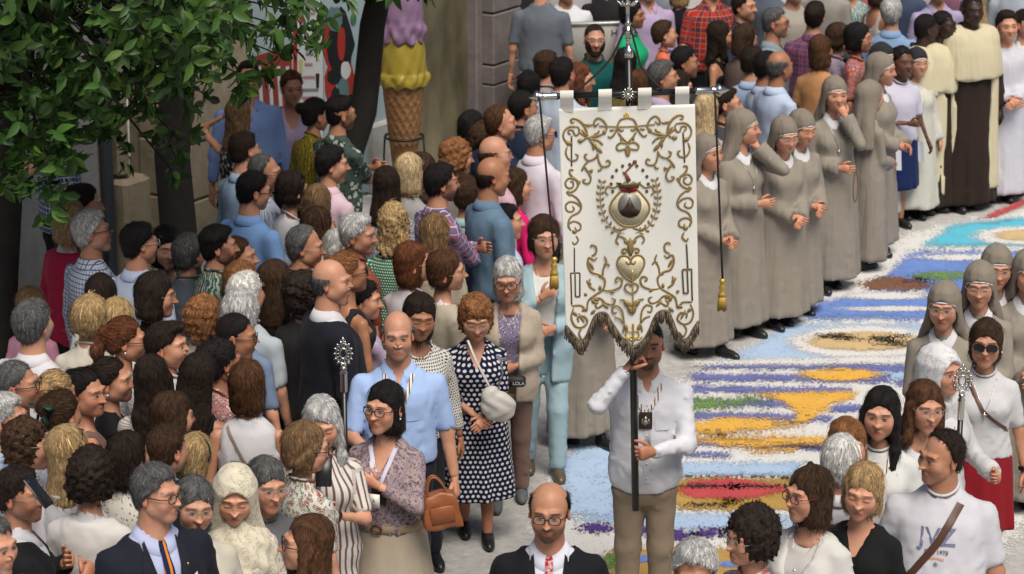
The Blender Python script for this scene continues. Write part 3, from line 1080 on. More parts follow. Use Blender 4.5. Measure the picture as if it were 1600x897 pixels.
def person(o):
    """build one person from its description and return its Empty"""
    rng = np.random.default_rng(o['seed'])
    sex = o['sex']
    h, fat, age = o['h'], o.get('fat', .15), o.get('age', 0)
    hs = o.get('hs', 1.01 if h > 1.40 else .95)
    sb = (h - .235 * hs) / 1.515
    q = o['q']                                            # pixels per metre in the render
    vox = min(max((3.1 if o.get('legs_seen') else 3.9) / q, .0130), .026) / sb
    root = empty('person', o['loc'], radians(o['yaw']))
    tag(root, o['label'], 'person', o.get('group'))
    tab = torso_tab(sex, fat)
    sc = lambda V: np.asarray(V) * sb
    male = sex in 'mb'
    sx = (.197 if male else .167)
    S0 = np.array((-sx, .006, 1.358))
    pr, pl = o.get('pose', ('down', 'down')) if isinstance(o.get('pose', 'down'), tuple) else (o.get('pose', 'down'),) * 2
    if isinstance(o.get('pose'), str) and o['pose'] == 'cross':
        pr, pl = 'cross', 'cross'
    arms = []
    for side, pz in ((1, pr), (-1, pl)):
        T, hint, hk = POSES[pz] if isinstance(pz, str) else pz
        T = np.array(T, float) + rng.normal(0, .008, 3)
        T[1] -= fat * .05
        if pz == 'clasp' and side == -1:
            T = T + np.array((-.02, -.03, -.01))
        if pz == 'cross' and side == -1:
            T = T + np.array((0, -.035, .03))
        if pz == 'down':
            T[0] -= .06 * fat
        E, W = ik(S0, T, .285, .255, hint)
        if side == -1:
            arms.append((S0 * (-1, 1, 1), E * (-1, 1, 1), W * (-1, 1, 1), hk, side))
        else:
            arms.append((S0.copy(), E, W, hk, side))
    skin = np.array(SKIN[o['skin']]) * rng.uniform(.93, 1.07)

    ar = (.047, .040, .029) if male else (.042, .035, .025)
    ar = tuple(a * (1 + .25 * fat) for a in ar)

    def arm_d(P, ease, frac, wide=0.0):
        d = None
        for S, E, W, hk, sd in arms:
            if frac <= .5:
                E2 = S + (E - S) * (frac * 2)
                a = seg(P, S, E2, ar[0] + ease + .002, ar[1] + .004 + ease + wide)
                u = (E2 - S) / (np.linalg.norm(E2 - S) + 1e-6)
                a = np.maximum(a, ((P - E2.astype(f32)) @ u.astype(f32)))
            else:
                t = (frac - .5) * 2
                W2 = E + (W - E) * t
                a = smin(seg(P, S, E, ar[0] + ease, ar[1] + ease), seg(P, E, W2, ar[1] + ease, ar[2] + (ar[1] - ar[2]) * (1 - t) + ease + wide), .02)
                u = (W2 - E) / (np.linalg.norm(W2 - E) + 1e-6)
                lim = ((P - W2.astype(f32)) @ u.astype(f32))
                near = seg(P, E + (W2 - E) * .5, W2 + u * .1, .10 + wide, .10 + wide)
                a = np.where(near < 0, np.maximum(a, lim), a)
            k = .012 + .040 * np.exp(-(((P - S.astype(f32)) ** 2).sum(1)) / .13 ** 2)
            d = (a, k) if d is None else (np.minimum(d[0], a), np.where(a < d[0], k, d[1]))
        return d

    bust = 0 if male or sex == 'g' else .055 + .03 * fat

    def torso_d(P, ease):
        d = profile(P, tab, ease)
        d = smin(d, seg(P, (-sx * .45, .008, 1.390), (sx * .45, .008, 1.390), .047 + ease, .050 + ease), .04)
        if bust:
            X = P.copy()
            X[:, 0] = np.abs(X[:, 0])
            d = smin(d, ell(X, (.070, -.085 - .03 * fat, 1.255), (bust + ease + .01, bust * .9 + ease, bust + ease)), .05)
        return d

    def uv_of(V):
        xs, ys = V[:, 0], V[:, 1]
        th = np.arctan2(xs, -ys)
        th = np.where(th > pi / 2, th - 2 * pi, th)
        rad = np.hypot(xs, ys)
        zb = np.linspace(V[:, 2].min(), V[:, 2].max() + 1e-4, 14)
        bi = np.clip(np.digitize(V[:, 2], zb) - 1, 0, 12)
        core = np.abs(xs) < .32
        rm = np.array([np.median(rad[(bi == k) & core]) if ((bi == k) & core).any() else .16 for k in range(13)])
        rz = np.interp(V[:, 2], (zb[1:] + zb[:-1]) / 2, np.minimum(rm, .42))
        rz = np.where(V[:, 2] > .95, .165, rz)
        U = np.stack([th * rz, V[:, 2]], 1)
        dt = profile(V.astype(f32), tab, .02)
        for S, E, W, hk, sd in arms:
            for a, b, base in ((S, E, 0), (E, W, .285)):
                ab = b - a
                L = np.linalg.norm(ab)
                t = np.clip(((V - a) @ ab) / L ** 2, 0, 1)
                r = V - a - t[:, None] * ab
                d = np.linalg.norm(r, axis=1) - .055
                m = (d < dt) & (np.abs(xs) > .10) & ((t > .06) | (base > 0))
                pp = np.cross(ab / L, (0, 1, .3))
                pp /= np.linalg.norm(pp)
                qq = np.cross(ab / L, pp)
                an = np.arctan2(r @ qq, r @ pp)
                U[m] = np.stack([an * .055 + 2, base + t * L], 1)[m]
                dt = np.where(m, d, dt)
        return U

    def garment(name, f, lo, hi, mat, v=None, parent=root):
        V, Q = nets(f, lo, hi, v or vox)
        return mk(name, sc(V), Q, mat, parent, uv=uv_of(V))

    xs_ = [a[k][0] for a in arms for k in (0, 1, 2)]
    ys_ = [a[k][1] for a in arms for k in (0, 1, 2)]
    zs_ = [a[k][2] for a in arms for k in (0, 1, 2)]
    bx0, bx1 = min(xs_ + [-.26 - .06 * fat]) - .12, max(xs_ + [.26 + .06 * fat]) + .12
    by0, by1 = min(ys_ + [-.24 - .12 * fat]) - .10, max(ys_ + [.22]) + .10

    # ---------------- the garments above
    top = o['top']
    tk = top['k']
    wr = Wrinkle(rng, top.get('wr', .0055), .11)
    wr2 = Wrinkle(rng, .0075 if top.get('frac', 1) > .6 else .003, .085, 1.3)
    tf = None
    hem = top.get('hem', .86)
    if tk != 'none':
        ease, frac, neck = top.get('ease', .014), top.get('frac', 1.0), NECKS[top.get('neck', 'crew')]
        wide = top.get('wide', 0.0)
        flare = top.get('flare', .0)
        low = tab.copy()
        if hem < .80:
            low = np.vstack([[(hem - .05, .165, .13, .004)], low])
        def tf(P):
            fl = flare * np.clip(1.1 - P[:, 2], 0, .5) if flare else 0
            d = torso_d(P, ease) if hem >= .80 else np.minimum(torso_d(P, ease), profile(P, low, ease))
            d = d - fl
            if frac > 0:
                a, k = arm_d(P, ease * .6, frac, wide)
                a = a + wr2(P)
                d = smin(d, a, k)
            d = d + wr(P) * (1 + .8 * np.exp(-((P[:, 2] - 1.02) / .1) ** 2))
            if tk in ('shirt', 'sshirt', 'jacket'):
                d = np.maximum(d, P[:, 2] - (1.446 if tk == 'jacket' else 1.452) - 8 * np.maximum(np.hypot(P[:, 0], P[:, 1]) - .12, 0))
            d = np.maximum(d, hem - P[:, 2] + .012 * np.sin(P[:, 0] * 14 + o['seed']))
            if frac == 0:
                X = np.abs(P[:, 0])
                d = smax(d, np.where(P[:, 2] > 1.28, X - (sx - .018 - top.get('cut', 0)), -1), .012)
            return smax(d, -neck(P + NECK_DROP), .006)
        nm = {'shirt': 'shirt', 'sshirt': 'shirt', 'tee': 't_shirt', 'jacket': 'jacket', 'blouse': 'blouse', 'tank': 'top', 'cardigan': 'cardigan', 'dress': 'dress'}.get(tk, 'shirt')
        garment(nm, tf, (bx0, by0, hem - .05), (bx1, by1, 1.56), top['m'])
        if top.get('neck') in ('collar',) or tk in ('shirt', 'sshirt'):
            collar(root, sc, top.get('cm', top['m']), open_=top.get('open', .5))
        if top.get('neck', 'crew') in ('crew', 'scoop') and q > 120 and tk != 'cardigan':     # ribbed neckline
            an = np.linspace(0, 2 * pi, 29)
            ce, ra = ((0, -.012, 1.521), (.078, .085, .085)) if top.get('neck', 'crew') == 'crew' else ((0, -.045, 1.516), (.098, .105, .135))
            zz = np.linspace(0, -.94, 25)
            best = None
            for t_ in zz:                                 # where the cut meets the cloth
                k_ = math.sqrt(1 - t_ * t_)
                X = np.stack([ce[0] + ra[0] * k_ * np.sin(an), ce[1] - ra[1] * k_ * np.cos(an), np.full(29, ce[2] + ra[2] * t_)], 1).astype(f32)
                dd = np.abs(torso_d(X, ease))
                if best is None:
                    best, Pn = dd, X.copy()
                m_ = dd < best
                Pn[m_] = X[m_]
                best = np.minimum(best, dd)
            for _ in range(3):
                Pn[1:-1, 2] = (Pn[:-2, 2] + 2 * Pn[1:-1, 2] + Pn[2:, 2]) / 4
                Pn[0, 2] = Pn[-1, 2] = (Pn[1, 2] + Pn[-2, 2]) / 2
            nv_, nf_ = tube(Pn, .0075, 6, False)
            mk('neckband', sc(nv_), nf_, top['m'], root, uv=nv_[:, (0, 2)])
        if 'inner' in top:                                # blouse or shirt seen in the opening
            inn = lambda P: smax(np.maximum(torso_d(P, ease * .35), 1.0 - P[:, 2]), -NECKS[top.get('inneck', 'crew')](P + NECK_DROP), .005)
            ee = lambda P: inn(P)
            garment(top.get('inname', 'undershirt'), ee, (-.24, -.32 - .1 * fat, .98), (.24, .0, 1.56), top['inner'], v=vox * 1.1)
            if tk == 'jacket' and top.get('inneck') == 'collar':
                collar(root, sc, top['inner'], open_=.12)
    # ---------------- below
    bot = o['bot']
    bk = bot['k']
    shoe_m = o.get('shoem') or plain('shoe_black', (.012, .012, .013), .4)
    st = o.get('stance', rng.uniform(-.05, .05))
    bare_leg = False
    ank = None
    if bk == 'trousers':
        ext = .02 * fat
        R = (.094 + ext, .068 + .5 * ext, bot.get('cuff', .060))
        hz = min(bot.get('top', .99), hem + .05) if tk != 'none' else .98
        wl = Wrinkle(rng, .005, .10, 1.2)
        kn = [np.array((s_ * .088, -.012 - s_ * st, .48)) for s_ in (-1, 1)]
        ank = [np.array((s_ * .092, .02 - s_ * st * 1.6, .06)) for s_ in (-1, 1)]

        def bf(P):
            d = None
            for s_, K, A in ((-1, kn[0], ank[0]), (1, kn[1], ank[1])):
                l = smin(seg(P, (s_ * .085, .008, .86), K, R[0], R[1]), seg(P, K, A, R[1], R[2]), .03)
                d = l if d is None else smin(d, l, np.where(P[:, 2] > .7, .03, .006).astype(f32))
            d = smin(d, profile(P, np.vstack([[(.74, .12, .09, .004)], tab[:5]]), .004), .04)
            d = d + .022 * np.clip((P[:, 2] - hem + .01) / .03, 0, 1) if hem < .95 else d
            d = d + wl(P) * (1 + 1.2 * np.exp(-((P[:, 2] - .16) / .12) ** 2))
            return np.maximum(d, np.maximum(P[:, 2] - hz, .055 - P[:, 2]))
        vb = vox * (1.15 if o.get('legs_seen') else 2.1)
        garment('trousers', bf, (-.30, -.34, .02), (.30, .34, hz + .06), bot['m'], v=vb)
    elif bk in ('skirt', 'dress', 'robe'):
        hm, tp = bot.get('hem', .35), bot.get('top', 1.0)
        fl = bot.get('flare', .10)
        nf = bot.get('nf', 9)
        ph = rng.uniform(0, 6.28, 3)
        amp = bot.get('amp', .055)

        def fold(th, z):
            a = np.clip((tp + .05 - z) / max(tp - hm, .1), 0, 1) ** 1.2
            return a * amp * (np.cos(nf * th + ph[0] + 1.5 * np.sin(2 * th + ph[1])) + .5 * np.cos((nf * 2 + 1) * th + ph[2] + z * 3))
        w0, d0 = np.interp(tp, tab[:, 0], tab[:, 1]), np.interp(tp, tab[:, 0], tab[:, 2])
        wh, dh = np.interp(.9, tab[:, 0], tab[:, 1]), np.interp(.9, tab[:, 0], tab[:, 2])
        T = [(hm, wh + fl, dh + fl * .95, .0), ((hm + .9) / 2, wh + fl * .62, dh + fl * .6, 0), (.92, wh + fl * .22, dh + fl * .2, .0), (tp, w0 + .012 + .2 * bot.get('blouse', 0), d0 + .012, 0)]
        if bk == 'robe':
            T = [(hm, wh + fl, dh + fl * .95, .0), ((hm + .9) / 2, wh + fl * .66, dh + fl * .66, 0), (.92, wh + fl * .30, dh + fl * .30, .0), (1.1, w0 + .014, d0 + .016, 0), (1.25, .155, .13, -.006), (1.34, .152, .115, 0)]

        def bf(P):
            d = profile(P, T, 0, fold) * .8
            if bk == 'robe':
                d = smin(d, torso_d(P, .009), .03)
                a, k = arm_d(P, .012, bot.get('frac', 1.0), bot.get('wide', .035))
                d = smin(d, a, k) + wr(P) * .8
                d = smax(d, -ell(P, (0, -.006, 1.535), (.064, .07, .09)), .006)
                d = np.maximum(d, hm - P[:, 2] + .012 * np.sin(P[:, 0] * 9 + ph[1]))
            return d
        if bk == 'robe':
            tf = bf
            garment('habit', bf, (min(bx0, -.36) - fl * .4, min(by0, -.33) - fl * .4, hm - .06), (max(bx1, .36) + fl * .4, max(by1, .33) + fl * .4, 1.56), bot['m'])
        else:
            garment('skirt', bf, (-.34 - fl, -.30 - fl, hm - .05), (.34 + fl, .30 + fl, tp + .05), bot['m'], v=vox * (1.05 if o.get('legs_seen') else 1.9))
        bare_leg = bk != 'robe' and hm > .18
        ank = [np.array((s_ * .075, .02 - s_ * st * 1.6, .06)) for s_ in (-1, 1)]
    # shoes
    if ank is not None:
        sv, sq = shoe_parts()
        for A in ank:
            sh = SHOES.get(shoe_m.name)
            if sh is None:
                sh = SHOES[shoe_m.name] = mk('shoe', sv, sq, shoe_m, root)
            else:
                sh = link(bpy.data.objects.new('shoe', sh.data), root)
            sh.scale = (sb, sb, sb)
            sh.location = (A[0] * sb, (A[1] - .01) * sb, 0)
    # ---------------- skin: neck, chest, arms, legs, head and hands in one mesh
    frac = 0 if tk == 'none' else top.get('frac', 1.0)
    if bk == 'robe':
        frac = bot.get('frac', 1.0)
    openness = top.get('neck', 'crew') if tk != 'none' else 'crew'
    lowz = {'crew': 1.40, 'scoop': 1.33, 'collar': 1.36, 'v': 1.26, 'suit': 1.38, 'open': 1.38, 'tank': 1.24, 'halter': 1.10}.get(openness, 1.38)
    neck0, neck1 = np.array((0, .012, 1.40)), np.array((0, -.010, 1.60))
    nr = .058 if male else .049
    nr += .012 * fat

    def skin_f(P):
        d = smin(torso_d(P, -.006), seg(P, neck0, neck1, nr * 1.08, nr), .035)
        X = np.abs(P[:, 0])
        lim = np.maximum(lowz - P[:, 2], X - (.13 if frac > .3 or bk == 'robe' else .22))
        d = np.maximum(d, lim)
        if frac < .98 or True:
            a, k = arm_d(P, -.002, 1.0)
            if frac > .02:                                # only what the sleeve leaves bare
                c = None
                for S, E, W, hk, sd in arms:
                    s0 = S + (E - S) * max(frac * 2 - .35, 0) if frac <= .5 else E + (W - E) * max((frac - .5) * 2 - .3, 0)
                    t = seg(P, s0, E, .09, .09) if frac <= .5 else seg(P, s0, s0, .09, .09)
                    t = np.minimum(t, seg(P, E if frac <= .5 else s0, W, .09, .09))
                    c = t if c is None else np.minimum(c, t)
                a = np.maximum(a, c)
                d = np.minimum(d, a)
            else:
                d = smin(d, a, k)
        return d
    V, Q = nets(skin_f, (bx0, by0, min(min(zs_), 1.2) - .06), (bx1, by1, 1.66), max(vox * 1.2, .017))
    parts = [(sc(V), [Q])]
    cols = [np.tile(skin, (len(V), 1)) * (1 + .05 * np.sin(V[:, 2:3] * 40))]
    if bare_leg:
        for A in ank:
            s_ = np.sign(A[0])
            lv, lf = tube([(s_ * .08, 0, .60), (s_ * .08, -.01, .48), (A[0], A[1] * .5 + .016, .34), (A[0], A[1] * .8, .2), (A[0], A[1], .09), (A[0], A[1] - .01, .04)], [.062, .053, .055, .043, .034, .036], 10)
            parts.append((sc(lv), lf))
            cols.append(np.tile(skin * np.array(o.get('legtint', (1, 1, 1))), (len(lv), 1)))
        parts.append(tube([sc((0, .008, 1.44)), sc((0, 0, 1.0)), sc((0, 0, .62)), sc((ank[0][0], 0, .55))], .03, 5))
        parts.append(tube([sc((0, 0, .66)), sc((0, 0, .60)), sc((ank[1][0], 0, .55))], .03, 5))
        cols += [np.tile(skin, (len(parts[-2][0]), 1)), np.tile(skin, (len(parts[-1][0]), 1))]
    # hands, joined to the neck by the arm inside the sleeve
    for S, E, W, hk, sd in arms:
        if True:
            av, af = tube([(0, .008, 1.44), S * (.8, 1, 1), S + (E - S) * .15, E, W], [.026, .026, .026, .022, .016], 5)
            parts.append((sc(av), af))
            cols.append(np.tile(skin, (len(av), 1)))
        hv, hf = (HANDS if q > 165 else HANDS_FAR)[hk]
        hv = hv * (1.0 if male else .92) * (1 + .04 * (sb - 1))
        d = (W - E) / np.linalg.norm(W - E)
        zax = -d
        inw = np.array((sd * 1.0, .25, 0)) if hk == 'relax' and d[2] < -.5 else (np.array((0, 1.0, 0)) if abs(d[2]) < .75 else np.array((0, .9, .1)))
        if hk == 'grip':
            inw = np.array((0, 1.0, -.0)) if abs(d[2]) < .6 else np.array((sd * 1.0, .15, 0))
            if abs(d[1]) >= .5:
                inw = np.array((sd * 1.0, .35, 0))
        xa = inw - zax * (inw @ zax)
        xa /= np.linalg.norm(xa) + 1e-9
        ya = np.cross(zax, xa)
        M = np.stack([xa, ya * (1 if ya @ np.array((0, -1, .4)) < 0 or True else -1), zax], 1)
        hh = hv.copy()
        # the thumb (-y of the hand) should point forward or up
        if (M @ np.array((0, -1, 0))) @ np.array((0, -.6, .8)) < 0:
            hh[:, 1] *= -1
            hf = [q_[:, ::-1] for q_ in hf]
        parts.append((sc(hh @ M.T + W), hf))
        cols.append(np.tile(skin * (1.0, .93, .90), (len(hh), 1)))
    # head
    fp = face_params(rng, sex, age, fat)
    away = abs((o['yaw'] + o.get('hy', 0) + 180) % 360 - 180)
    res = (80, 70) if (q > 190 and away < 70) else (60, 52) if (q > 150 and away < 115) else ((42, 36) if away < 120 else (24, 20))
    HV, HF = head_mesh(rng, fp, *res)
    HC = head_colors(HV, fp, rng, skin, o)
    hc_z = (1.515 * sb + .117 * hs)
    jit = 0 if o.get('fix') == 1 else .5 if o.get('fix') else 1
    Rm = rotm(radians(o.get('hy', 0) + jit * rng.normal(0, 7)), radians(o.get('hp', 2) * .6 - 2 + jit * rng.normal(0, 3.5)), radians(o.get('hr', jit * rng.normal(0, 3.5))))
    piv = np.array((0, .018, -.075))
    hpos = np.array((0, -.022 * sb, hc_z))

    def to_head(V):
        return ((np.asarray(V) - piv) @ Rm.T + piv) * hs + hpos
    parts.append((to_head(HV), HF))
    cols.append(HC)
    ev, eq = EAR
    for s_ in (-1, 1):
        e = ev.copy() @ rotm(.25, 0, 0).T
        e = e * (s_, 1, 1) + np.array((s_ * .0745 * fp['w'], .012, -.004))
        parts.append((to_head(e), [eq if s_ > 0 else eq[:, ::-1]]))
        cols.append(np.tile(skin * (1.08, .85, .8), (len(e), 1)))
    mkp('body', parts, M_SKIN, root, col=np.concatenate(cols))
    # hair
    if o['hair'] not in ('bald', 'veil'):
        r = hair_parts(o['hair'], rng, o, max(.0102, 2.1 / q), int(np.clip(q * 5.2, 380, 1250)))
        if r:
            pa, cl, uvh = r
            mkp('hair', [(to_head(v), f_) for v, f_ in pa], M_HAIRC if o.get('tex') in ('curly', 'perm') else M_HAIR, root, col=cl, uv=uvh)
    if o.get('beard') == 'full':
        def bfu(P):
            d = head_sdf(P, fp) - .005
            ax = np.abs(P[:, 0])
            jawline = np.maximum(P[:, 2] + .074 - np.clip((ax - .022) / .030, 0, 1) * .075, P[:, 1] - .022)
            mo = ell(P, (0, -.098, -.0625), (.021, .03, .0085))
            return smax(smax(d, jawline, .006), -mo, .003) + .002 * np.sin(P[:, 0] * 400) * np.sin(P[:, 2] * 350)
        bv, bq = nets(bfu, (-.1, -.13, -.14), (.1, .05, .03), .0065)
        cb = np.array(HAIRC[o.get('bc', o['hc'])]) * 1.5 * (1 + rng.normal(0, .25, (len(bv), 1)))
        mk('beard', to_head(bv), bq, M_HAIRC, root, col=np.abs(cb))
    ctx = dict(root=root, sc=sc, sb=sb, hs=hs, to_head=to_head, tf=tf, arms=arms, rng=rng, o=o, vox=vox, q=q, fp=fp, torso_d=torso_d, tab=tab, uv_of=uv_of)
    for ex in o.get('ex', ()):
        if isinstance(ex, tuple):
            EXTRAS[ex[0]](ctx, *ex[1:])
        else:
            EXTRAS[ex](ctx)
    return root


def collar(root, sc, mat, open_=.5):
    th = np.linspace(-pi + open_ * .5 + .12, pi - open_ * .5 - .12, 33)      # 0 = back of the neck
    rows = []
    fr = np.clip((np.abs(th) - 1.7) / 1.2, 0, 1)
    for r, z, ry, k in ((.076, 1.435, .074, 0), (.067, 1.490, .067, 0), (.072, 1.494, .072, 0), (.106, 1.440, .099, 1), (.103, 1.433, .096, 1)):
        zz = z - k * .030 * fr - .026 * fr * (k == 0) - .02 * fr
        rr = r + k * .010 * fr
        rows.append(np.stack([rr * np.sin(th), .004 + ry * np.cos(th) * (1 + .12 * fr * k), zz], 1))
    V = np.concatenate(rows)
    uv = np.stack([V[:, 0], V[:, 2]], 1)
    mk('collar', sc(V), grid_faces(5, 33), mat, root, uv=uv)
# ------------------------------------------------------------------ what people wear and carry
def to_world(ctx, p):
    r = ctx['root']
    a = r.rotation_euler.z
    p = np.asarray(p, float)
    c, s = cos(a), sin(a)
    return np.stack([p[..., 0] * c - p[..., 1] * s + r.location[0], p[..., 0] * s + p[..., 1] * c + r.location[1], p[..., 2] + r.location[2]], -1)


def face_y(ctx, XZ):
    """front of the face at (x, z) in head space"""
    fp = ctx['fp']
    return project_front(lambda P: head_sdf(P, fp), XZ, y0=-.2, iters=25)


def ex_glasses(ctx, frame=(.02, .018, .016), lens='clear', r=(.0235, .0180), wire=.0016, up=0.0, back=0.0, tilt=0.0):
    th, n = ctx['to_head'], 16
    a = np.arange(n + 1) * 2 * pi / n
    parts = []
    y0 = -.104 + back
    z0 = .001 + up
    rim = []
    g = empty_part('glasses', ctx['root'])
    R = rotm(0, tilt, 0)
    tr = lambda V: th((np.asarray(V) - (0, y0, z0)) @ R.T + (0, y0, z0))
    for s in (-1, 1):
        ex = np.sign(np.cos(a)) * np.abs(np.cos(a)) ** .8 * r[0]
        ez = np.sign(np.sin(a)) * np.abs(np.sin(a)) ** .8 * r[1]
        P = np.stack([s * .0320 + ex, y0 + .20 * np.abs(s * .032 + ex) * .5, z0 + ez], 1)
        rim.append((P, s))
        parts.append(tube(P, wire, 6, False))
        c = len(P) - 1
        LV = np.vstack([P[:-1], P[:-1].mean(0)])
        j = np.arange(c)
        lm = glass_mat() if lens == 'clear' else M_SHADE
        mk('lens', tr(LV), np.stack([np.full(c, c), j, (j + 1) % c], -1), lm, g)
        x1 = s * (.032 + r[0])
        parts.append(tube([(x1, y0 + .011, z0 + .004), (s * .074, y0 + .035, z0 + .005), (s * .0785, .0, z0 + .006), (s * .080, .022, z0 - .004)], [wire, wire * 1.1, wire, wire], 5))
    parts.append(tube([(-.0095, y0 + .002, z0 + .004), (0, y0 - .002, z0 + .006), (.0095, y0 + .002, z0 + .004)], wire, 5))
    mkp('frame', [(tr(v), f) for v, f in parts], plain('frame_%02d%02d%02d' % tuple(int(99 * min(c, .99)) for c in frame), frame, .35, .1), g)


def empty_part(name, parent):
    o = bpy.data.objects.new(name, None)
    o.empty_display_size = .05
    return link(o, parent)


def ex_sunglasses(ctx):
    ex_glasses(ctx, (.012, .01, .01), 'dark', (.0275, .0205), .0024)


def ex_bigglasses(ctx):
    ex_glasses(ctx, (.10, .03, .02), 'clear', (.0275, .0215), .0030)


def ex_browline(ctx):
    ex_glasses(ctx, (.02, .014, .012), 'clear', (.0245, .0185), .0024)


def ex_wire(ctx):
    ex_glasses(ctx, (.30, .27, .24), 'clear', (.0235, .0165), .0012)


def ex_redglasses(ctx):
    ex_glasses(ctx, (.14, .015, .02), 'clear', (.0245, .0175), .0022)


def ex_blueglasses(ctx):
    ex_glasses(ctx, (.02, .06, .30), 'dark', (.0275, .0205), .0026)


def ex_shades_up(ctx):
    ex_glasses(ctx, (.012, .01, .012), 'dark', (.0265, .0195), .0022, up=.098, back=.052, tilt=-.9)


def ex_earrings(ctx):
    th = ctx['to_head']
    for s in (-1, 1):
        V, F = lathe([(0, .005), (.0045, .003), (.006, -.002), (.0045, -.006), (0, -.008)], 8, (s * .083, .006, -.042))
        mk('earring', th(V), F, M_PEARL, ctx['root'])


def ex_necklace(ctx, z=1.36, pend=True, silver=True):
    f = lambda P: np.minimum(ctx['torso_d'](P, .004), ctx['tf'](P) if ctx['tf'] else 9)
    t = np.linspace(-1, 1, 15)
    XZ = np.stack([t * .065, z + (1.445 - z) * np.abs(t) ** 1.6], 1)
    P = project_front(f, XZ)
    P[:, 1] -= .003
    m = plain('silver_chain', (.6, .58, .55), .3, .9) if silver else M_GOLDW
    mkp('necklace', [(ctx['sc'](v), f_) for v, f_ in ([tube(P, .0016, 5)] + ([lathe([(0, .009), (.008, .006), (.011, 0), (.008, -.008), (0, -.011)], 8, P[7] + (0, -.002, -.012))] if pend else []))], m, ctx['root'])


def ex_cross_pendant(ctx, z=1.22):
    f = ctx['tf']
    t = np.linspace(-1, 1, 21)
    XZ = np.stack([t * .075, z + (1.44 - z) * np.abs(t) ** 1.15], 1)
    P = project_front(f, XZ)
    P[:, 1] -= .004
    c = P[10]
    m = plain('silver_chain', (.6, .58, .55), .3, .9)
    mkp('necklace', [(ctx['sc'](v), q) for v, q in (tube(P, .0018, 5), box(c + (0, -.004, -.025), (.008, .005, .048)), box(c + (0, -.0045, -.018), (.032, .005, .008)))], m, ctx['root'])


RIB_W = cloth('stripe', (.72, .70, .66), (.10, .045, .03), scale=.9)
M_BROWNB = plain('badge_brown', (.030, .014, .010), .6)
M_SILV = plain('badge_silver', (.55, .53, .48), .35, .8)


def ex_badge(ctx, z=1.20, size=(.075, .095), ribbon=None, x=0.0, white=False):
    """scapular badge on a ribbon round the neck"""
    f, sc, root = ctx['tf'], ctx['sc'], ctx['root']
    rb = ribbon or RIB_W
    g = empty_part('scapular_badge', root)
    for s in (-1, 1):
        L = [(s * .088, 1.435), (s * .062 + x * .4, 1.36), (x + s * .020, z + size[1] / 2)]
        R = [(s * .064, 1.440), (s * .038 + x * .4, 1.36), (x - s * .002, z + size[1] / 2)]
        P, F, uv = strip_on(f, L, R, 3, .009, .003)
        mk('ribbon', sc(P), F, rb, g, uv=uv)
    w, hh = size[0] / 2, size[1] / 2
    P, F, uv = strip_on(f, [(x - w, z + hh), (x - w, z - hh)], [(x + w, z + hh), (x + w, z - hh)], 4, .008, .005, 4)
    P[:, 1] = np.minimum(P[:, 1], P[:, 1].mean() + .004)
    mk('plaque', sc(P), F, M_BROWNB, g)
    c = np.array((x, P[:, 1].min() - .003, z))
    em = []
    if white:
        em.append(box(c + (0, .001, 0), (size[0] * .78, .002, size[1] * .8)))
        em.append(box(c + (0, -.001, .01), (.012, .002, .03)))
    else:
        em.append(box(c, (.006, .003, .055)))
        em.append(box(c + (0, -.0005, .016), (.022, .003, .005)))
        em.append(lathe([(0, .012), (.010, .008), (.014, 0), (.010, -.008), (0, -.012)], 10, (0, 0, 0)))
        v, q = em[-1]
        em[-1] = (v * (1, .25, 1) + c + (0, -.001, -.006), q)
        for s in (-1, 1):
            em.append(tube([c + (s * .008, -.001, -.02), c + (s * .02, -.001, -.008), c + (s * .016, -.001, .012)], .0022, 5))
    mkp('emblem', [(sc(v), q) for v, q in em], M_SILV if not white else plain('badge_print', (.72, .72, .68), .6), g)


def ex_suit(ctx, tie=None, shirt_c=(.70, .74, .80), pocket=False, pin=True):
    f, sc, root = ctx['tf'], ctx['sc'], ctx['root']
    base = ctx['o']['top']['m']
    solid = lambda P: np.minimum(f(P), ctx['torso_d'](P, .012))
    for s in (-1, 1):
        L = [(s * .070, 1.452), (s * .058, 1.35), (s * .030, 1.22), (s * .004, 1.085)]
        R = [(s * .080, 1.440), (s * .116, 1.35), (s * .088, 1.24), (s * .012, 1.08)]
        P, F, uv = strip_on(solid, L, R, 4, .005, .006)
        mk('lapel', sc(P), F, base, root, uv=uv)
    if tie:
        L = [(-.014, 1.448), (-.018, 1.425), (-.016, 1.405), (-.028, 1.28), (-.038, 1.10)]
        R = [(.014, 1.448), (.018, 1.425), (.016, 1.405), (.028, 1.28), (.038, 1.10)]
        P, F, uv = strip_on(lambda P: ctx['torso_d'](P, .010), L, R, 5, .008, .008)
        mk('tie', sc(P), F, tie, root, uv=uv)
    if pocket:
        P, F, uv = strip_on(f, [(.085, 1.285), (.085, 1.262)], [(.130, 1.30), (.132, 1.272)], 4, .006, .002, 2)
        mk('pocket_square', sc(P), F, cloth('plain', (.75, .75, .76)), root, uv=uv)
    if pin:
        P = project_front(f, [(.085, 1.345)])[0]
        V, F = lathe([(0, .006), (.005, .003), (.006, 0), (.004, -.005), (0, -.007)], 8)
        mk('lapel_pin', sc(V * (1, .5, 1) + P + (0, -.009, 0)), F, M_GOLDW, root)


def ex_placket(ctx, z0=.90, n=6, dark=False):
    """button band with its buttons"""
    f, sc, root = ctx['tf'], ctx['sc'], ctx['root']
    P, F, uv = strip_on(f, [(-.016, 1.365), (-.016, z0)], [(.016, 1.365), (.016, z0)], 4, .0015, .003, 12)
    mk('button_placket', sc(P), F, ctx['o']['top']['m'], root, uv=uv)
    for k in range(n):
        z = 1.34 - k * (1.34 - z0 - .03) / (n - 1)
        p = project_front(f, [(0, z)])[0]
        V, Q = lathe([(0, .0015), (.005, .001), (.0055, -.001), (0, -.0015)], 8)
        V = V[:, (0, 2, 1)]
        mk('button', sc(V + p + (0, -.007, 0)), Q, M_PEARL, root)


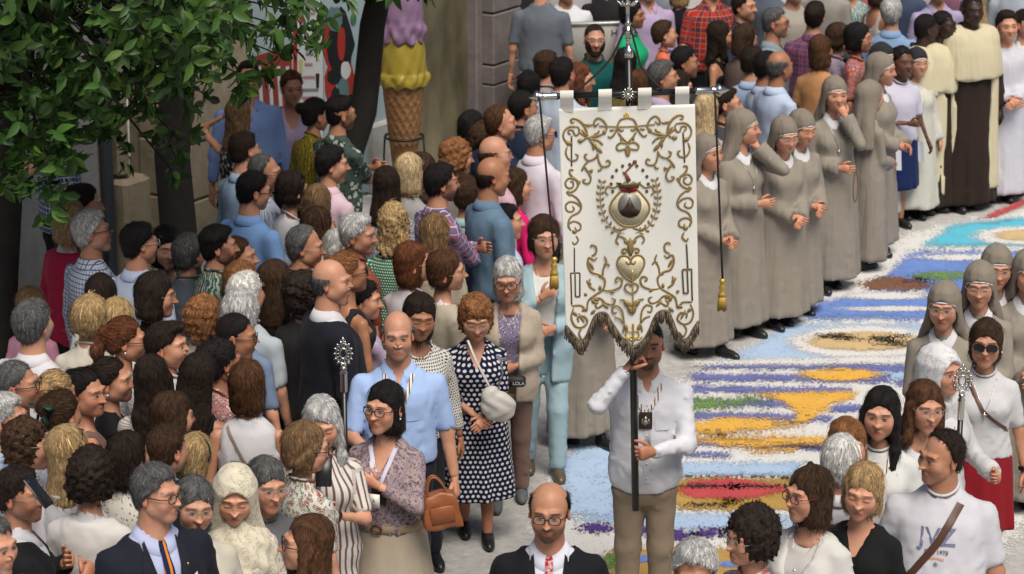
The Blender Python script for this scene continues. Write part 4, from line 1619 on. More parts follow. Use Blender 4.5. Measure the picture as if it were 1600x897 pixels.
def ex_pocket(ctx, x=.085, z=1.26):
    f, sc = ctx['tf'], ctx['sc']
    P, F, uv = strip_on(f, [(x - .045, z + .05), (x - .045, z - .06)], [(x + .045, z + .05), (x + .045, z - .06)], 5, .001, .004, 6)
    mk('pocket', sc(P), F, ctx['o']['top']['m'], ctx['root'], uv=uv)


def ex_strap(ctx, m=None, side=1, w=.030, z1=1.0, sgn=1):
    """a bag strap across the body"""
    f, sc = ctx['tf'], ctx['sc']
    m = m or plain('strap_leather', (.075, .028, .016), .5)
    L = [(side * .112, 1.425), (side * .02, 1.26), (-side * .16, z1)]
    R = [(side * (.112 - w), 1.440), (side * (.02 - w), 1.26 + .012), (-side * .16 - side * w * .4, z1 + w)]
    P, F, uv = strip_on(f, L, R, 3, .005, .004, 8, sgn)
    mk('bag_strap', sc(P), F, m, ctx['root'], uv=uv)


def ex_shoulder_strap(ctx, side=1, m=None):
    """thin straps of a vest top over bare shoulders"""
    sc = ctx['sc']
    skinf = lambda P: ctx['torso_d'](P, -.004)
    m = m or ctx['o']['top']['m']
    for s in (-1, 1):
        for sg in (-1, 1):
            L = [(s * .088, 1.405), (s * .085, 1.35), (s * .080, 1.28)]
            R = [(s * .102, 1.405), (s * .100, 1.35), (s * .100, 1.28)]
            P, F, uv = strip_on(skinf, L, R, 2, .004, .003, 5, sg)
            mk('shoulder_strap', sc(P), F, m, ctx['root'], uv=uv)


def ex_belt(ctx, z=.985, m=None, buckle=(.09, .035, .02)):
    o = ctx['o']
    t = ctx['tab']
    w, d = np.interp(z, t[:, 0], t[:, 1]) + .024, np.interp(z, t[:, 0], t[:, 2]) + .026
    V, F = lathe([(1.0, z - .024), (1.03, z - .02), (1.03, z + .02), (1.0, z + .024)], 28)
    V = V * (w, d, 1)
    mk('belt', ctx['sc'](V), F, m or plain('straw_belt', (.36, .26, .16), .7), ctx['root'], uv=V[:, (0, 2)])
    a = np.arange(17) * 2 * pi / 16
    P = np.stack([.030 * np.cos(a), np.full(17, -d * 1.03 - .006), z + .026 * np.sin(a)], 1)
    mkp('buckle', [(ctx['sc'](v), q) for v, q in [tube(P, .006, 6, False)]], plain('buckle_brown', buckle, .4), ctx['root'])


def ex_buttons_skirt(ctx):
    sc = ctx['sc']
    for k in range(7):
        z = .90 - k * .085
        V, Q = lathe([(0, .0025), (.009, .002), (.0095, -.001), (0, -.002)], 8)
        V = V[:, (0, 2, 1)]
        d = .13 + .012 + (0.92 - z) * .17
        mk('button', sc(V + np.array((0, -d - .018, z))), Q, plain('buckle_brown', (.09, .035, .02), .4), ctx['root'])


def ex_watch(ctx, side=-1, m=None):
    for S, E, W, hk, sd in ctx['arms']:
        if sd == side:
            d = (E - W) / np.linalg.norm(E - W)
            V, F = tube([W + d * .012, W + d * .034], .031, 12, False)
            mk('watch_strap', ctx['sc'](V), F, m or M_METAL_DK, ctx['root'])
            n = np.cross(d, (1, 0, 0))
            n /= np.linalg.norm(n)
            n = n if n[1] < 0 else -n
            v, q = bbox_bevel((0, 0, 0), (.03, .036, .012), .004)
            x = np.cross(d, n)
            M = np.stack([x, d, n], 1)
            mk('watch_face', ctx['sc'](v @ M.T + W + d * .023 + n * .030), q, plain('watch_glass', (.01, .01, .012), .1, bmp=0), ctx['root'])


def ex_hairband(ctx, c=(.004, .05, .035)):
    """a ribbon bow at the back of the head"""
    th = ctx['to_head']
    parts = []
    for s in (-1, 1):
        v, q = tube([(0, .128, .055), (s * .03, .135, .068), (s * .062, .128, .062)], [.008, .022, .026], 8, True, .35)
        parts.append((th(v), q))
        v, q = tube([(0, .130, .055), (s * .02, .136, .02), (s * .035, .128, -.02)], [.007, .012, .015], 8, True, .3)
        parts.append((th(v), q))
    mkp('hair_bow', parts, plain('bow_green', c, .6), ctx['root'])


def ex_headband(ctx, c=(.09, .02, .015)):
    th = ctx['to_head']
    a = np.linspace(-pi * .62, pi * .62, 25)
    P = np.stack([.088 * np.sin(a), .012 + .0 * a, .036 + .088 * np.cos(a)], 1)
    v, q = tube(P, .011, 8, True, .4)
    mk('hair_band', th(v), q, plain('band_%d' % int(c[0] * 999), c, .6), ctx['root'])


# ------------------------------------------------------------------ habits
C_HABIT = (.280, .252, .212)
M_HABIT = cloth('habit', C_HABIT)
M_VEIL = cloth('habit', (.235, .202, .165))
M_WHITE = cloth('plain', (.66, .66, .69))
M_CREAM = cloth('habit', (.60, .54, .37))
M_OFFW = cloth('habit', (.57, .56, .50))
M_BROWNH = cloth('habit', (.030, .019, .015))
M_ALB = cloth('habit', (.56, .56, .63))


def face_hole(P, wx=.059, top=.050):
    return smax(ell(P, (0, -.095, -.035), (wx, .105, top + .035)), P[:, 1] + .012, .012)


def ex_veil(ctx, m=None, band=None, long_=.36, collar_=True, cap=None):
    th, root, rng = ctx['to_head'], ctx['root'], ctx['rng']
    ph = rng.uniform(0, 6, 3)

    def fold(t, z):
        a = np.clip((-.02 - z) / .25, 0, 1)
        return a * (.10 * np.cos(5 * t + ph[0]) + .05 * np.cos(9 * t + ph[1]))
    tab = [(-long_, .150, .075, .105), (-long_ + .1, .142, .072, .098), (-.17, .124, .078, .076), (-.10, .104, .090, .050), (-.02, .093, .104, .026), (.05, .089, .112, .020), (.095, .070, .092, .020), (.122, .040, .055, .020), (.136, .012, .014, .020)]

    def f(P):
        d = profile(P, tab, 0, fold) * .8
        d = smax(d, -(ell(P, (0, -.03, -.10), (.078, .075, .14))), .012)
        d = smax(d, -smax(ell(P, (0, .02, -.34), (.125, .075, .22)), P[:, 1] - .075, .02), .012)
        return smax(d, -face_hole(P), .008)
    V, Q = nets(f, (-.22, -.16, -long_ - .03), (.22, .25, .17), max(.010, 2.2 / ctx['q']))
    mk('veil', th(V), Q, m or M_VEIL, root, uv=V[:, (0, 2)])
    # band on the forehead and round the face, lying on the skull
    def g(P):
        d = ell(P, (0, .013, .030), (.0815, .096, .0955))
        lo = np.interp(np.abs(P[:, 0]), [0, .03, .06, .08], [.050, .044, .020, -.01])
        d = smax(d, (lo - P[:, 2]) * .9, .004)
        return np.maximum(d, P[:, 1] - .0)
    V, Q = nets(g, (-.11, -.13, -.03), (.11, .03, .15), max(.0075, 1.6 / ctx['q']))
    mk('veil_cap', th(V), Q, cap or m or M_VEIL, root, uv=V[:, (0, 2)])
    a = np.linspace(-1.28, 1.28, 17)
    XZ = np.stack([.076 * np.sin(a) * 1.0, .047 - .06 * (1 - np.cos(a)) ** 1.2], 1)
    P = []
    for x, z in XZ:
        t = max(0, 1 - (x / .0825) ** 2 - ((z - .03) / .0975) ** 2)
        P.append((x, .013 - .097 * math.sqrt(t) - .001, z))
    v, q = tube(P, .0048, 6)
    mk('white_band', th(v), q, band or M_WHITE, root, uv=v[:, (0, 2)])
    if collar_:
        n = 28
        a = np.arange(n) * 2 * pi / n
        rows = []
        for r, dz in ((.058, .012), (.062, .014), (.074, .013), (.085, .010), (.088, .001)):
            X = np.stack([r * np.sin(a), -.008 - r * 1.04 * np.cos(a), np.full(n, 1.62)], 1).astype(f32)
            for _ in range(40):
                X[:, 2] -= np.clip(ctx['tf'](X), -.02, .08) * .7
            X[:, 2] = np.clip(X[:, 2], 1.37, 1.475) + dz
            rows.append(X)
        rows[0][:, 2] = np.maximum(rows[0][:, 2], rows[2][:, 2] + .012)
        rows[1][:, 2] = np.maximum(rows[1][:, 2], rows[2][:, 2] + .014)
        V = np.concatenate(rows)
        mk('white_collar', ctx['sc'](V), grid_faces(5, n, True), M_WHITE, root, uv=V[:, (0, 2)])


def ex_scapular(ctx, m, x=.13, z0=.10, back=False):
    f = ctx['tf']
    for sg in ((1, -1) if back else (1,)):
        L = [(-x * .9, 1.42), (-x, 1.25), (-x, .9), (-x, .5), (-x, z0)]
        R = [(x * .9, 1.42), (x, 1.25), (x, .9), (x, .5), (x, z0)]
        P, F, uv = strip_on(f, L, R, 7, .012, .004, 6, sg)
        mk('scapular', ctx['sc'](P), F, m, ctx['root'], uv=uv)


def ex_friar(ctx, long_=.10):
    """cream mantle open in front, short cape over the shoulders, brown hood at the neck"""
    rng, sc, root, vox = ctx['rng'], ctx['sc'], ctx['root'], ctx['vox']
    ph = rng.uniform(0, 6, 3)
    fold = lambda t, z: np.clip((1.4 - z) / 1.2, 0, 1) * (.05 * np.cos(8 * t + ph[0] + np.sin(3 * t)) + .025 * np.cos(17 * t + ph[1]))
    T = [(long_ + .08, .30, .245, .03), (.6, .285, .22, .03), (1.0, .268, .20, .025), (1.2, .26, .185, .02), (1.32, .25, .165, .012), (1.40, .215, .135, .010), (1.45, .15, .10, .010), (1.48, .09, .075, .01)]

    def mant(P):
        d = profile(P, T, 0, fold) * .8
        d = smin(d, seg(P, (-.155, .012, 1.395), (.155, .012, 1.395), .092, .092), .05)
        gap = .135 + .02 * np.sin(P[:, 2] * 5 + ph[2])
        return smax(d, -np.maximum(np.abs(P[:, 0]) - gap, P[:, 1] + .02), .01)
    V, Q = nets(mant, (-.40, -.36, long_), (.40, .38, 1.52), vox * 1.1)
    mk('mantle', sc(V), Q, M_CREAM, root, uv=V[:, (0, 2)])
    T2 = [(1.06, .288, .215, .015), (1.2, .28, .20, .012), (1.32, .262, .18, .01), (1.40, .225, .15, .01), (1.455, .155, .115, .01), (1.49, .095, .085, .008)]

    def cape(P):
        d = profile(P, T2, 0, lambda t, z: np.clip((1.45 - z) / .4, 0, 1) * .03 * np.cos(9 * t + ph[1])) * .8
        d = smin(d, seg(P, (-.150, .008, 1.405), (.150, .008, 1.405), .098, .098), .05)
        d = np.maximum(d, 1.085 - P[:, 2] + .07 * np.clip(np.abs(P[:, 0]) - .1, 0, .3) + .008 * np.sin(P[:, 0] * 20))
        return smax(d, -ell(P, (0, -.012, 1.54), (.085, .085, .085)), .006)
    V, Q = nets(cape, (-.38, -.32, 1.0), (.38, .32, 1.53), vox)
    mk('shoulder_cape', sc(V), Q, M_CREAM, root, uv=V[:, (0, 2)])
    a = np.arange(25) * 2 * pi / 24
    P = np.stack([.088 * np.sin(a), .012 - .080 * np.cos(a), 1.470 - .022 * np.cos(a) + .01 * np.sin(2 * a)], 1)
    v, q = tube(P, .024, 8, False)
    mk('hood', sc(v), q, M_BROWNH, root, uv=v[:, (0, 2)])


def ex_mantilla(ctx, m, long_=.30, shawl=False):
    """lace veil over the hair"""
    th, root, rng = ctx['to_head'], ctx['root'], ctx['rng']
    ph = rng.uniform(0, 6, 3)
    fold = lambda t, z: np.clip((-.0 - z) / .2, 0, 1) * (.10 * np.cos(6 * t + ph[0]) + .05 * np.cos(11 * t + ph[1]))
    tab = [(-long_, .150, .115, .055), (-.20, .135, .11, .045), (-.10, .112, .110, .030), (-.02, .103, .118, .022), (.05, .099, .123, .018), (.10, .074, .096, .018), (.130, .038, .05, .018), (.142, .01, .012, .018)]

    def f(P):
        d = profile(P, tab, 0, fold) * .8
        d = smax(d, -smax(ell(P, (0, -.12, -.05), (.072, .12, .125)), P[:, 1] + .0, .012), .01)
        return d
    V, Q = nets(f, (-.22, -.17, -long_ - .02), (.22, .22, .18), .0085)
    th_ = np.arctan2(V[:, 0], V[:, 1])
    mk('lace_mantilla', th(V), Q, m, root, uv=V)
    # scalloped edge round the face
    a = np.linspace(-2.05, 2.05, 61)
    w = .006 + .003 * np.abs(np.sin(a * 11))
    P = np.stack([.075 * np.sin(a) * 1.05, -.060 + .035 * np.abs(np.sin(a * .5)) * 1.6, -.045 + .128 * np.cos(a)], 1)
    v, q = tube(P, w, 6, True, .4)
    mk('lace_edging', th(v), q, cloth('plain', (.72, .69, .60)), root, uv=v[:, (0, 2)])
    if shawl:
        sc = ctx['sc']
        T = [(1.20, .225, .185, 0), (1.30, .22, .18, 0), (1.40, .19, .15, 0), (1.47, .12, .11, 0), (1.52, .085, .085, 0)]
        def s(P):
            d = profile(P, T, 0, lambda t, z: .05 * np.cos(7 * t + z * 40 + ph[0]) + .03 * np.cos(15 * t - z * 30)) * .8
            return d
        V, Q = nets(s, (-.3, -.28, 1.15), (.3, .28, 1.55), ctx['vox'] * .9)
        mk('shawl', sc(V), Q, m, root, uv=V)


def ex_print(ctx, words, size=.07, z=1.28, c=(.22, .24, .33), x=0.0, body=None):
    """lettering printed on a garment, laid on the cloth"""
    for (s, sz, zz, cc) in words:
        cu = bpy.data.curves.new('print', 'FONT')
        cu.body = s
        cu.size = sz
        cu.align_x = 'CENTER'
        cu.resolution_u = 3
        cu.offset = .0012 if sz > .05 else .0004
        t = bpy.data.objects.new('print', cu)
        COL.objects.link(t)
        dg = bpy.context.evaluated_depsgraph_get()
        me = bpy.data.meshes.new_from_object(t.evaluated_get(dg))
        bpy.data.objects.remove(t)
        V = np.zeros(len(me.vertices) * 3, f32)
        me.vertices.foreach_get('co', V)
        V = V.reshape(-1, 3)
        faces = [list(p.vertices) for p in me.polygons]
        P = project_front(ctx['tf'], np.stack([V[:, 0] + x, V[:, 1] + zz], 1))
        P[:, 1] -= .005
        m2 = bpy.data.meshes.new('printed_letters')
        m2.from_pydata([tuple(p) for p in ctx['sc'](P)], [], faces)
        m2.materials.append(plain('print_%d' % int(cc[0] * 999 + cc[2] * 77), cc, .8))
        link(bpy.data.objects.new('printed_letters', m2), ctx['root'])


EXTRAS = {k[3:]: v for k, v in list(globals().items()) if k.startswith('ex_')}
ONLY = None
# ------------------------------------------------------------------ the setting: street, facade, trees
def ground_mat():
    m, nt, b = new_mat('street_concrete')
    tc = nd(nt, 'ShaderNodeTexCoord').outputs['Object']
    n1 = noise(nt, tc, 1.3, 5, .62)
    n2 = noise(nt, tc, 14, 5, .7)
    n3 = noise(nt, tc, 120, 3, .7)
    a = mixrgb(nt, n1, (.24, .235, .225), (.46, .455, .44))
    a = mixrgb(nt, mth(nt, 'MULTIPLY', ramp(nt, n2, [(.42, 0), (.66, 1)]), .55), a, (.58, .575, .56))
    a = mixrgb(nt, mth(nt, 'MULTIPLY', ramp(nt, n3, [(.60, 0), (.75, 1)]), .4), a, (.16, .155, .15))
    nt.links.new(a, b.inputs['Base Color'])
    b.inputs['Roughness'].default_value = .85
    bump(nt, b, n2, .3, .01)
    return m


V = np.array([(-40, -8, 0), (40, -8, 0), (40, 70, 0), (-40, 70, 0)], float)
tag(mk('street', V, np.array([[0, 1, 2, 3]]), ground_mat(), smooth=False), 'pale dusty street pavement', kind='structure')

# ---- the coloured sawdust carpet
def dust_mat(name, c, rough_edge=1.0, var=.25):
    m, nt, b = new_mat(name)
    tc = nd(nt, 'ShaderNodeTexCoord').outputs['Object']
    mask = attr(nt, 'uvp')
    sp = nd(nt, 'ShaderNodeSeparateXYZ')
    nt.links.new(mask, sp.inputs[0])
    nm = noise(nt, vmul(nt, tc, (1.0, .55, 1)), 9, 4, .65)
    nf = noise(nt, vmul(nt, tc, (1, .6, 1)), 62, 4, .8)
    s = mth(nt, 'ADD', sp.outputs[0], mth(nt, 'MULTIPLY', mth(nt, 'SUBTRACT', nm, .5), 2.0 * rough_edge))
    s = mth(nt, 'ADD', s, mth(nt, 'MULTIPLY', mth(nt, 'SUBTRACT', nf, .5), 6.0 * rough_edge))
    al = nd(nt, 'ShaderNodeMapRange', ins={'From Min': -.25, 'From Max': .5})
    nt.links.new(s, al.inputs[0])
    nt.links.new(al.outputs[0], b.inputs['Alpha'])
    big = noise(nt, tc, 6, 3)
    col = mixrgb(nt, big, tuple(x * (1 - var) for x in c), tuple(min(.9, x * (1 + var)) for x in c))
    col = mixrgb(nt, mth(nt, 'MULTIPLY', mth(nt, 'GREATER_THAN', nf, .64), .25), col, tuple(x * .35 for x in c))
    col = mixrgb(nt, mth(nt, 'MULTIPLY', mth(nt, 'LESS_THAN', nf, .35), .35), col, tuple(min(.85, x * 1.6 + .08) for x in c))
    nt.links.new(col, b.inputs['Base Color'])
    b.inputs['Roughness'].default_value = 1.0
    b.inputs['Specular IOR Level'].default_value = .05
    bump(nt, b, nf, .5, .006)
    return m


DUST = {'white': dust_mat('sawdust_white', (.66, .655, .64), .8, .06), 'blue': dust_mat('sawdust_blue', (.145, .165, .40)), 'mid': dust_mat('sawdust_mid_blue', (.15, .25, .58)),
        'sky': dust_mat('sawdust_sky', (.38, .51, .70), 1.0, .12), 'turq': dust_mat('sawdust_turquoise', (.11, .47, .62), .7, .12), 'tan': dust_mat('sawdust_tan', (.58, .43, .23), .8, .15),
        'orange': dust_mat('sawdust_orange', (.72, .41, .08), 1.0, .15), 'gold': dust_mat('sawdust_mustard', (.44, .28, .085), 1.0), 'red': dust_mat('sawdust_red', (.48, .075, .085), .9, .2),
        'brown': dust_mat('sawdust_brown', (.20, .10, .06), 1.2), 'black': dust_mat('sawdust_charcoal', (.035, .032, .03), 1.5), 'green': dust_mat('sawdust_green', (.16, .27, .08), 1.4),
        'purple': dust_mat('sawdust_purple', (.085, .045, .20), 1.6)}
carpet = empty('sawdust_carpet', (0, 0, 0))
tag(carpet, 'street carpet of coloured sawdust in blue, white, orange and red bands', 'carpet')
_layer = {}


def poly_sd(P, poly):
    poly = np.asarray(poly, float)
    d = np.full(len(P), 1e9)
    inside = np.zeros(len(P), bool)
    for a, b in zip(poly, np.roll(poly, -1, 0)):
        e = b - a
        w = P - a
        t = np.clip((w @ e) / (e @ e + 1e-9), 0, 1)
        d = np.minimum(d, np.linalg.norm(w - t[:, None] * e, axis=1))
        c = ((a[1] <= P[:, 1]) != (b[1] <= P[:, 1])) & (P[:, 0] < (b[0] - a[0]) * (P[:, 1] - a[1]) / (b[1] - a[1] + 1e-9) + a[0])
        inside ^= c
    return np.where(inside, d, -d)


def patch(colr, shape, lev, soft=9.0, cell=(9, 4)):
    """one patch of sawdust; shape is an outline read off the photograph, laid out on the street"""
    if shape[0] == 'e':
        _, cx, cy, rx, ry = shape
        lo, hi = (cx - rx - 18, cy - ry - 9), (cx + rx + 18, cy + ry + 9)
    else:
        pl = np.array(shape, float)
        lo, hi = pl.min(0) - (18, 9), pl.max(0) + (18, 9)
    nx, ny = int((hi[0] - lo[0]) / cell[0]) + 2, int((hi[1] - lo[1]) / cell[1]) + 2
    X, Y = np.meshgrid(np.linspace(lo[0], hi[0], nx), np.linspace(lo[1], hi[1], ny))
    P = np.stack([X.ravel(), Y.ravel()], 1)
    if shape[0] == 'e':
        q = np.hypot((P[:, 0] - cx) / rx, (P[:, 1] - cy) / ry)
        sd = (1 - q) * min(rx, ry * 2.0)
    else:
        S = np.array((.5, 1.0))
        sd = poly_sd(P * S, pl * S)
    m = np.clip(sd / soft, -2, .95)
    W = np.array([on_z(x, y, 0) for x, y in P])
    W[:, 2] = .004 + .0035 * lev
    F = grid_faces(ny, nx)
    F = F[(m[F] > -1.9).any(1)][:, ::-1]
    o = mk('sawdust_patch', W, F, DUST[colr], carpet, uv=m[:, None], smooth=False)
    return o


patch('white', [(1640, 318), (1552, 330), (1395, 368), (1275, 452), (1160, 540), (1085, 580), (980, 630), (870, 715), (825, 800), (850, 960), (1500, 960), (1700, 700), (1700, 318)], 0, 16, (16, 7))
patch('red', [(1530, 343), (1600, 312), (1640, 300), (1640, 310), (1600, 322), (1560, 340)], 1, 4)
patch('turq', [(1438, 387), (1490, 352), (1570, 341), (1660, 341), (1660, 386)], 1, 8)
patch('white', ('e', 1612, 370, 92, 15), 2, 8)
patch('tan', ('e', 1612, 370, 60, 9), 3, 6)
patch('mid', [(1372, 442), (1425, 394), (1660, 392), (1660, 470), (1460, 472), (1440, 455)], 1, 9)
patch('white', ('e', 1500, 404, 70, 5), 2, 6)
patch('brown', ('e', 1400, 446, 55, 11), 2, 8)
patch('green', ('e', 1470, 433, 42, 7), 2, 7)
patch('white', ('e', 1420, 465, 80, 7), 2, 6)
patch('mid', [(1262, 482), (1330, 462), (1400, 458), (1480, 470), (1480, 500), (1262, 500)], 3, 8)
patch('white', ('e', 1400, 486, 90, 4), 4, 5)
patch('white', ('e', 1385, 466, 70, 6), 4, 6)
patch('sky', [(1170, 545), (1225, 508), (1480, 506), (1480, 566), (1120, 566)], 1, 9)
patch('white', ('e', 1350, 537, 118, 26), 2, 9)
patch('tan', ('e', 1352, 536, 92, 15), 3, 7)
for x, y, rx, ry in ((1300, 529, 30, 3), (1335, 533, 22, 3), (1378, 533, 20, 4), (1400, 540, 26, 4), (1410, 528, 16, 3)):
    patch('black', ('e', x, y, rx, ry), 4, 7)
patch('white', [(1080, 567), (1480, 556), (1480, 572), (1080, 574)], 3, 6)
for y0, x0, x1, t, sl in ((574, 1100, 1290, 5, 0), (591, 1076, 1390, 6, 3), (609, 1074, 1330, 6, 4), (631, 1070, 1270, 6, 2), (651, 1070, 1250, 6, 3), (693, 1076, 1300, 6, 4), (712, 1070, 1140, 4, 1), (575, 1290, 1500, 7, 2), (600, 1400, 1500, 6, 2), (640, 1300, 1400, 6, 0), (656, 1255, 1300, 5, 0), (700, 1210, 1300, 5, 2), (672, 1076, 1170, 4, 0)):
    patch('blue', [(x0, y0 - t), ((x0 + x1) / 2, y0 - t + sl * .5), (x1, y0 - t + sl), (x1, y0 + t + sl), ((x0 + x1) / 2, y0 + t + sl * .3), (x0, y0 + t)], 2, 6)
patch('sky', [(1275, 576), (1500, 578), (1500, 600), (1350, 596)], 1, 9)
patch('green', [(1075, 628), (1180, 622), (1200, 630), (1075, 645)], 3, 11)
patch('orange', ('e', 1312, 588, 62, 10), 3, 7)
patch('orange', [(1170, 617), (1345, 614), (1330, 626), (1300, 634), (1290, 645), (1262, 662), (1235, 664), (1245, 648), (1225, 632)], 3, 6)
patch('orange', [(1075, 668), (1120, 655), (1230, 658), (1255, 668), (1180, 676), (1120, 684), (1075, 680)], 3, 8)
patch('orange', [(1075, 682), (1180, 682), (1310, 686), (1310, 696), (1230, 698), (1180, 706), (1075, 692)], 3, 9)
patch('orange', [(1160, 703), (1250, 702), (1240, 710), (1170, 710)], 3, 7)
patch('sky', [(1060, 722), (1250, 726), (1250, 748), (1060, 746)], 2, 8)
patch('sky', [(868, 722), (905, 700), (965, 690), (965, 812), (872, 808), (880, 765)], 2, 10)
patch('gold', [(1035, 755), (1075, 747), (1245, 747), (1275, 770), (1262, 800), (1060, 800), (1040, 780)], 2, 8)
patch('red', [(1055, 770), (1080, 755), (1150, 750), (1245, 765), (1200, 778), (1150, 786), (1085, 782)], 3, 6)
for x, y, rx, ry in ((1110, 763, 40, 2.5), (1175, 764, 45, 2.5), (1140, 786, 22, 4), (1115, 792, 30, 3)):
    patch('black', ('e', x, y, rx, ry), 4, 7)
patch('orange', ('e', 1135, 787, 32, 4), 4, 7)
patch('sky', [(885, 805), (1000, 800), (1240, 806), (1240, 826), (1060, 832), (900, 815)], 1, 9)
for x, y in ((935, 828), (1000, 832), (1060, 838), (1110, 834), (1150, 836)):
    patch('purple', ('e', x, y, 26, 7), 2, 9)
patch('gold', [(950, 862), (1060, 856), (1260, 858), (1290, 960), (940, 960)], 1, 9)
patch('mid', ('e', 1012, 876, 42, 5), 2, 6)
patch('mid', ('e', 1150, 884, 40, 5), 2, 6)
patch('red', ('e', 1085, 875, 30, 10), 2, 7)
patch('green', ('e', 955, 880, 16, 12), 2, 7)
patch('orange', ('e', 1190, 873, 40, 7), 2, 7)

# ---- the shop front: its line runs along the street, away to the right
FU = Vector((.537, .843, 0))
FN = Vector((.843, -.537, 0))
F0 = Vector((-1.15, 21.05, 0))


def facade_hit(px, py, d=0.0):
    v = (py - 448.5) / FPX
    D = Vector(((px - 800) / FPX, CP - v * SP, -SP - v * CP))
    O = Vector((0, 0, CAM_H))
    t = ((F0 + FN * d) - O).dot(FN) / D.dot(FN)
    return O + D * t


def fs(px, d=0.0, py=150):
    return (facade_hit(px, py, d) - F0).dot(FU)


def fz(px, py, d=0.0):
    return facade_hit(px, py, d).z


def fpt(s, d, z):
    p = F0 + FU * s + FN * d
    return np.array((p.x, p.y, z))


FR = np.array([(FU.x, FN.x, 0), (FU.y, FN.y, 0), (0, 0, 1)])


def fbox(name, s0, s1, d0, d1, z0, z1, mat, parent=None, bev=.0):
    c = fpt((s0 + s1) / 2, (d0 + d1) / 2, (z0 + z1) / 2)
    V, F = (bbox_bevel(c, (s1 - s0, d1 - d0, z1 - z0), bev, FR) if bev else box(c, (s1 - s0, d1 - d0, z1 - z0), FR))
    return mk(name, V, F, mat, parent, smooth=False)


def stone_mat(name, c, sc_=1.0):
    m, nt, b = new_mat(name)
    tc = nd(nt, 'ShaderNodeTexCoord').outputs['Object']
    n1, n2 = noise(nt, tc, 3.5 * sc_, 5, .65), noise(nt, tc, 38 * sc_, 4, .7)
    a = mixrgb(nt, ramp(nt, n1, [(.3, 0), (.7, 1)]), tuple(x * .55 for x in c), tuple(x * 1.15 for x in c))
    a = mixrgb(nt, mth(nt, 'MULTIPLY', n2, .5), a, tuple(x * .6 for x in c))
    nt.links.new(a, b.inputs['Base Color'])
    b.inputs['Roughness'].default_value = .85
    bump(nt, b, n2, .45, .012)
    return m


M_STONE = stone_mat('warm_stone', (.42, .35, .25))
M_STONE2 = stone_mat('grey_pink_stone', (.22, .19, .185))
M_PLASTER = stone_mat('grey_plaster', (.42, .42, .43), .6)
M_DARK = plain('recess_shade', (.012, .011, .010), .9)  # near-black colour stands in for the shade inside the recess

bld = empty('shop_building', tuple(fpt(0, 0, 0)))
bld_parent_off = np.array(fpt(0, 0, 0))
tag(bld, 'stone shop front with menu boards, red doorway and sheeted window behind the crowd', 'building')


def bpart(name, *a, **k):
    o = fbox(name, *a, **k)
    o.parent = bld
    o.matrix_parent_inverse = Matrix.Translation(-Vector(bld_parent_off))
    return o


TOPZ = 5.2
sL, sD0, sD1, sS1 = fs(-80), fs(192), fs(292), fs(392)
sP1, sT0, sT1, sC1 = fs(605), fs(598), fs(748), fs(792)
bpart('wall', sL, fs(150), -.5, 0, 0, TOPZ, M_PLASTER)
bpart('doorway', fs(150), sD1, -.9, -.6, 0, TOPZ, plain('oxblood_door', (.060, .014, .010), .6))
for k in range(4):                                       # boards of the door
    s = sD0 + (sD1 - sD0) * (k + .5) / 4
    bpart('door_board', s - .055, s + .055, -.6, -.57, .05, TOPZ - .1, plain('oxblood_board', (.075, .018, .012), .55), bev=.012)
bpart('drain_pipe', fs(146), fs(159), 0.02, .09, 0, TOPZ, plain('pipe_grey', (.06, .07, .085), .5, .3), bev=.02)
bpart('pedestal', fs(163), fs(206), -.02, .16, 0, fz(185, 276), M_STONE, bev=.03)
bpart('column', fs(168), fs(186), -.05, .10, fz(185, 276), TOPZ, M_STONE, bev=.04)
z = 0.0
rr = random.Random(4)
while z < TOPZ:                                          # stone jamb between the door and the menu boards
    hh = rr.uniform(.42, .60)
    bpart('stone_block', sD1, sS1 - .3 + rr.uniform(-.02, .02), -.5, rr.uniform(.0, .03), z, z + hh - .012, M_STONE, bev=.014)
    z += hh
bpart('wall', sD1 + .02, sS1, -.6, -.02, 0, TOPZ, M_STONE)
M_PANEL = plain('pale_blue_panel', (.34, .43, .46), .35, var=.06, bmp=.03)
bpart('window_panel', sS1, sP1, -.3, -.01, 0, TOPZ, M_PANEL)
bpart('wall_base', fs(572), fs(612), -.02, .08, 0, fz(590, 190), stone_mat('white_marble', (.50, .50, .48)), bev=.015)
bpart('wall', sT0, sT1, -.5, -.25, 0, TOPZ, M_STONE2)
# pilaster of large blocks
for z0, z1 in ((0, .62), (.63, fz(770, 93) - .006), (fz(770, 93) + .006, fz(770, 14)), (fz(770, 14) + .012, 2.9), (2.912, TOPZ)):
    bpart('stone_block', sT1, sC1, -.4, .16, z0, z1, M_STONE2, bev=.012)
bpart('stone_block', fs(738, .0), sT1, -.4, .05, 0, TOPZ, M_STONE2, bev=.012)
# recess beyond, its shade painted as near-black walls, pale column, second dark bay
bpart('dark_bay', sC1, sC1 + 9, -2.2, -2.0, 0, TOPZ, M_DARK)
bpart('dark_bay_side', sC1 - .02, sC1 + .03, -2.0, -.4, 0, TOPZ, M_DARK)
cs = fs(884, -.6, 40)
V, F = lathe([(.30, 0), (.30, .3), (.25, .34), (.25, TOPZ)], 20)
o = mk('round_column', V + fpt(cs, -.6, 0), F, M_PLASTER)
o.parent = bld
o.matrix_parent_inverse = Matrix.Translation(-Vector(bld_parent_off))

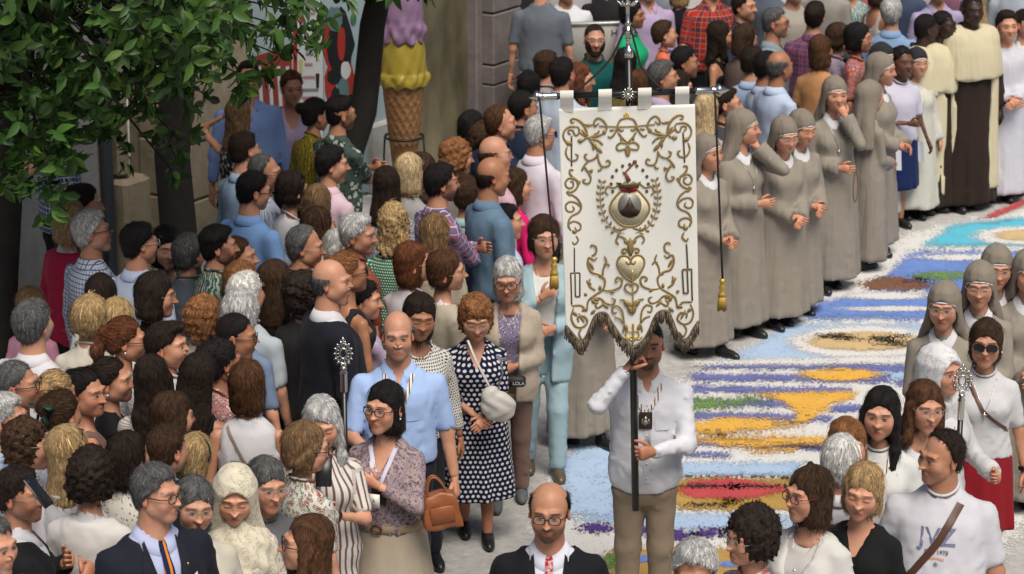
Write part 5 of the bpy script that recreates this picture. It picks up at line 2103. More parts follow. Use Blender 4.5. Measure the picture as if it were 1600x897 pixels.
# sheeted window: hanging plastic film with creases
def sheet():
    nu, nv = 60, 44
    S, Z = np.meshgrid(np.linspace(sT0 + .02, fs(738), nv), np.linspace(0, TOPZ, nu))
    rg = np.random.default_rng(5)
    D = np.zeros_like(S)
    for _ in range(9):
        a = rg.uniform(-.9, .9)
        D += rg.uniform(.004, .012) * np.abs(np.sin((S * cos(a) + Z * sin(a)) * rg.uniform(4, 14) + rg.uniform(0, 6)))
    P = np.array([fpt(s, -.10 + d, z) for s, d, z in zip(S.ravel(), D.ravel(), Z.ravel())])
    m, nt, b = new_mat('dusty_plastic_sheet')
    tc = nd(nt, 'ShaderNodeTexCoord').outputs['Object']
    zz = nd(nt, 'ShaderNodeSeparateXYZ')
    nt.links.new(tc, zz.inputs[0])
    n = noise(nt, vmul(nt, tc, (1, 1, .3)), 3, 5, .65)
    c = mixrgb(nt, ramp(nt, n, [(.3, 0), (.72, 1)]), (.060, .055, .034), (.19, .165, .105))
    nt.links.new(c, b.inputs['Base Color'])
    b.inputs['Roughness'].default_value = .38
    o = mk('plastic_sheet', P, grid_faces(nu, nv)[:, ::-1], m)
    o.parent = bld
    o.matrix_parent_inverse = Matrix.Translation(-Vector(bld_parent_off))


sheet()


def flat(name, pts, mat, parent, d=.012, th=.004):
    """a flat printed shape on the shop front from (px, py) outline"""
    P0 = np.array([np.array(facade_hit(x, y, d)) for x, y in pts])
    n = len(P0)
    P1 = P0 + np.array(FN) * th
    me = bpy.data.meshes.new(name)
    me.from_pydata([tuple(p) for p in np.vstack([P0, P1])], [], [list(range(n, 2 * n))] + [[i, (i + 1) % n, n + (i + 1) % n, n + i] for i in range(n)])
    me.materials.append(mat)
    o = bpy.data.objects.new(name, me)
    return link(o, parent)


def blob(cx, cy, rx, ry, n=14, seed=0, j=.12):
    r = random.Random(seed)
    return [(cx + rx * cos(2 * pi * k / n) * (1 + r.uniform(-j, j)), cy + ry * sin(2 * pi * k / n) * (1 + r.uniform(-j, j))) for k in range(n)]


M_PRED = plain('print_red', (.34, .028, .022), .4)
M_PWHITE = plain('print_white', (.56, .58, .60), .4, var=.04)
M_PDARK = plain('print_choc', (.012, .016, .018), .3)
M_PGREEN = plain('print_green', (.05, .16, .09), .4)
M_PPINK = plain('print_pink', (.45, .22, .24), .5)
M_PGREY = plain('print_grey', (.20, .20, .22), .5)
menu = empty('menu_board', tuple(facade_hit(480, 150)))
tag(menu, 'white menu board with small drink pictures and a red edge on the shop front', 'menu board')
picb = empty('picture_board', tuple(facade_hit(545, 150)))
tag(picb, 'pale poster of dripping chocolate over strawberries beside the menu board', 'poster')
redb = empty('lettered_board', tuple(facade_hit(420, 150)))
tag(redb, 'red board with white slanted strokes left of the menu board', 'sign')


def flat_to(root, name, pts, mat, d=.012):
    o = flat(name, pts, mat, root, d)
    o.matrix_parent_inverse = Matrix.Translation(-Vector(root.location))
    return o


flat_to(menu, 'board', [(456, -60), (504, -60), (504, 300), (456, 300)], M_PWHITE, .004)
flat_to(menu, 'red_edge', [(458, -60), (464, -60), (464, 300), (458, 300)], M_PRED, .010)
for k, (x, y, w) in enumerate(((484, 36, 13), (483, 58, 20), (483, 75, 13), (484, 84, 12), (482, 100, 12), (483, 120, 18), (484, 140, 26), (484, 152, 24), (483, 20, 18), (484, 5, 20))):
    flat_to(menu, 'printed_line', [(x - w / 2, y - 1.6), (x + w / 2, y - 1.6), (x + w / 2, y + 1.6), (x - w / 2, y + 1.6)], M_PPINK if k % 3 else M_PGREY, .010)
for x, y, m in ((471, 25, M_PRED), (497, 35, M_PRED), (469, 60, M_PDARK), (496, 82, plain('print_lime', (.45, .46, .18), .4)), (470, 104, plain('print_lime', (.45, .46, .18), .4)), (496, 126, M_PDARK)):
    flat_to(menu, 'drink_picture', [(x - 2.6, y - 11), (x + 2.6, y - 11), (x + 1.8, y + 11), (x - 1.8, y + 11)], m, .011)
flat_to(picb, 'poster_sheet', [(505, -60), (604, -60), (604, 300), (505, 300)], plain('poster_blue', (.33, .43, .47), .35, var=.05, bmp=.02), .004)
for k, (x, y, rx, ry, m, d) in enumerate(((513, 60, 8, 42, M_PRED, .010), (516, 130, 9, 30, M_PRED, .010), (532, 70, 20, 55, M_PDARK, .012), (533, 68, 6, 28, M_PRED, .014), (522, 30, 13, 20, plain('print_teal', (.10, .19, .20), .3), .013),
                                          (521, 120, 11, 12, M_PDARK, .013), (545, 130, 9, 32, M_PRED, .012), (536, 145, 9, 26, plain('print_teal', (.10, .19, .20), .3), .013), (552, 30, 5, 9, M_PGREEN, .012), (540, 110, 8, 14, M_PWHITE, .0135),
                                          (541, 200, 14, 18, M_PDARK, .012), (553, 205, 9, 12, M_PGREEN, .013), (524, 150, 7, 14, M_PDARK, .0145), (548, 160, 8, 12, M_PDARK, .0140))):
    flat_to(picb, 'printed_shape', blob(x, y, rx, ry, 16, k), m, d)
flat_to(redb, 'board', [(392, 90), (455, 70), (455, 300), (392, 300)], plain('print_dull_red', (.25, .045, .035), .4), .004)
for k, x in enumerate((402, 418, 432, 446)):
    flat_to(redb, 'printed_stroke', [(x, 105), (x + 5, 103), (x + 9, 165), (x + 4, 167)], M_PWHITE, .010)

# ---- giant ice-cream cone on its stand
def cone_thing():
    yc = 20.35
    base = on_y(632, 262, yc)
    cx, cyy = base.x, base.y
    zt = lambda py: on_y(635, py, yc).z
    root = empty('ice_cream_cone', (cx, cyy, 0))
    tag(root, 'giant ice cream cone with yellow and lilac scoops outside the shop', 'sculpture')
    z0, z1 = zt(262), zt(118)
    n, mrows = 72, 60
    T = np.linspace(0, 1, mrows)
    A = np.arange(n) * 2 * pi / n
    AA, TT = np.meshgrid(A, T)
    R = .085 + .085 * TT
    d1 = np.abs(((AA / (2 * pi) * 14 + TT * 6.5) % 1) - .5)
    d2 = np.abs(((AA / (2 * pi) * 14 - TT * 6.5) % 1) - .5)
    R = R + .011 * (np.maximum(d1, d2) > .40)
    P = np.stack([R * np.cos(AA), R * np.sin(AA), z0 + (z1 - z0) * TT], -1).reshape(-1, 3)
    mk('waffle_cone', P, grid_faces(mrows, n, True), plain('waffle', (.34, .175, .075), .6, bmp=.3), root)

    def scoop(name, za, zb, rmax, c, seed, sk):
        rg = np.random.default_rng(seed)
        rows, n = 40, 64
        t = np.linspace(0, 1, rows)
        prof = np.where(t < .22, rmax * (1.0 + .05 * np.sin(t / .22 * pi)), rmax * np.sqrt(np.clip(1 - ((t - .22) / (sk)) ** 2, .0, 1)) * .97)
        AA, TT = np.meshgrid(np.arange(n) * 2 * pi / n, t)
        rr = prof[:, None] * np.ones((1, n))
        for _ in range(7):
            a, b = rg.integers(3, 15), rg.uniform(-30, 30)
            rr += rmax * (.030 * np.exp(-((TT - .12) / .13) ** 2) + .006) * np.sin(a * AA + b * TT + rg.uniform(0, 6))
        P = np.stack([rr * np.cos(AA), rr * np.sin(AA), za + (zb - za) * TT + .012 * np.sin(9 * AA + 2) * (TT < .2)], -1).reshape(-1, 3)
        F = grid_faces(rows, n, True)
        P = np.vstack([P, (0, 0, za), (0, 0, zb)])
        j = np.arange(n)
        mk(name, P, [F, np.stack([np.full(n, rows * n), (j + 1) % n, j], -1), np.stack([np.full(n, rows * n + 1), (rows - 1) * n + j, (rows - 1) * n + (j + 1) % n], -1)], plain(name, c, .42, var=.18, nscale=8, bmp=.4), root)
    scoop('yellow_scoop', zt(132), zt(40), .188, (.38, .295, .04), 3, 1.25)
    scoop('lilac_scoop', zt(64), zt(-75), .172, (.27, .165, .285), 6, .80)
    V, F = lathe([(.0, 0), (.26, 0), (.26, .03), (.05, .05), (.045, z0 + .05)], 20)
    mk('stand', V, F, plain('stand_dark', (.03, .03, .03), .5, .5), root)
    V, F = tube([(.155 * cos(a), .155 * sin(a), z0 + .26) for a in np.linspace(0, 2 * pi, 20)], .012, 6, False)
    mk('black_strap', V, F, plain('stand_dark', (.03, .03, .03), .5, .5), root)
    for s in (-1, 1):
        V, F = tube([(s * .155, 0, z0 + .26), (s * .165, .0, z0 + .1), (s * .16, .02, .02)], .009, 6)
        mk('tie_rope', V, F, plain('stand_dark', (.03, .03, .03), .5, .5), root)


cone_thing()

def text_mesh(name, txt, size, mat, parent):
    cu = bpy.data.curves.new(name, 'FONT')
    cu.body, cu.size, cu.align_x, cu.extrude = txt, size, 'CENTER', .001
    t = bpy.data.objects.new(name, cu)
    COL.objects.link(t)
    me = bpy.data.meshes.new_from_object(t.evaluated_get(bpy.context.evaluated_depsgraph_get()))
    bpy.data.objects.remove(t)
    me.materials.clear()
    me.materials.append(mat)
    return link(bpy.data.objects.new(name, me), parent)


# ---- sign board standing in the far crowd
sp = on_z(945, 255, 0)
sb_ = empty('sign_board', (sp.x, sp.y, 0), .15)
tag(sb_, 'grey metal framed notice board behind the bearded man in teal', 'sign')
mkp('board', [bbox_bevel((0, 0, 1.02), (.62, .03, .42), .008)], plain('board_grey', (.34, .33, .31), .5), sb_)
mkp('frame', [bbox_bevel((0, 0, 1.24), (.66, .05, .035), .008), bbox_bevel((-.32, 0, .62), (.035, .05, 1.25), .008), bbox_bevel((.32, 0, .62), (.035, .05, 1.25), .008), bbox_bevel((0, 0, .80), (.66, .05, .035), .008)], plain('frame_alu', (.42, .42, .42), .4, .6), sb_)
for txt, x, z, c in (('H L', .10, 1.13, (.05, .05, .05)), ('A', .2, 1.03, (.05, .05, .05)), ('ON', .16, .94, (.4, .05, .04)), ('E', -.17, 1.13, (.4, .05, .04)), ('P', .2, .85, (.05, .05, .05))):
    t = text_mesh('lettering', txt, .085, plain('ink_%d' % int(c[0] * 100), c, .7), sb_)
    t.location = (x, -.02, z)
    t.rotation_euler = (pi / 2, 0, 0)

# ---- orange trees
def leaf_mat():
    m, nt, b = new_mat('orange_leaf')
    c = attr(nt, 'Col', 'Color')
    oi = nd(nt, 'ShaderNodeObjectInfo')
    nt.links.new(c, b.inputs['Base Color'])
    b.inputs['Roughness'].default_value = .46
    b.inputs['Specular IOR Level'].default_value = .42
    tr = nd(nt, 'ShaderNodeBsdfTranslucent')
    nt.links.new(c, tr.inputs[0])
    mx = nd(nt, 'ShaderNodeMixShader', ins={0: .22})
    nt.links.new(b.outputs[0], mx.inputs[1])
    nt.links.new(tr.outputs[0], mx.inputs[2])
    nt.links.new(mx.outputs[0], nt.nodes['Material Output'].inputs[0])
    return m


M_LEAF = leaf_mat()
M_BARK = stone_mat('dark_bark', (.030, .025, .020), 2.5)
LEAF = np.array([(0, 0, 0), (-.017, .022, .004), (.017, .022, .004), (0, .024, -.003), (-.021, .050, .003), (.021, .050, .003), (0, .052, -.005), (-.012, .078, -.004), (.012, .078, -.004), (0, .079, -.009), (0, .100, -.017)])
LEAFF3 = np.array([(0, 3, 1), (0, 2, 3), (7, 9, 10), (9, 8, 10)])
LEAFF4 = np.array([(1, 3, 6, 4), (3, 2, 5, 6), (4, 6, 9, 7), (6, 5, 8, 9)])
leaf_variants = []
for k, (c, bend) in enumerate((((.040, .098, .020), 0), ((.060, .140, .025), .3), ((.095, .190, .032), .15), ((.028, .072, .017), -.25), ((.15, .235, .05), .4))):
    Vv = LEAF.copy()
    Vv[:, 2] -= bend * Vv[:, 1] ** 2 * 5
    leaf_variants.append((Vv, np.array(c)))


def tree(loc, trunk_pts, trunk_r, cen, rad, nros, seed, label, front=0, lsc=1.0):
    rg = np.random.default_rng(seed)
    root = empty('orange_tree', loc)
    tag(root, label, 'tree', 'orange trees along the shop front')
    L = np.array(loc)
    V, F = tube(np.array(trunk_pts) - L, trunk_r, 12)
    V += .012 * np.sin(V[:, (2, 0, 1)] * 23)
    trunk = mk('trunk', V, F, M_BARK, root)
    tip = np.array(trunk_pts[-1])
    cen, rad = np.array(cen), np.array(rad)
    limbs = []
    for k in range(9):
        d = rg.normal(size=3)
        d[2] = abs(d[2]) * .7 - .15
        d /= np.linalg.norm(d)
        e = cen + d * rad * .8
        limbs.append(tube(np.array([tip - (0, 0, .1), tip * .6 + e * .4 + (0, 0, .1), e]) - L, [trunk_r[-1] * .7, .03, .012], 6))
    mkp('limb', limbs, M_BARK, trunk)
    crown = empty_part('crown', root)
    # rosettes of leaves, mostly in the outer shell, thinned by lumps so that the outline is uneven
    d = rg.normal(size=(nros * 3, 3))
    d /= np.linalg.norm(d, axis=1)[:, None]
    k = rg.normal(size=(4, 3)) * 3.2
    lump = 1 + .16 * np.sin(d @ k[0] * 1.5 + 1) + .13 * np.sin(d @ k[1] * 2.2) + .07 * np.sin(d @ k[2] * 4)
    r = rg.uniform(.50, 1.02, len(d)) ** .55 * lump
    C = cen + d * rad * r[:, None]
    front_w = (C[:, 1] < cen[1] + rad[1] * .55)
    C, d = C[front_w][:nros], d[front_w][:nros]
    n = len(C)
    per = 7
    C2 = np.repeat(C, per, 0)
    ax = d + rg.normal(0, .45, d.shape) + (0, -.25, .15)
    ax /= np.linalg.norm(ax, axis=1)[:, None]
    A2 = np.repeat(ax, per, 0)
    rnd = rg.normal(size=A2.shape)
    side = np.cross(A2, rnd)
    side /= np.linalg.norm(side, axis=1)[:, None]
    dirn = A2 * rg.uniform(.05, .75, (n * per, 1)) + side + (0, 0, -.28)
    dirn /= np.linalg.norm(dirn, axis=1)[:, None]
    nor = A2 + (0, 0, .35) + rg.normal(0, .18, A2.shape)
    nor -= dirn * (nor * dirn).sum(1)[:, None]
    nor /= np.linalg.norm(nor, axis=1)[:, None]
    xax = np.cross(dirn, nor)
    S = rg.uniform(.85, 1.55, n * per) * lsc
    C2 = C2 + A2 * rg.uniform(-.05, .02, (n * per, 1))
    kind = rg.choice(5, n * per, p=(.34, .28, .14, .18, .06))
    dist = np.linalg.norm(C2 - np.array((0, 0, CAM_H)), axis=1)
    sx_ = 800 + C2[:, 0] / (C2[:, 1] * CP + (CAM_H - C2[:, 2]) * SP) * FPX
    big = np.zeros(n * per, bool)
    if front:
        Zd = C2[:, 1] * CP + (CAM_H - C2[:, 2]) * SP
        sy_ = 448.5 + FPX * ((CAM_H - C2[:, 2]) * CP - C2[:, 1] * SP) / Zd
        inv = np.where((sx_ > 10) & (sx_ < 470) & (sy_ > 5) & (sy_ < 300))[0]
        pick = inv[np.argsort(dist[inv])][:front]
        big[pick] = True
    M = np.stack([xax, dirn, nor], 2)
    Vs, F3, F4, Cs, nn = [], [], [], [], 0
    for v in range(5):
        i = np.where((kind == v) & ~big)[0]
        Lv, lc = leaf_variants[v]
        P = np.einsum('nij,kj->nki', M[i], Lv) * S[i][:, None, None] + C2[i][:, None, :] - L
        m = len(i)
        Vs.append(P.reshape(-1, 3))
        off = (np.arange(m) * len(Lv) + nn)[:, None, None]
        F3.append((LEAFF3[None] + off).reshape(-1, 3))
        F4.append((LEAFF4[None] + off).reshape(-1, 4))
        Cs.append(np.repeat(lc[None] * rg.lognormal(0, .28, (m, 1)), len(Lv), 0))
        nn += m * len(Lv)
    o = mk('foliage', np.concatenate(Vs), F3 + F4, M_LEAF, crown, col=np.concatenate(Cs), smooth=True)
    o['kind'] = 'stuff'
    # twigs behind the leaves keep the middle of the crown dark
    tw = [tube(np.array([cen * .35 + c * .65, c]) - L, [.008, .004], 4, False) for c in C[::6]]
    mkp('twigs', tw, M_BARK, crown)['kind'] = 'stuff'
    protos = []
    for v in range(5):
        Lv, lc = leaf_variants[v]
        me_o = None
        protos.append(None)
    for i in np.where(big)[0]:
        v = kind[i]
        if protos[v] is None:
            Lv, lc = leaf_variants[v]
            o = mk('leaf', Lv, [LEAFF3, LEAFF4], M_LEAF, crown, col=np.tile(lc, (len(Lv), 1)), smooth=True)
            protos[v] = o
        else:
            o = protos[v].copy()
            COL.objects.link(o)
            o.parent = crown
        mt = Matrix([list(M[i][r] * S[i]) + [float(C2[i][r] - L[r])] for r in range(3)] + [[0, 0, 0, 1]])
        o.matrix_local = mt
    return root


tree((-2.95, 14.7, 0), [(-3.12, 14.75, -.05), (-3.08, 14.7, .6), (-3.02, 14.65, 1.2), (-2.93, 14.6, 1.9), (-2.78, 14.5, 2.7)], [.14, .105, .10, .11, .10], (-2.92, 14.25, 3.27), (1.66, 1.35, 1.24), 2700, 1, 'dense orange tree in the near left corner, its leafy crown overhanging the crowd', 300, .80)
tree((-2.17, 16.3, 0), [(-2.10, 16.3, -.05), (-2.16, 16.3, .8), (-2.20, 16.3, 1.5), (-2.12, 16.3, 2.2), (-2.05, 16.3, 2.9)], [.15, .12, .115, .11, .09], (-2.3, 16.3, 3.55), (1.1, 1.1, .95), 560, 2, 'orange tree with a dark trunk in front of the red doorway')
t3 = [on_y(x, y, 17.75) for x, y in ((505, 330), (520, 290), (545, 240), (566, 175), (574, 110), (583, 40), (596, -20))]
tree((t3[0].x, 17.75, 0), [(t3[0].x - .03, 17.75, -.05)] + [tuple(p) for p in t3] + [(t3[-1].x + .05, 17.75, 2.8)], [.115] + [.10, .098, .095, .09, .088, .085, .08] + [.07], (t3[-1].x, 17.75, 3.22), (.95, .85, .92), 520, 3, 'slim orange tree with a curved dark trunk beside the ice cream cone')
# ------------------------------------------------------------------ the people, one line each
WH, LB, NV, BK = (.60, .60, .63), (.34, .47, .72), (.012, .016, .045), (.010, .010, .012)
CREAM, BEIGE, PINK, LILAC = (.62, .58, .50), (.40, .33, .25), (.62, .47, .55), (.50, .40, .58)


def C_(c, kind='plain', c2=(0, 0, 0), c3=None, s=1.0):
    return cloth(kind, c, c2, c3, s)


def LS(c, kind='plain', c2=(0, 0, 0), c3=None, s=1.0, **k):
    return dict(k='shirt', neck='collar', m=C_(c, kind, c2, c3, s), **k)


def SS(c, kind='plain', c2=(0, 0, 0), c3=None, s=1.0, **k):
    return dict(k='sshirt', neck='collar', frac=.46, ease=.013, m=C_(c, kind, c2, c3, s), **k)


def TE(c, kind='plain', c2=(0, 0, 0), c3=None, s=1.0, **k):
    return dict(dict(k='tee', neck='crew', frac=.44, ease=.017, m=C_(c, kind, c2, c3, s)), **k)


def BL(c, kind='plain', c2=(0, 0, 0), c3=None, s=1.0, **k):
    return dict(dict(k='blouse', neck='scoop', frac=.88, ease=.018, m=C_(c, kind, c2, c3, s)), **k)


def SL(c, kind='plain', c2=(0, 0, 0), c3=None, s=1.0, **k):
    return dict(dict(k='blouse', neck='scoop', frac=0, ease=.014, m=C_(c, kind, c2, c3, s)), **k)


def TK(c, **k):
    return dict(dict(k='tank', neck='tank', frac=0, ease=.010, cut=.03, m=C_(c)), **k)


def JK(c, inner=WH, neck='suit', **k):
    return dict(dict(k='jacket', neck=neck, ease=.026, hem=.80, wr=.004, m=C_(c), inner=C_(inner), inneck='collar', inname='shirt'), **k)


def BZ(c, inner=WH, neck='suit', **k):
    return dict(dict(k='jacket', neck=neck, ease=.024, hem=.82, m=C_(c), inner=C_(inner), inneck='scoop', inname='blouse'), **k)


def TR(c, kind='plain'):
    return dict(k='trousers', m=C_(c, kind))


def SK(c, kind='plain', c2=(0, 0, 0), c3=None, s=1.0, **k):
    return dict(dict(k='skirt', m=C_(c, kind, c2, c3, s), hem=.42, flare=.06), **k)


JEAN, DARKT, KHAKI = TR((.045, .065, .12), 'denim'), TR((.018, .018, .024)), TR((.26, .21, .155))
NONE = dict(k='none')
CAST = []


def P(sex, px, py, yaw, hair, hc, top, bot, label, **k):
    o = dict(sex=sex, px=px, py=py, yaw=yaw, hair=hair, hc=hc, top=top, bot=bot, label=label)
    o['h'] = {'m': 1.75, 'f': 1.63, 'b': 1.30, 'g': 1.25}[sex]
    o['skin'] = 'light'
    o.update(k)
    w_ = label.split()
    o.setdefault('group', 'nuns in the procession' if 'nun' in w_[:2] else 'friars in the procession' if 'friar' in w_[:2] else 'servers in white albs' if 'server' in w_[:4] else
                 'people on the right of the carpet' if py > 500 and px > 1020 else 'people in the crowd along the street')
    if 'lift' not in o:
        o['h'] *= .95
    CAST.append(o)


def NUN(px, py, yaw, label, ex=(), **k):
    P('f', px, py, yaw, 'veil', 'dark', NONE, dict(k='robe', hem=.11, flare=.085, m=M_HABIT, wide=.036, nf=9, amp=.05), label, ex=['veil'] + list(ex), **dict(dict(h=1.63, pose='clasp', legs_seen=1), **k))


# --- back left, by the shop
P('m', 386, 122, 20, 'short', 'dark', LS((.20, .30, .58)), DARKT, 'tall man in a blue shirt whose head is half hidden by the orange leaves', h=1.80, fat=.45)
P('f', 372, 182, 165, 'long', 'light', SL(BK, 'floral', (.4, .4, .38), (.15, .15, .14), 1.0), JEAN, 'woman seen from behind with long fair hair and a black spotted sleeveless top', pose=('down', 'up'), sides=0)
P('f', 455, 136, 8, 'updo', 'auburn', SL(LILAC, neck='v'), DARKT, 'auburn haired woman in a lilac sleeveless top below the menu board', hp=6, skin='mid', h=1.68)
P('f', 489, 180, 140, 'bun', 'black', BL((.30, .23, .025), 'leafy', (.10, .09, .02), (.5, .4, .1), frac=.45), DARKT, 'woman with a black bun and a mustard leaf print blouse')
P('m', 527, 178, 100, 'fade', 'black', SS((.055, .085, .075), 'floral', (.34, .40, .34), (.02, .04, .03), 1.3), DARKT, 'bearded man with folded arms in a green palm print shirt', beard='stubble', stub=.75, pose='cross', skin='mid')
P('m', 378, 236, 130, 'short', 'dark', LS((.32, .45, .62)), DARKT, 'man with cropped dark hair in a pale blue shirt behind the balding grey man', h=1.72)
P('m', 409, 270, 85, 'recede', 'iron', LS((.55, .58, .66), 'stripe', (.25, .3, .45)), DARKT, 'balding grey man in a finely striped shirt facing right', skin='mid', ex=['browline'])
P('m', 389, 299, 105, 'short', 'black', SS((.20, .36, .68)), DARKT, 'heavy man with black hair and glasses in a sky blue short sleeved shirt', ex=['browline'], fat=.7, h=1.76)
P('f', 452, 298, 125, 'crop', 'dark', SL(WH, 'knit', (.6, .6, .62)), JEAN, 'woman in a white sleeveless top with sunglasses pushed up in dark hair', ex=['shades_up'])
P('m', 513, 257, 100, 'short', 'black', LS(PINK), DARKT, 'young man with black hair in a pale pink shirt', h=1.68)
P('f', 493, 320, 170, 'long', 'light', TE(WH), JEAN, 'woman seen from behind with straight light brown hair, near the young man in pink', h=1.60, sides=0, len=.08)
P('f', 496, 356, 120, 'bob', 'brown', TE((.45, .40, .38)), JEAN, 'brown haired woman with a dark red hair band', ex=['headband'], h=1.58)
# --- far left edge
P('m', 86, 190, 120, 'short', 'dark', SS((.05, .075, .20), 'check', (.55, .58, .62), None, 1.5), TR((.012, .013, .018)), 'man in a navy and white checked shirt under the orange leaves', h=1.78, fat=.3)
P('m', -14, 225, 90, 'short', 'dark', TE((.05, .05, .055)), DARKT, 'person in dark clothes at the left edge behind the tree trunk', pose=('up', 'down'))
P('f', 104, 345, 140, 'bob', 'blond', BZ((.50, .025, .075)), DARKT, 'woman with a blond bob and a bright red jacket', h=1.68)
P('f', 127, 318, 95, 'updo', 'dark', TE((.05, .05, .06)), DARKT, 'dark haired woman mostly hidden behind the woman in the red jacket', h=1.60)
P('m', 142, 364, 98, 'short', 'silver', LS((.62, .66, .74), 'check', (.06, .11, .28), None, 1.15), DARKT, 'silver haired man with glasses in a white and blue checked shirt', ex=['browline'], vol=.006, skin='mid', h=1.78)
P('m', 213, 382, 115, 'short', 'black', LS((.50, .58, .72), 'stripe', (.30, .38, .58), None, .5), DARKT, 'man with black hair and white framed glasses in a pale striped shirt', skin='mid', ex=[('glasses', (.5, .5, .5))])
P('f', 258, 384, 12, 'bob', 'black', BZ((.20, .17, .15), (.01, .20, .17)), DARKT, 'woman with closed eyes, sunglasses on her head and a taupe jacket over teal', shut=1, ex=['shades_up'], hp=10, skin='fair')
P('m', 292, 398, 150, 'short', 'iron', TE((.1, .12, .15)), DARKT, 'grey haired man seen from behind, next to the woman in taupe', h=1.65)
P('m', 336, 386, 85, 'fade', 'black', TE((.035, .075, .060), 'leafy', (.30, .36, .30), (.015, .035, .04), 1.1), DARKT, 'bearded man with faded hair in a green leaf print t-shirt', beard='stubble', stub=.8, skin='mid', fat=.4)
P('f', 371, 402, 78, 'updo', 'chestnut', TE((.06, .06, .065)), DARKT, 'older woman in profile with chestnut hair tied back, beside the leaf print t-shirt', age=1)
P('f', 237, 463, 82, 'bob', 'dark', TE(BK, neck='v'), DARKT, 'woman with a dark bob and glasses in a black top with a beige strap', ex=['wire', ('strap', plain('strap_beige', (.45, .38, .28), .6))], skin='mid', vol=.006)
P('f', 160, 464, 170, 'bob', 'dark', TE((.5, .5, .48)), DARKT, 'woman seen from behind with straight dark brown hair behind two blond heads', h=1.58)
P('g', 49, 482, 160, 'bob', 'light', TE((.55, .25, .35)), JEAN, 'fair haired child behind the grey haired man in white', h=1.35)
P('m', 50, 508, 150, 'short', 'iron', LS(WH), DARKT, 'stout grey haired man in a white shirt seen from behind at the left', fat=.6, vol=.008, beard='stubble', stub=.6, bc='silver', h=1.78)
P('f', 136, 497, 165, 'bouffant', 'blond', BL(CREAM), DARKT, 'woman with teased blond hair and a cream blouse, left of two alike', len=.02)
P('f', 180, 502, 155, 'bouffant', 'blond', BL((.55, .53, .50)), DARKT, 'woman with teased blond hair right of a second blond head', tex='wavy', h=1.60)
P('f', 191, 532, 88, 'pony', 'auburn', BL(WH, 'floral', (.35, .33, .33), (.2, .2, .2), .5), DARKT, 'auburn woman with a ponytail, dark sunglasses and hoop earrings', ex=['sunglasses', 'earrings'], skin='mid')
P('m', 258, 541, 72, 'quiff', 'dark', TE(WH), JEAN, 'dark haired teenage boy between the ponytailed woman and the man in glasses', h=1.66)
P('f', 313, 497, 155, 'bouffant', 'ginger', BL((.50, .47, .42)), DARKT, 'woman with short set ginger hair and a beige top seen from behind', tex='perm', age=1, h=1.58)
P('f', 372, 492, 150, 'crop', 'silver', TE((.16, .22, .34)), DARKT, 'woman with tousled silver hair and a slate blue top', tex='wavy', vol=.01, age=1)
P('m', 384, 462, 150, 'short', 'white', TE((.4, .45, .5)), DARKT, 'white haired man just behind the silver haired woman', vol=.006, h=1.66)
P('f', 374, 442, 160, 'bouffant', 'ginger', TE((.3, .3, .32)), DARKT, 'ginger haired woman between the leaf print t-shirt and the white haired man', h=1.60)
P('m', 362, 526, 85, 'buzz', 'black', LS(WH), DARKT, 'young man with a black buzz cut and glasses in a white shirt', ex=['browline'], skin='tan', scalp=.6)
P('f', 340, 567, 100, 'updo', 'black', BL((.40, .20, .20), 'floral', (.55, .45, .42), (.2, .08, .08), .6), DARKT, 'woman with curly black hair gathered up and a pink flowered dress', tex='curly', ex=['earrings'], skin='tan')
P('f', 386, 602, 178, 'bob', 'chestnut', SL(WH, neck='crew'), DARKT, 'woman seen from behind with a chestnut bob and a white sleeveless top', ex=[('strap', plain('strap_taupe', (.25, .19, .16), .6), 1, .012, 1.0, -1)], skin='mid')
P('f', 302, 592, 172, 'longer', 'dark', TK(BK), JEAN, 'woman seen from behind with long dark hair and bare shoulders in a black vest', ex=['shoulder_strap'], h=1.66, fat=.35, sides=0)
P('f', 238, 594, 168, 'longer', 'dark', TE((.55, .52, .5), 'hstripe', (.3, .25, .22), None, .7), JEAN, 'woman with very long dark hair beside the ponytailed young woman', h=1.65)
P('f', 262, 652, 120, 'long', 'brown', TK((.05, .05, .06)), JEAN, 'brown haired woman with a bare shoulder in front of the long haired pair', ex=['shoulder_strap'], len=.08, h=1.60)
P('m', 24, 602, 80, 'buzz', 'iron', LS(WH), DARKT, 'shaven headed man with black glasses at the left edge', ex=['browline'], skin='mid', scalp=.35, age=1)
P('m', 2, 655, 70, 'short', 'silver', LS((.45, .55, .68), 'check', (.3, .4, .6), None, .6), DARKT, 'grey haired man with glasses cut off by the left edge', ex=['browline'], age=1)
P('f', 82, 618, 140, 'bun', 'blond', TE((.55, .45, .52)), JEAN, 'blond woman with a low bun beside the girl with the green bow')
P('g', 90, 650, 135, 'bun', 'brown', TE((.50, .52, .56), 'floral', (.3, .35, .45), None, .5), JEAN, 'girl with brown hair tied by a dark green bow', ex=['hairband'], h=1.63, hs=.97)
P('f', 131, 613, 80, 'updo', 'black', TK((.16, .10, .08)), JEAN, 'dark haired young woman with a pearl earring and bare shoulders', ex=['earrings', 'shoulder_strap'], skin='mid')
P('f', 172, 594, 74, 'pony', 'dark', TE(BK, neck='v'), JEAN, 'young woman with a dark ponytail and a black v neck top edged in white', ex=['earrings'], skin='light')
P('f', 36, 696, 95, 'crop', 'brown', TE((.52, .48, .50)), DARKT, 'curly brown haired woman with glasses in the lower left corner', tex='curly', ex=['wire'], age=1)
P('f', 106, 707, 140, 'long', 'blond', LS(WH), DARKT, 'blond woman with sunglasses on her head and a white shirt seen from behind', ex=['shades_up'], sides=0)
P('f', 138, 747, 165, 'crop', 'dark', BZ((.60, .58, .56)), DARKT, 'woman with short dark curly hair and an off white blazer seen from behind', tex='curly', vol=.014, len=-.01)
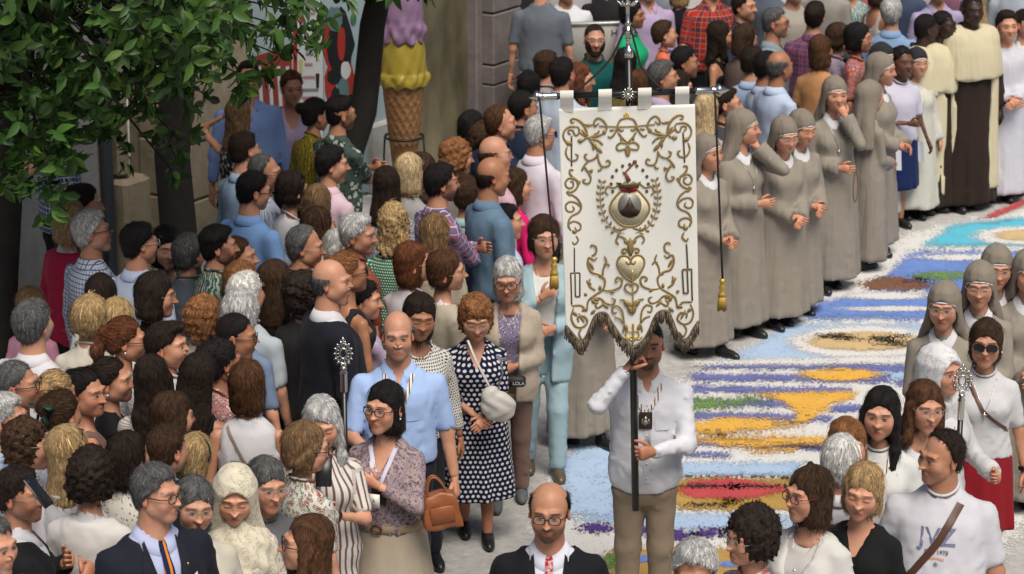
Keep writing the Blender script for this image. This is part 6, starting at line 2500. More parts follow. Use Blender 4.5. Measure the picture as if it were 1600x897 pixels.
P('m', 25, 772, 72, 'short', 'dark', JK((.012, .012, .014)), DARKT, 'bearded man with glasses in a black suit raising a dark phone', beard='stubble', ex=['wire'], pose=('phone', 'chest'), skin='mid')
P('m', -18, 850, 60, 'short', 'iron', JK((.22, .23, .25)), DARKT, 'man in a light grey suit in the bottom left corner')
P('b', 256, 706, 150, 'short', 'brown', TE((.20, .42, .58)), JEAN, 'brown haired boy in an aqua t-shirt behind the man in the striped tie', h=1.45)
P('g', 297, 716, 150, 'bob', 'blond', TE((.4, .3, .3)), JEAN, 'small blond girl with a dark hair band', ex=[('headband', (.02, .02, .03))], h=1.40, len=.02)
P('f', 196, 716, 150, 'bob', 'dark', BL((.62, .60, .54), 'knit', (.2, .19, .17), None, 2.2), DARKT, 'woman in a cream crochet jumper behind the man in the striped tie', h=1.50)
P('m', 238, 770, 32, 'short', 'iron', JK((.014, .016, .026), (.42, .47, .68)), TR((.014, .016, .026)), 'grey haired man in a dark suit with an orange striped tie and pocket square', hy=22, ex=['browline', ('suit', cloth('stripe', (.012, .016, .06), (.65, .22, .02), scale=1.6), WH, True)], age=1, fat=.35, vol=.004, h=1.76)
P('f', 298, 788, 18, 'bob', 'iron', BZ((.55, .52, .44)), DARKT, 'grey haired woman with glasses and a cream cardigan beside the man in the striped tie', ex=['wire', 'earrings'], age=1, fat=.4, hp=8)
P('f', 366, 768, 5, 'updo', 'dark', BL((.58, .54, .46), 'floral', (.45, .30, .28), (.64, .6, .52), .9), SK((.10, .010, .018), hem=.15), 'woman looking down under a cream lace mantilla and shawl', ex=[('mantilla', cloth('lace', (.66, .61, .48)), .28, True)], shut=1, hp=20, skin='light')
P('f', 413, 755, 30, 'crop', 'iron', TE((.12, .12, .13)), DARKT, 'grey haired woman half hidden behind the lace mantilla', age=1, ex=['wire'], h=1.56)
P('f', 471, 702, 105, 'crop', 'light', TE((.62, .58, .56), 'floral', (.35, .08, .07), (.1, .2, .08), .7), TR((.3, .3, .32)), 'woman with short fair hair and dark glasses in a white flowered top', ex=['browline'], len=-.01, vol=.004)
P('f', 503, 656, 8, 'longer', 'silver', TE((.64, .62, .60), 'stripe', (.17, .10, .075), None, 2.0, hem=.72), TR((.25, .17, .09)), 'woman with long grey hair in a white striped shirt looking at a phone', pose=('phone', 'phone'), hp=22, shut=1, age=1, tex='wavy', ex=[('watch', -1)], h=1.66)
P('f', 484, 850, -78, 'longer', 'chestnut', TE(WH), DARKT, 'woman with long chestnut hair and black glasses facing left at the bottom', ex=['browline'], hp=-4, h=1.62)
P('f', 603, 636, -18, 'bob', 'black', BL((.36, .27, .25), 'paisley', (.13, .06, .06), (.12, .14, .26), .55, neck='v', hem=.95, frac=.92), SK((.42, .36, .28), hem=.16, flare=.13, nf=11, amp=.045), 'woman with a black bob and glasses in a paisley blouse and long beige skirt', fix=2, hy=-14, ex=['browline', 'earrings', ('badge', 1.19, (.085, .10), C_((.60, .58, .70)), .02, True), 'belt', 'buttons_skirt'], pose=('down', 'chest'), fat=.45, h=1.62, legs_seen=1, age=.6)
P('m', 622, 522, 2, 'ring', 'iron', SS((.36, .50, .80), hem=.93), TR((.016, .018, .026)), 'bald man in a light blue short sleeved shirt wearing a brown badge', fix=2, ex=['badge', 'placket', 'pocket'], pose=('staff', 'down'), age=1, fat=.3, h=1.76, ringtop=.035, legs_seen=1)
P('f', 652, 492, 15, 'bob', 'dark', BL((.64, .62, .58), 'dots', (.03, .03, .03), None, .50), DARKT, 'dark haired woman in a white blouse with small black dots', hp=22, shut=1, skin='tan', h=1.63)
P('f', 747, 491, 5, 'bouffant', 'ginger', dict(k='dress', neck='v', frac=.46, ease=.022, hem=.98, m=C_((.008, .011, .042), 'dots', (.66, .66, .66))), SK((.008, .011, .042), 'dots', (.66, .66, .66), hem=.34, flare=.10, top=1.06, nf=6, amp=.05), 'elderly woman with ginger hair in a navy dress with white polka dots', foot=(744, 840), tex='perm', hc2=1, hp=24, shut=1, age=1, fat=.35, pose='clasp', ex=['wire', ('watch', -1, plain('steel', (.5, .5, .5), .3, .9))], h=1.58, legs_seen=1, stance=.07, legtint=(.75, .62, .55))
P('f', 795, 433, 2, 'bob', 'silver', dict(k='cardigan', neck='open', ease=.030, frac=1.0, wide=.012, hem=.78, m=C_((.42, .36, .29), 'knit', (.33, .28, .22)), inner=C_((.20, .17, .26), 'floral', (.4, .36, .42), (.08, .07, .12), .6), inneck='scoop', inname='blouse'), TR((.20, .125, .105)), 'grey haired woman with big dark glasses, beige cardigan and mauve trousers', foot=(795, 784), ex=['bigglasses', 'necklace'], hp=16, age=1, pose=('down', 'belly'), h=1.60, legs_seen=1, stance=-.06, shoem=plain('trainer_grey', (.10, .11, .12), .7))
P('f', 853, 369, 6, 'bouffant', 'brown', dict(k='jacket', neck='open', ease=.028, hem=.68, m=C_((.33, .47, .53)), inner=C_((.62, .62, .60)), inneck='scoop', inname='blouse'), TR((.33, .47, .53)), 'brown haired woman in a pale teal jacket and trousers', foot=(848, 738), ex=['wire', 'earrings', 'necklace'], age=1, pose=('chest', 'belly'), h=1.63, legs_seen=1, stance=.06, shoem=plain('shoe_bronze', (.13, .10, .07), .4, .3))
P('m', 512, 441, 82, 'ring', 'iron', JK((.013, .014, .022)), TR((.013, .014, .022)), 'bald stout man in a dark suit seen in profile, left of centre', fat=.6, hp=6, age=1, ringtop=.03, h=1.77)
P('f', 432, 442, 130, 'long', 'brown', TE(BK), DARKT, 'long haired woman in black left of the bald man in the dark suit')
P('f', 474, 459, 140, 'bouffant', 'dark', TE((.03, .03, .03)), DARKT, 'woman with dark curly hair behind the bald man in the dark suit', tex='curly', h=1.60)
P('m', 470, 386, 82, 'recede', 'iron', TE((.16, .12, .08)), DARKT, 'balding man with glasses in profile above the woman with long brown hair', ex=['wire'], skin='mid', age=1)
P('f', 530, 391, 48, 'long', 'silver', TE((.10, .08, .08)), DARKT, 'grey haired woman looking right from the middle of the crowd', age=1, len=.1, tex='wavy', h=1.58)
P('m', 553, 365, 85, 'short', 'silver', TE((.25, .07, .04)), DARKT, 'grey haired man in profile beside the blond curls', age=1, skin='mid')
P('f', 541, 427, 95, 'updo', 'ginger', TK((.02, .02, .022)), DARKT, 'suntanned woman with tied blond hair, sunglasses and a bare shoulder', ex=['sunglasses', 'shoulder_strap'], skin='tan')
P('b', 564, 471, 82, 'short', 'black', TE(LILAC), JEAN, 'dark haired boy in a lilac shirt behind the bald man in blue', h=1.45, pose='cross', vol=.006)
P('b', 424, 537, 130, 'buzz', 'brown', TE((.10, .16, .28)), JEAN, 'small boy with cropped hair left of the dark suit', h=1.25, scalp=.6)
P('f', 615, 352, 175, 'long', 'blond', TE((.012, .12, .055), 'dots', (.55, .62, .55), None, .55), SK((.012, .12, .055), 'dots', (.55, .62, .55), None, .55), 'woman seen from behind with curly blond hair and a green dotted dress', tex='curly', vol=.012, sides=0, len=.1, h=1.68)
P('f', 677, 366, 165, 'bob', 'light', BL((.42, .37, .29)), DARKT, 'light brown haired woman in beige beyond the auburn bob', len=-.02, tex='wavy')
P('m', 684, 286, 120, 'short', 'black', LS((.30, .12, .18), 'plaid', (.06, .08, .22), (.6, .55, .6)), DARKT, 'dark bearded man with folded arms in a pink and blue plaid shirt', beard='stubble', stub=.8, pose='cross', skin='mid', h=1.80)
P('f', 642, 411, 110, 'bob', 'auburn', BL(WH), DARKT, 'woman with an auburn bob in a white blouse holding a hand to her face', pose=('down', 'face'), ex=['wire'])
P('f', 692, 423, 88, 'crop', 'chestnut', BZ((.42, .37, .29)), DARKT, 'older woman with glasses and a beige jacket beside the auburn bob', ex=['wire'], age=1)
P('b', 728, 306, 160, 'short', 'brown', SS((.34, .56, .54)), JEAN, 'boy with brown hair in a mint polo shirt seen from behind', h=1.50)
P('b', 789, 348, 85, 'short', 'black', LS((.45, .55, .72)), JEAN, 'dark haired boy in a light blue shirt facing right', h=1.42)
P('m', 763, 276, 82, 'ring', 'dark', SS((.12, .20, .29), 'denim'), DARKT, 'bald man with a moustache in a denim shirt', beard='mous', skin='tan', fat=.4, ringtop=.02)
P('f', 803, 292, 90, 'bob', 'brown', BL((.60, .015, .14)), DARKT, 'person in a fuchsia top mostly hidden beside the man in the white shirt', h=1.50)
P('m', 769, 243, 88, 'ring', 'brown', TE((.55, .35, .42)), DARKT, 'bald man with glasses behind the moustached man in denim', ex=['wire'], ringtop=.02)
P('f', 709, 246, 110, 'bouffant', 'ginger', TE((.35, .3, .26)), DARKT, 'ginger haired woman beside the plaid shirted man', tex='perm')
P('f', 604, 291, 165, 'long', 'dark', TE((.2, .2, .26), 'floral', (.5, .5, .55), None, .6), DARKT, 'woman seen from behind with long dark hair below the cone', h=1.62, sides=0)
P('f', 660, 269, 130, 'long', 'brown', TE((.05, .05, .06)), DARKT, 'brown haired woman left of the plaid shirted man', h=1.58)
P('f', 638, 270, 150, 'bob', 'pale', TE((.3, .3, .3)), DARKT, 'pale haired woman below the giant cone', h=1.58)
P('m', 778, 192, 95, 'recede', 'chestnut', TE((.02, .03, .07)), DARKT, 'man with receding chestnut hair in profile near the pilaster', h=1.76)
P('f', 754, 219, 130, 'crop', 'brown', TE((.2, .18, .16)), DARKT, 'woman with curly brown hair behind the two bald men', tex='curly')
P('m', 838, 209, 100, 'short', 'silver', LS((.62, .58, .66)), DARKT, 'grey haired man with blue sunglasses and a white shirt', ex=['blueglasses'], fat=.5, skin='mid', h=1.78)
P('f', 734, 200, 150, 'bob', 'black', TE((.1, .1, .1)), DARKT, 'black haired woman near the pilaster', h=1.58)
P('m', 813, 168, 130, 'buzz', 'black', TE((.014, .022, .05)), DARKT, 'man with cropped black hair in a navy t-shirt behind the banner rope', scalp=.8, skin='mid')
P('f', 826, 137, 160, 'bob', 'black', TE((.05, .05, .06)), DARKT, 'black haired woman beyond the left end of the banner bar', h=1.62)
P('m', 851, 106, 140, 'fade', 'brown', TE((.3, .3, .33)), DARKT, 'brown haired man beyond the left end of the banner bar')
P('m', 877, 117, 150, 'short', 'black', TE((.42, .50, .62)), DARKT, 'black haired man in a pale blue t-shirt behind the banner bar', skin='mid')
P('f', 903, 124, 80, 'long', 'auburn', TE((.35, .2, .15)), DARKT, 'auburn woman with glasses in profile behind the banner bar', ex=['wire'], h=1.56)
P('m', 928, 62, 20, 'buzz', 'dark', TE((.006, .075, .075)), DARKT, 'balding man with a full dark beard and glasses in a dark teal t-shirt', beard='full', ex=['wire'], scalp=.4)
P('m', 846, -22, 170, 'short', 'dark', TE((.13, .15, .18)), TR((.14, .17, .22), 'denim'), 'man in a grey t-shirt at the top by the pilaster', h=1.80, fat=.25)
P('m', 884, -20, 8, 'short', 'dark', TE((.64, .66, .70)), DARKT, 'person in a white t-shirt with a pink and blue square print', ex=['tee_print'], h=1.72)
P('f', 985, 22, 70, 'crop', 'black', TE((.010, .36, .16)), DARKT, 'person in a bright green t-shirt behind the top of the banner pole', skin='tan', h=1.66)
P('f', 976, 100, 175, 'long', 'black', TE((.2, .16, .06)), DARKT, 'woman seen from behind with long black hair behind the banner pole', sides=0)
P('b', 1037, 56, 95, 'short', 'brown', TE((.68, .16, .075)), JEAN, 'small boy in an orange t-shirt carried high above the heads', h=1.0, hs=.95, lift=.62)
P('m', 1012, -22, 15, 'short', 'brown', LS((.42, .33, .50)), DARKT, 'man in a lilac shirt at the top edge', h=1.78)
P('f', 1062, -14, 175, 'bob', 'blond', TE((.010, .010, .016), frac=.7), DARKT, 'woman in black with fair hair at the top edge', h=1.68)
P('m', 1112, -26, 15, 'short', 'brown', SS((.38, .025, .02), 'plaid', (.03, .03, .05), (.5, .2, .12), 1.1), DARKT, 'man in a red and black plaid shirt at the top edge', fat=.5, h=1.78)
P('f', 1122, 56, 75, 'long', 'dark', TK(BK), DARKT, 'dark haired woman with a bare shoulder in front of the red plaid shirt', ex=['shoulder_strap'], skin='mid')
P('m', 1034, 121, 85, 'short', 'iron', LS((.42, .36, .50)), DARKT, 'grey haired man in a lilac shirt behind the right half of the banner bar', skin='mid', vol=.006)
P('m', 1066, 98, 95, 'short', 'black', TE((.03, .03, .04)), DARKT, 'man with thick black hair in profile right of the banner pole', skin='tan')
P('f', 1000, 134, 150, 'bob', 'chestnut', TE((.3, .25, .2)), DARKT, 'chestnut haired woman right behind the banner pole', h=1.58)
P('f', 1056, 136, 90, 'long', 'dark', TE((.05, .05, .05)), DARKT, 'dark haired woman in profile behind the lilac shirted man', h=1.56)
P('f', 1101, 174, 165, 'long', 'pale', TE((.34, .31, .29)), DARKT, 'pale haired woman seen from behind at the right end of the banner bar', sides=0, len=.08)
P('m', 1132, 163, 80, 'short', 'dark', TE((.05, .05, .06)), DARKT, 'dark bearded man just above the first veiled nun', beard='stubble', stub=.7, h=1.66)
P('m', 1173, 98, 150, 'short', 'dark', LS((.38, .48, .68)), DARKT, 'man in a pale blue shirt seen from behind, left of two alike', h=1.70)
P('m', 1194, 105, 110, 'short', 'black', LS((.44, .53, .70)), DARKT, 'man with black hair in a pale blue shirt in front of the reddish faced man', h=1.70, skin='mid')
P('m', 1214, 105, 120, 'ring', 'iron', LS((.46, .55, .72)), DARKT, 'reddish faced man with thin grey hair in a pale blue shirt', skin='tan', h=1.72)
P('m', 1208, 36, 75, 'short', 'iron', LS((.22, .27, .31)), DARKT, 'grey haired man with dark glasses and a slate shirt', ex=['browline'], skin='mid')
P('m', 1271, 25, 165, 'short', 'dark', LS((.24, .07, .13), 'plaid', (.08, .05, .12), (.3, .15, .2)), DARKT, 'man seen from behind in a burgundy checked shirt')
P('f', 1282, 80, 150, 'bob', 'chestnut', TE((.50, .25, .11)), DARKT, 'chestnut haired woman in an orange beige t-shirt', h=1.62)
P('f', 1308, 60, 90, 'crop', 'brown', TE((.38, .28, .45), 'floral', (.2, .35, .15), (.5, .4, .5), .6), DARKT, 'brown haired woman in a lilac flowered top', h=1.60)
P('f', 1339, 60, 75, 'bouffant', 'black', TE((.42, .07, .06), 'floral', (.1, .1, .25), (.5, .4, .3), .6), DARKT, 'dark haired woman with glasses in a red flowered top', ex=['wire'], skin='mid')
P('f', 1328, -30, 10, 'bob', 'brown', BL((.45, .48, .46), 'leafy', (.03, .19, .20), (.02, .1, .12), .8), DARKT, 'woman in a teal and white patterned blouse at the top edge', h=1.66)
P('m', 1393, 20, 165, 'short', 'silver', LS((.22, .34, .55)), DARKT, 'silver haired man in a blue shirt seen from behind near the friars', vol=.006)
P('f', 1372, -14, 120, 'bob', 'brown', TK((.4, .36, .34)), DARKT, 'woman with a bare brown shoulder at the top edge', skin='tan', ex=['shoulder_strap'])
P('m', 1466, -20, 10, 'short', 'dark', LS((.38, .32, .50)), DARKT, 'man in a violet shirt at the top edge left of the tall friar', h=1.74)
P('f', 1526, 8, 165, 'long', 'blond', TE((.35, .33, .3)), DARKT, 'fair haired woman beyond the tall friar', sides=0)
P('m', 1240, -18, 20, 'short', 'dark', TE((.35, .32, .28)), DARKT, 'man in a beige t-shirt at the top edge left of the burgundy shirt')
P('m', 1160, 10, 60, 'short', 'dark', TE((.04, .05, .08)), DARKT, 'man in a dark t-shirt beside the grey haired man in slate')
P('f', 1160, 62, 120, 'bob', 'brown', TE((.14, .1, .09)), DARKT, 'brown haired woman left of the slate shirted man', h=1.60)
P('f', 1428, -24, 130, 'bob', 'dark', TE((.3, .05, .05)), DARKT, 'dark haired woman in red at the top edge above the friars')
for _x, _y, _s, _c, _l in ((1200, -34, 'm', (.10, .12, .16), 'person in slate blue at the top edge above the grey haired man in slate'), (1290, -40, 'm', (.30, .28, .26), 'person in stone grey at the top edge above the burgundy shirt'), (1352, -36, 'f', (.36, .12, .10), 'person in brick red at the top edge beside the patterned blouse'),
                           (1408, -40, 'm', (.05, .07, .12), 'person in dark navy at the top edge above the silver haired man'), (1445, -44, 'f', (.45, .42, .40), 'person in pale grey at the top edge above the violet shirt'), (1490, -40, 'f', (.22, .10, .16), 'person in plum at the top edge behind the tall friar'),
                           (1545, -38, 'm', (.08, .10, .10), 'person in dark green at the top edge above the young server'), (1590, -36, 'm', (.34, .38, .44), 'person in light blue grey at the top right corner'), (1140, -30, 'm', (.04, .045, .05), 'person in black at the top edge right of the red plaid shirt'),
                           (1036, -36, 'f', (.20, .22, .26), 'person in steel grey at the top edge above the small boy'), (950, -30, 'm', (.02, .02, .022), 'person in black at the top edge left of the banner finial')):
    P(_s, _x, _y, 160, 'short' if _s == 'm' else 'bob', 'dark', TE(_c), DARKT, _l)
# --- left file of the procession
NUN(918, 350, 30, 'nun walking behind the banner, only the skirt of her habit showing', foot=(912, 692), h=1.64, stance=.09)
NUN(1092, 238, 40, 'nun half hidden by the right edge of the banner', foot=(1097, 552), h=1.62, stance=.1)
NUN(1147, 199, 40, 'nun beside the right banner tassel turning her head with a hand at her cheek', foot=(1150, 522), hy=35, pose=('belly', 'face'), ex=['cross_pendant'], stance=.05)
NUN(1197, 208, 25, 'nun with glasses looking down, hands folded in her sleeves', foot=(1214, 508), ex=['wire'], hp=22, shut=1, pose='clasp')
NUN(1231, 198, 30, 'nun bending her head behind the nun with glasses', foot=(1240, 490), hp=24, shut=1, h=1.62)
NUN(1299, 146, 15, 'nun with two fingers at her chin and a rosary at her belt', foot=(1292, 450), pose=('belly', 'chin'), ex=['cross_pendant', 'rosary'], h=1.66, hy=-5, shut=0)
NUN(1352, 108, 60, 'nun seen in profile behind the one with fingers at her chin', foot=(1362, 396), h=1.66)
NUN(1349, 152, 120, 'nun turned away between the fingers at chin nun and the girl in white', foot=(1347, 418), h=1.62)
P('g', 1385, 97, 25, 'updo', 'black', TE((.58, .56, .68), hem=.72), SK((.010, .022, .085), hem=.40, flare=.05), 'black girl in a white t-shirt and navy skirt holding a sheet of paper', foot=(1397, 354), skin='brown', tex='curly', h=1.62, hs=1.0, pose=('belly', 'fwd'), legs_seen=1, legtint=(2.6, 2.6, 2.6))
P('f', 1419, 99, 20, 'veil', 'dark', NONE, dict(k='robe', hem=.13, flare=.11, m=M_OFFW, wide=.02, nf=8, amp=.04), 'nun in a white habit and dark veil with a white band', foot=(1421, 340), ex=[('veil', cloth('plain', (.03, .03, .035)), M_WHITE, .3, False), 'wire', 'cross_pendant'], h=1.64, legs_seen=1, fat=.4)
P('f', 1362, 92, 40, 'veil', 'dark', NONE, dict(k='robe', hem=.13, flare=.11, m=M_OFFW, wide=.02), 'nun with a white edged dark veil behind the girl in white', foot=(1366, 352), ex=[('veil', cloth('plain', (.03, .03, .035)), M_WHITE, .3, False)], h=1.56)
_rob = dict(k='robe', hem=.06, flare=.10, m=M_BROWNH, wide=.02, nf=8, amp=.04)
P('m', 1427, 45, 60, 'buzz', 'black', NONE, dict(_rob), 'friar in a cream cape turning his head away, leftmost of the friars', foot=(1430, 330), skin='dark', ex=['friar'], h=1.80, hy=40, scalp=.9, legs_seen=1)
P('m', 1452, 40, 55, 'buzz', 'black', NONE, dict(_rob), 'friar in profile between the two other friars', foot=(1457, 326), skin='dark', ex=['friar'], h=1.80, scalp=.9, legs_seen=1)
P('m', 1499, 15, 15, 'buzz', 'black', NONE, dict(_rob), 'tall friar facing the camera in a cream mantle over a dark brown habit', foot=(1502, 324), skin='dark', ex=['friar'], h=1.88, scalp=.9, legs_seen=1)
P('m', 1556, 40, 8, 'short', 'dark', NONE, dict(k='robe', hem=.08, flare=.10, m=M_ALB, wide=.03, nf=9, amp=.05), 'dark haired young server in a long white alb with clasped hands', foot=(1558, 312), pose='clasp', h=1.73, legs_seen=1, vol=.006)
P('m', 1582, 38, 40, 'short', 'dark', NONE, dict(k='robe', hem=.08, flare=.10, m=C_((.62, .61, .62), 'habit'), wide=.03, nf=9, amp=.05), 'second server in an off white alb looking right', foot=(1585, 300), h=1.74, legs_seen=1)
P('m', 1606, 30, 30, 'short', 'dark', NONE, dict(k='robe', hem=.08, flare=.10, m=C_((.64, .60, .58), 'habit'), wide=.03, nf=9, amp=.05), 'third server in white cut off by the right edge', foot=(1610, 298), h=1.76, legs_seen=1)
# --- right file
NUN(1476, 475, -12, 'nun with rimless glasses looking down on the right, nearest of four', fix=2, ex=['wire'], hp=14, h=1.63)
NUN(1531, 443, -8, 'nun with glasses behind the nearest right hand nun', fix=2, ex=['wire'], hp=14, shut=1, h=1.66)
NUN(1556, 416, 5, 'nun with glasses third in the right hand row', fix=2, ex=['wire'], hp=8, h=1.63)
NUN(1606, 424, 0, 'nun cut off by the right edge', fix=2, h=1.62, hp=15)
P('f', 1540, 535, -5, 'crop', 'brown', TE((.56, .56, .58), 'knit', (.58, .58, .60), hem=.92), SK((.24, .012, .020), hem=.46, flare=.05), 'woman with short brown hair and black sunglasses, white top and red skirt', fix=2, ex=['sunglasses', ('cross_pendant', 1.26), ('watch', -1), 'earrings', ('strap', plain('strap_brown', (.10, .04, .025), .5), -1, .02, 1.1)], skin='mid', age=1, h=1.60, legs_seen=1, len=-.02)
P('f', 1466, 578, 35, 'updo', 'dark', BZ((.54, .54, .55), wide=.02), DARKT, 'smiling woman under a white lace mantilla in a white jacket', fix=2, ex=[('mantilla', cloth('lace', (.68, .68, .70)), .34)], pose=('down', 'staff'), hp=2, h=1.65)
P('f', 1441, 634, 12, 'long', 'chestnut', BZ((.62, .60, .58)), DARKT, 'chestnut haired woman with round glasses and a white jacket', ex=['wire', 'earrings'], age=.6, len=.08)
P('f', 1376, 645, -15, 'longer', 'black', TE((.62, .63, .62), 'knit', (.55, .56, .55)), DARKT, 'young woman with long straight black hair and a white lace blouse', ex=['badge'], h=1.65, skin='light')
P('f', 1326, 694, 5, 'bob', 'ginger', TE((.5, .48, .44)), DARKT, 'woman with wavy reddish fair hair and glasses behind the white head', tex='wavy', ex=['wire'], h=1.62, age=.6)
P('f', 1312, 722, 165, 'crop', 'white', LS((.64, .62, .66)), DARKT, 'white haired woman in a white shirt with her back turned', age=1, h=1.56)
P('f', 1347, 763, -25, 'bob', 'blond', dict(k='jacket', neck='v', ease=.02, hem=.8, m=C_((.010, .011, .012))), DARKT, 'blond woman with lowered eyes and a black top', shut=1, hp=10, tex='wavy', age=.6, ex=['earrings'], len=.02)
P('f', 1268, 772, -38, 'bob', 'brown', BZ((.58, .57, .55), (.55, .53, .51)), DARKT, 'woman with a brown bob, red glasses, white blazer and a brown badge', ex=['redglasses', ('badge', 1.15), ('necklace', 1.30)], hy=-22, len=-.01, tex='wavy')
P('f', 1178, 838, -55, 'crop', 'dark', TE((.6, .58, .52), 'floral', (.5, .1, .1), None, .5), DARKT, 'woman with dark curly hair and glasses facing left at the bottom', tex='curly', vol=.014, ex=['wire', 'earrings'], hp=10, age=.6)
P('m', 1088, 888, -5, 'short', 'silver', LS((.4, .45, .5)), DARKT, 'grey haired man with dark glasses whose head alone shows at the bottom', ex=['browline'], skin='tan', age=1, vol=.008, hp=12, h=1.70)
P('m', 1475, 712, -14, 'recede', 'dark', TE((.55, .55, .60), ease=.020, wr=.007), JEAN, 'stout man in a white t-shirt printed JVZ with a brown strap across it', fix=2, hy=-46, fat=.85, skin='mid', ex=[('print', (('JVZ', .115, 1.255, (.16, .17, .28)), ('EST. 1978', .028, 1.215, (.12, .12, .14)), ('CALIFORNIA', .014, 1.19, (.6, .2, .1)), ('*', .05, 1.145, (.10, .11, .2)))), ('strap', None, 1, .035, 1.02)], h=1.74, age=.6)
# --- the middle
P('m', 1011, 537, 0, 'buzz', 'black', LS((.68, .69, .74), hem=.83, open=.35, wr=.007), TR((.27, .21, .15)), 'man in a white shirt and khaki trousers carrying the banner pole', beard='goatee', ex=[('badge', 1.26, (.072, .095), None, -.01), 'placket', 'pocket'], pose=('pole_hi', 'pole_lo_l'), fix=1, h=1.74, skin='mid', fat=.2, legs_seen=1, scalp=.5, hp=0)
P('m', 859, 797, -2, 'ring', 'black', JK((.010, .011, .014), (.62, .64, .74)), TR((.010, .011, .014)), 'bald bearded man in a black suit with a red patterned tie', fix=2, beard='goatee', bc='dark', ex=['browline', ('suit', cloth('floral', (.46, .014, .022), (.55, .45, .45), None, .35))], fat=.4, h=1.74, skin='mid', age=.6, ringtop=.070)

POSES['pole_lo_l'] = ((-.020, -.305, 1.145), (-1, .5, -.6), 'grip')      # measured for the mirrored (left) arm
POSES['pole_hi'] = ((-.112, -.262, 1.585), (-.7, -.10, -.9), 'grip')


def ex_tee_print(ctx):
    for z0, z1, c in ((1.27, 1.33, (.25, .45, .45)), (1.19, 1.27, (.42, .25, .5)), (1.13, 1.19, (.60, .10, .25)), (1.08, 1.13, (.04, .06, .28))):
        P_, F, uv = strip_on(ctx['tf'], [(-.085, z1), (-.085, z0)], [(.085, z1), (.085, z0)], 5, .002, .003, 2)
        mk('print_panel', ctx['sc'](P_), F, plain('print_%d' % int(c[0] * 999 + c[1] * 99), c, .8), ctx['root'])


def ex_rosary(ctx):
    a = np.linspace(0, 2 * pi, 24)
    P_ = np.stack([.12 + .02 * np.sin(a), np.full(24, -.24), .92 + .13 * np.cos(a)], 1)
    v, q = tube(P_, .006, 6, False)
    mk('rosary', ctx['sc'](v), q, plain('rosary_wood', (.20, .12, .07), .5), ctx['root'])


EXTRAS['tee_print'] = ex_tee_print
EXTRAS['rosary'] = ex_rosary

# ---- where each one stands: on the line of sight of its head, moved apart in depth where two would collide
def stand(o, h):
    if 'foot' in o:
        return on_z(o['foot'][0], o['foot'][1], 0)
    return on_z(o['px'], o['py'], h - .12 + o.get('lift', 0))


for o in CAST:
    if 'foot' in o:                                       # standing point seen in the photograph: the height follows from the head
        o['fix'] = o.get('fix', 2)
        g = stand(o, 0)
        v = (o['py'] - 448.5) / FPX
        o['h'] = CAM_H + g.y / (CP - v * SP) * (-SP - v * CP) + .12
_h = np.array([o['h'] for o in CAST], float)
_h0 = _h.copy()
_fix = np.array([bool(o.get('fix') or o.get('lift')) for o in CAST])
_rad = np.array([.155 if h > 1.5 else .12 for h in _h0]) + np.array([.03 * o.get('fat', .15) for o in CAST])
for _it in range(260):
    XY = np.array([tuple(stand(o, h))[:2] for o, h in zip(CAST, _h)])
    D = np.linalg.norm(XY[:, None] - XY[None], axis=2)
    need = _rad[:, None] + _rad[None]
    I, J = np.where(np.triu(D < need, 1))
    if not len(I):
        break
    dh = np.zeros(len(CAST))
    for i, j in zip(I, J):
        near, far = (i, j) if (XY[i, 1], -CAST[i]['py']) < (XY[j, 1], -CAST[j]['py']) else (j, i)
        w = .35 * (need[i, j] - D[i, j]) * .26
        dh[near] += w
        dh[far] -= w
    _h = np.where(_fix, _h0, np.clip(_h + np.clip(dh, -.01, .01), _h0 - .09, _h0 + .07))
OVERLAPS = [(CAST[i]['label'], CAST[j]['label'], round(float(D[i, j]), 2)) for i, j in zip(I, J)]

for n, (o, h) in enumerate(zip(CAST, _h)):
    p = stand(o, h)
    o['h'] = float(h)
    o['seed'] = 100 + n
    o['loc'] = (p.x, p.y, o.get('lift', 0))
    Z = p.y * CP + (CAM_H - p.z) * SP
    o['q'] = FPX / Z * .64
    if o['px'] < 860 and 68 <= o['yaw'] <= 115 and 'hy' not in o:   # shoulders half turned away, the face in profile
        o['hy'] = -32
        o['yaw'] += 34
    if o.get('hair') == 'crop' and 'len' not in o:
        o['len'] = 0
    if ONLY is not None and n not in ONLY and o.get('fix') != 1:
        continue
    o['root'] = person(o)
# ------------------------------------------------------------------ things carried
def who(start):
    for o in CAST:
        if o['label'].startswith(start):
            return o
    raise KeyError(start)


def rel(root, V):
    return np.asarray(V) - np.array(root.location)


bearer = who('man in a white shirt and khaki')
YB = bearer['loc'][1] - .262
YC = YB - .030
SILVER = plain('polished_silver', (.62, .60, .56), .24, 1.0, var=.1, bmp=.1)
BLACKW = plain('black_lacquer', (.012, .011, .011), .3)


def BP(px, py, y=None):
    return np.array(on_y(px, py, YC if y is None else y))


b0 = BP(993, 797, YB)
banner = empty('processional_banner', (b0[0], YB, b0[2]))
tag(banner, 'white processional banner with gold embroidery and fringe on a black pole', 'banner')


def bmk(name, parts, mat, **k):
    return mkp(name, [(rel(banner, v), f) for v, f in parts], mat, banner, **k)


pole_top = BP(982, 84, YB)
bmk('pole', [tube([BP(993, 797, YB), BP(988, 450, YB), pole_top], [.0185, .0185, .0165], 12)], BLACKW)
# silver top: ferrule, ball, spike with a crown of rays
T0, T1 = BP(982.5, 88, YB), BP(979, -46, YB)
ax = (T1 - T0) / np.linalg.norm(T1 - T0)


def on_pole(py, r):
    return T0 + (T1 - T0) * (88 - py) / 134.0, r


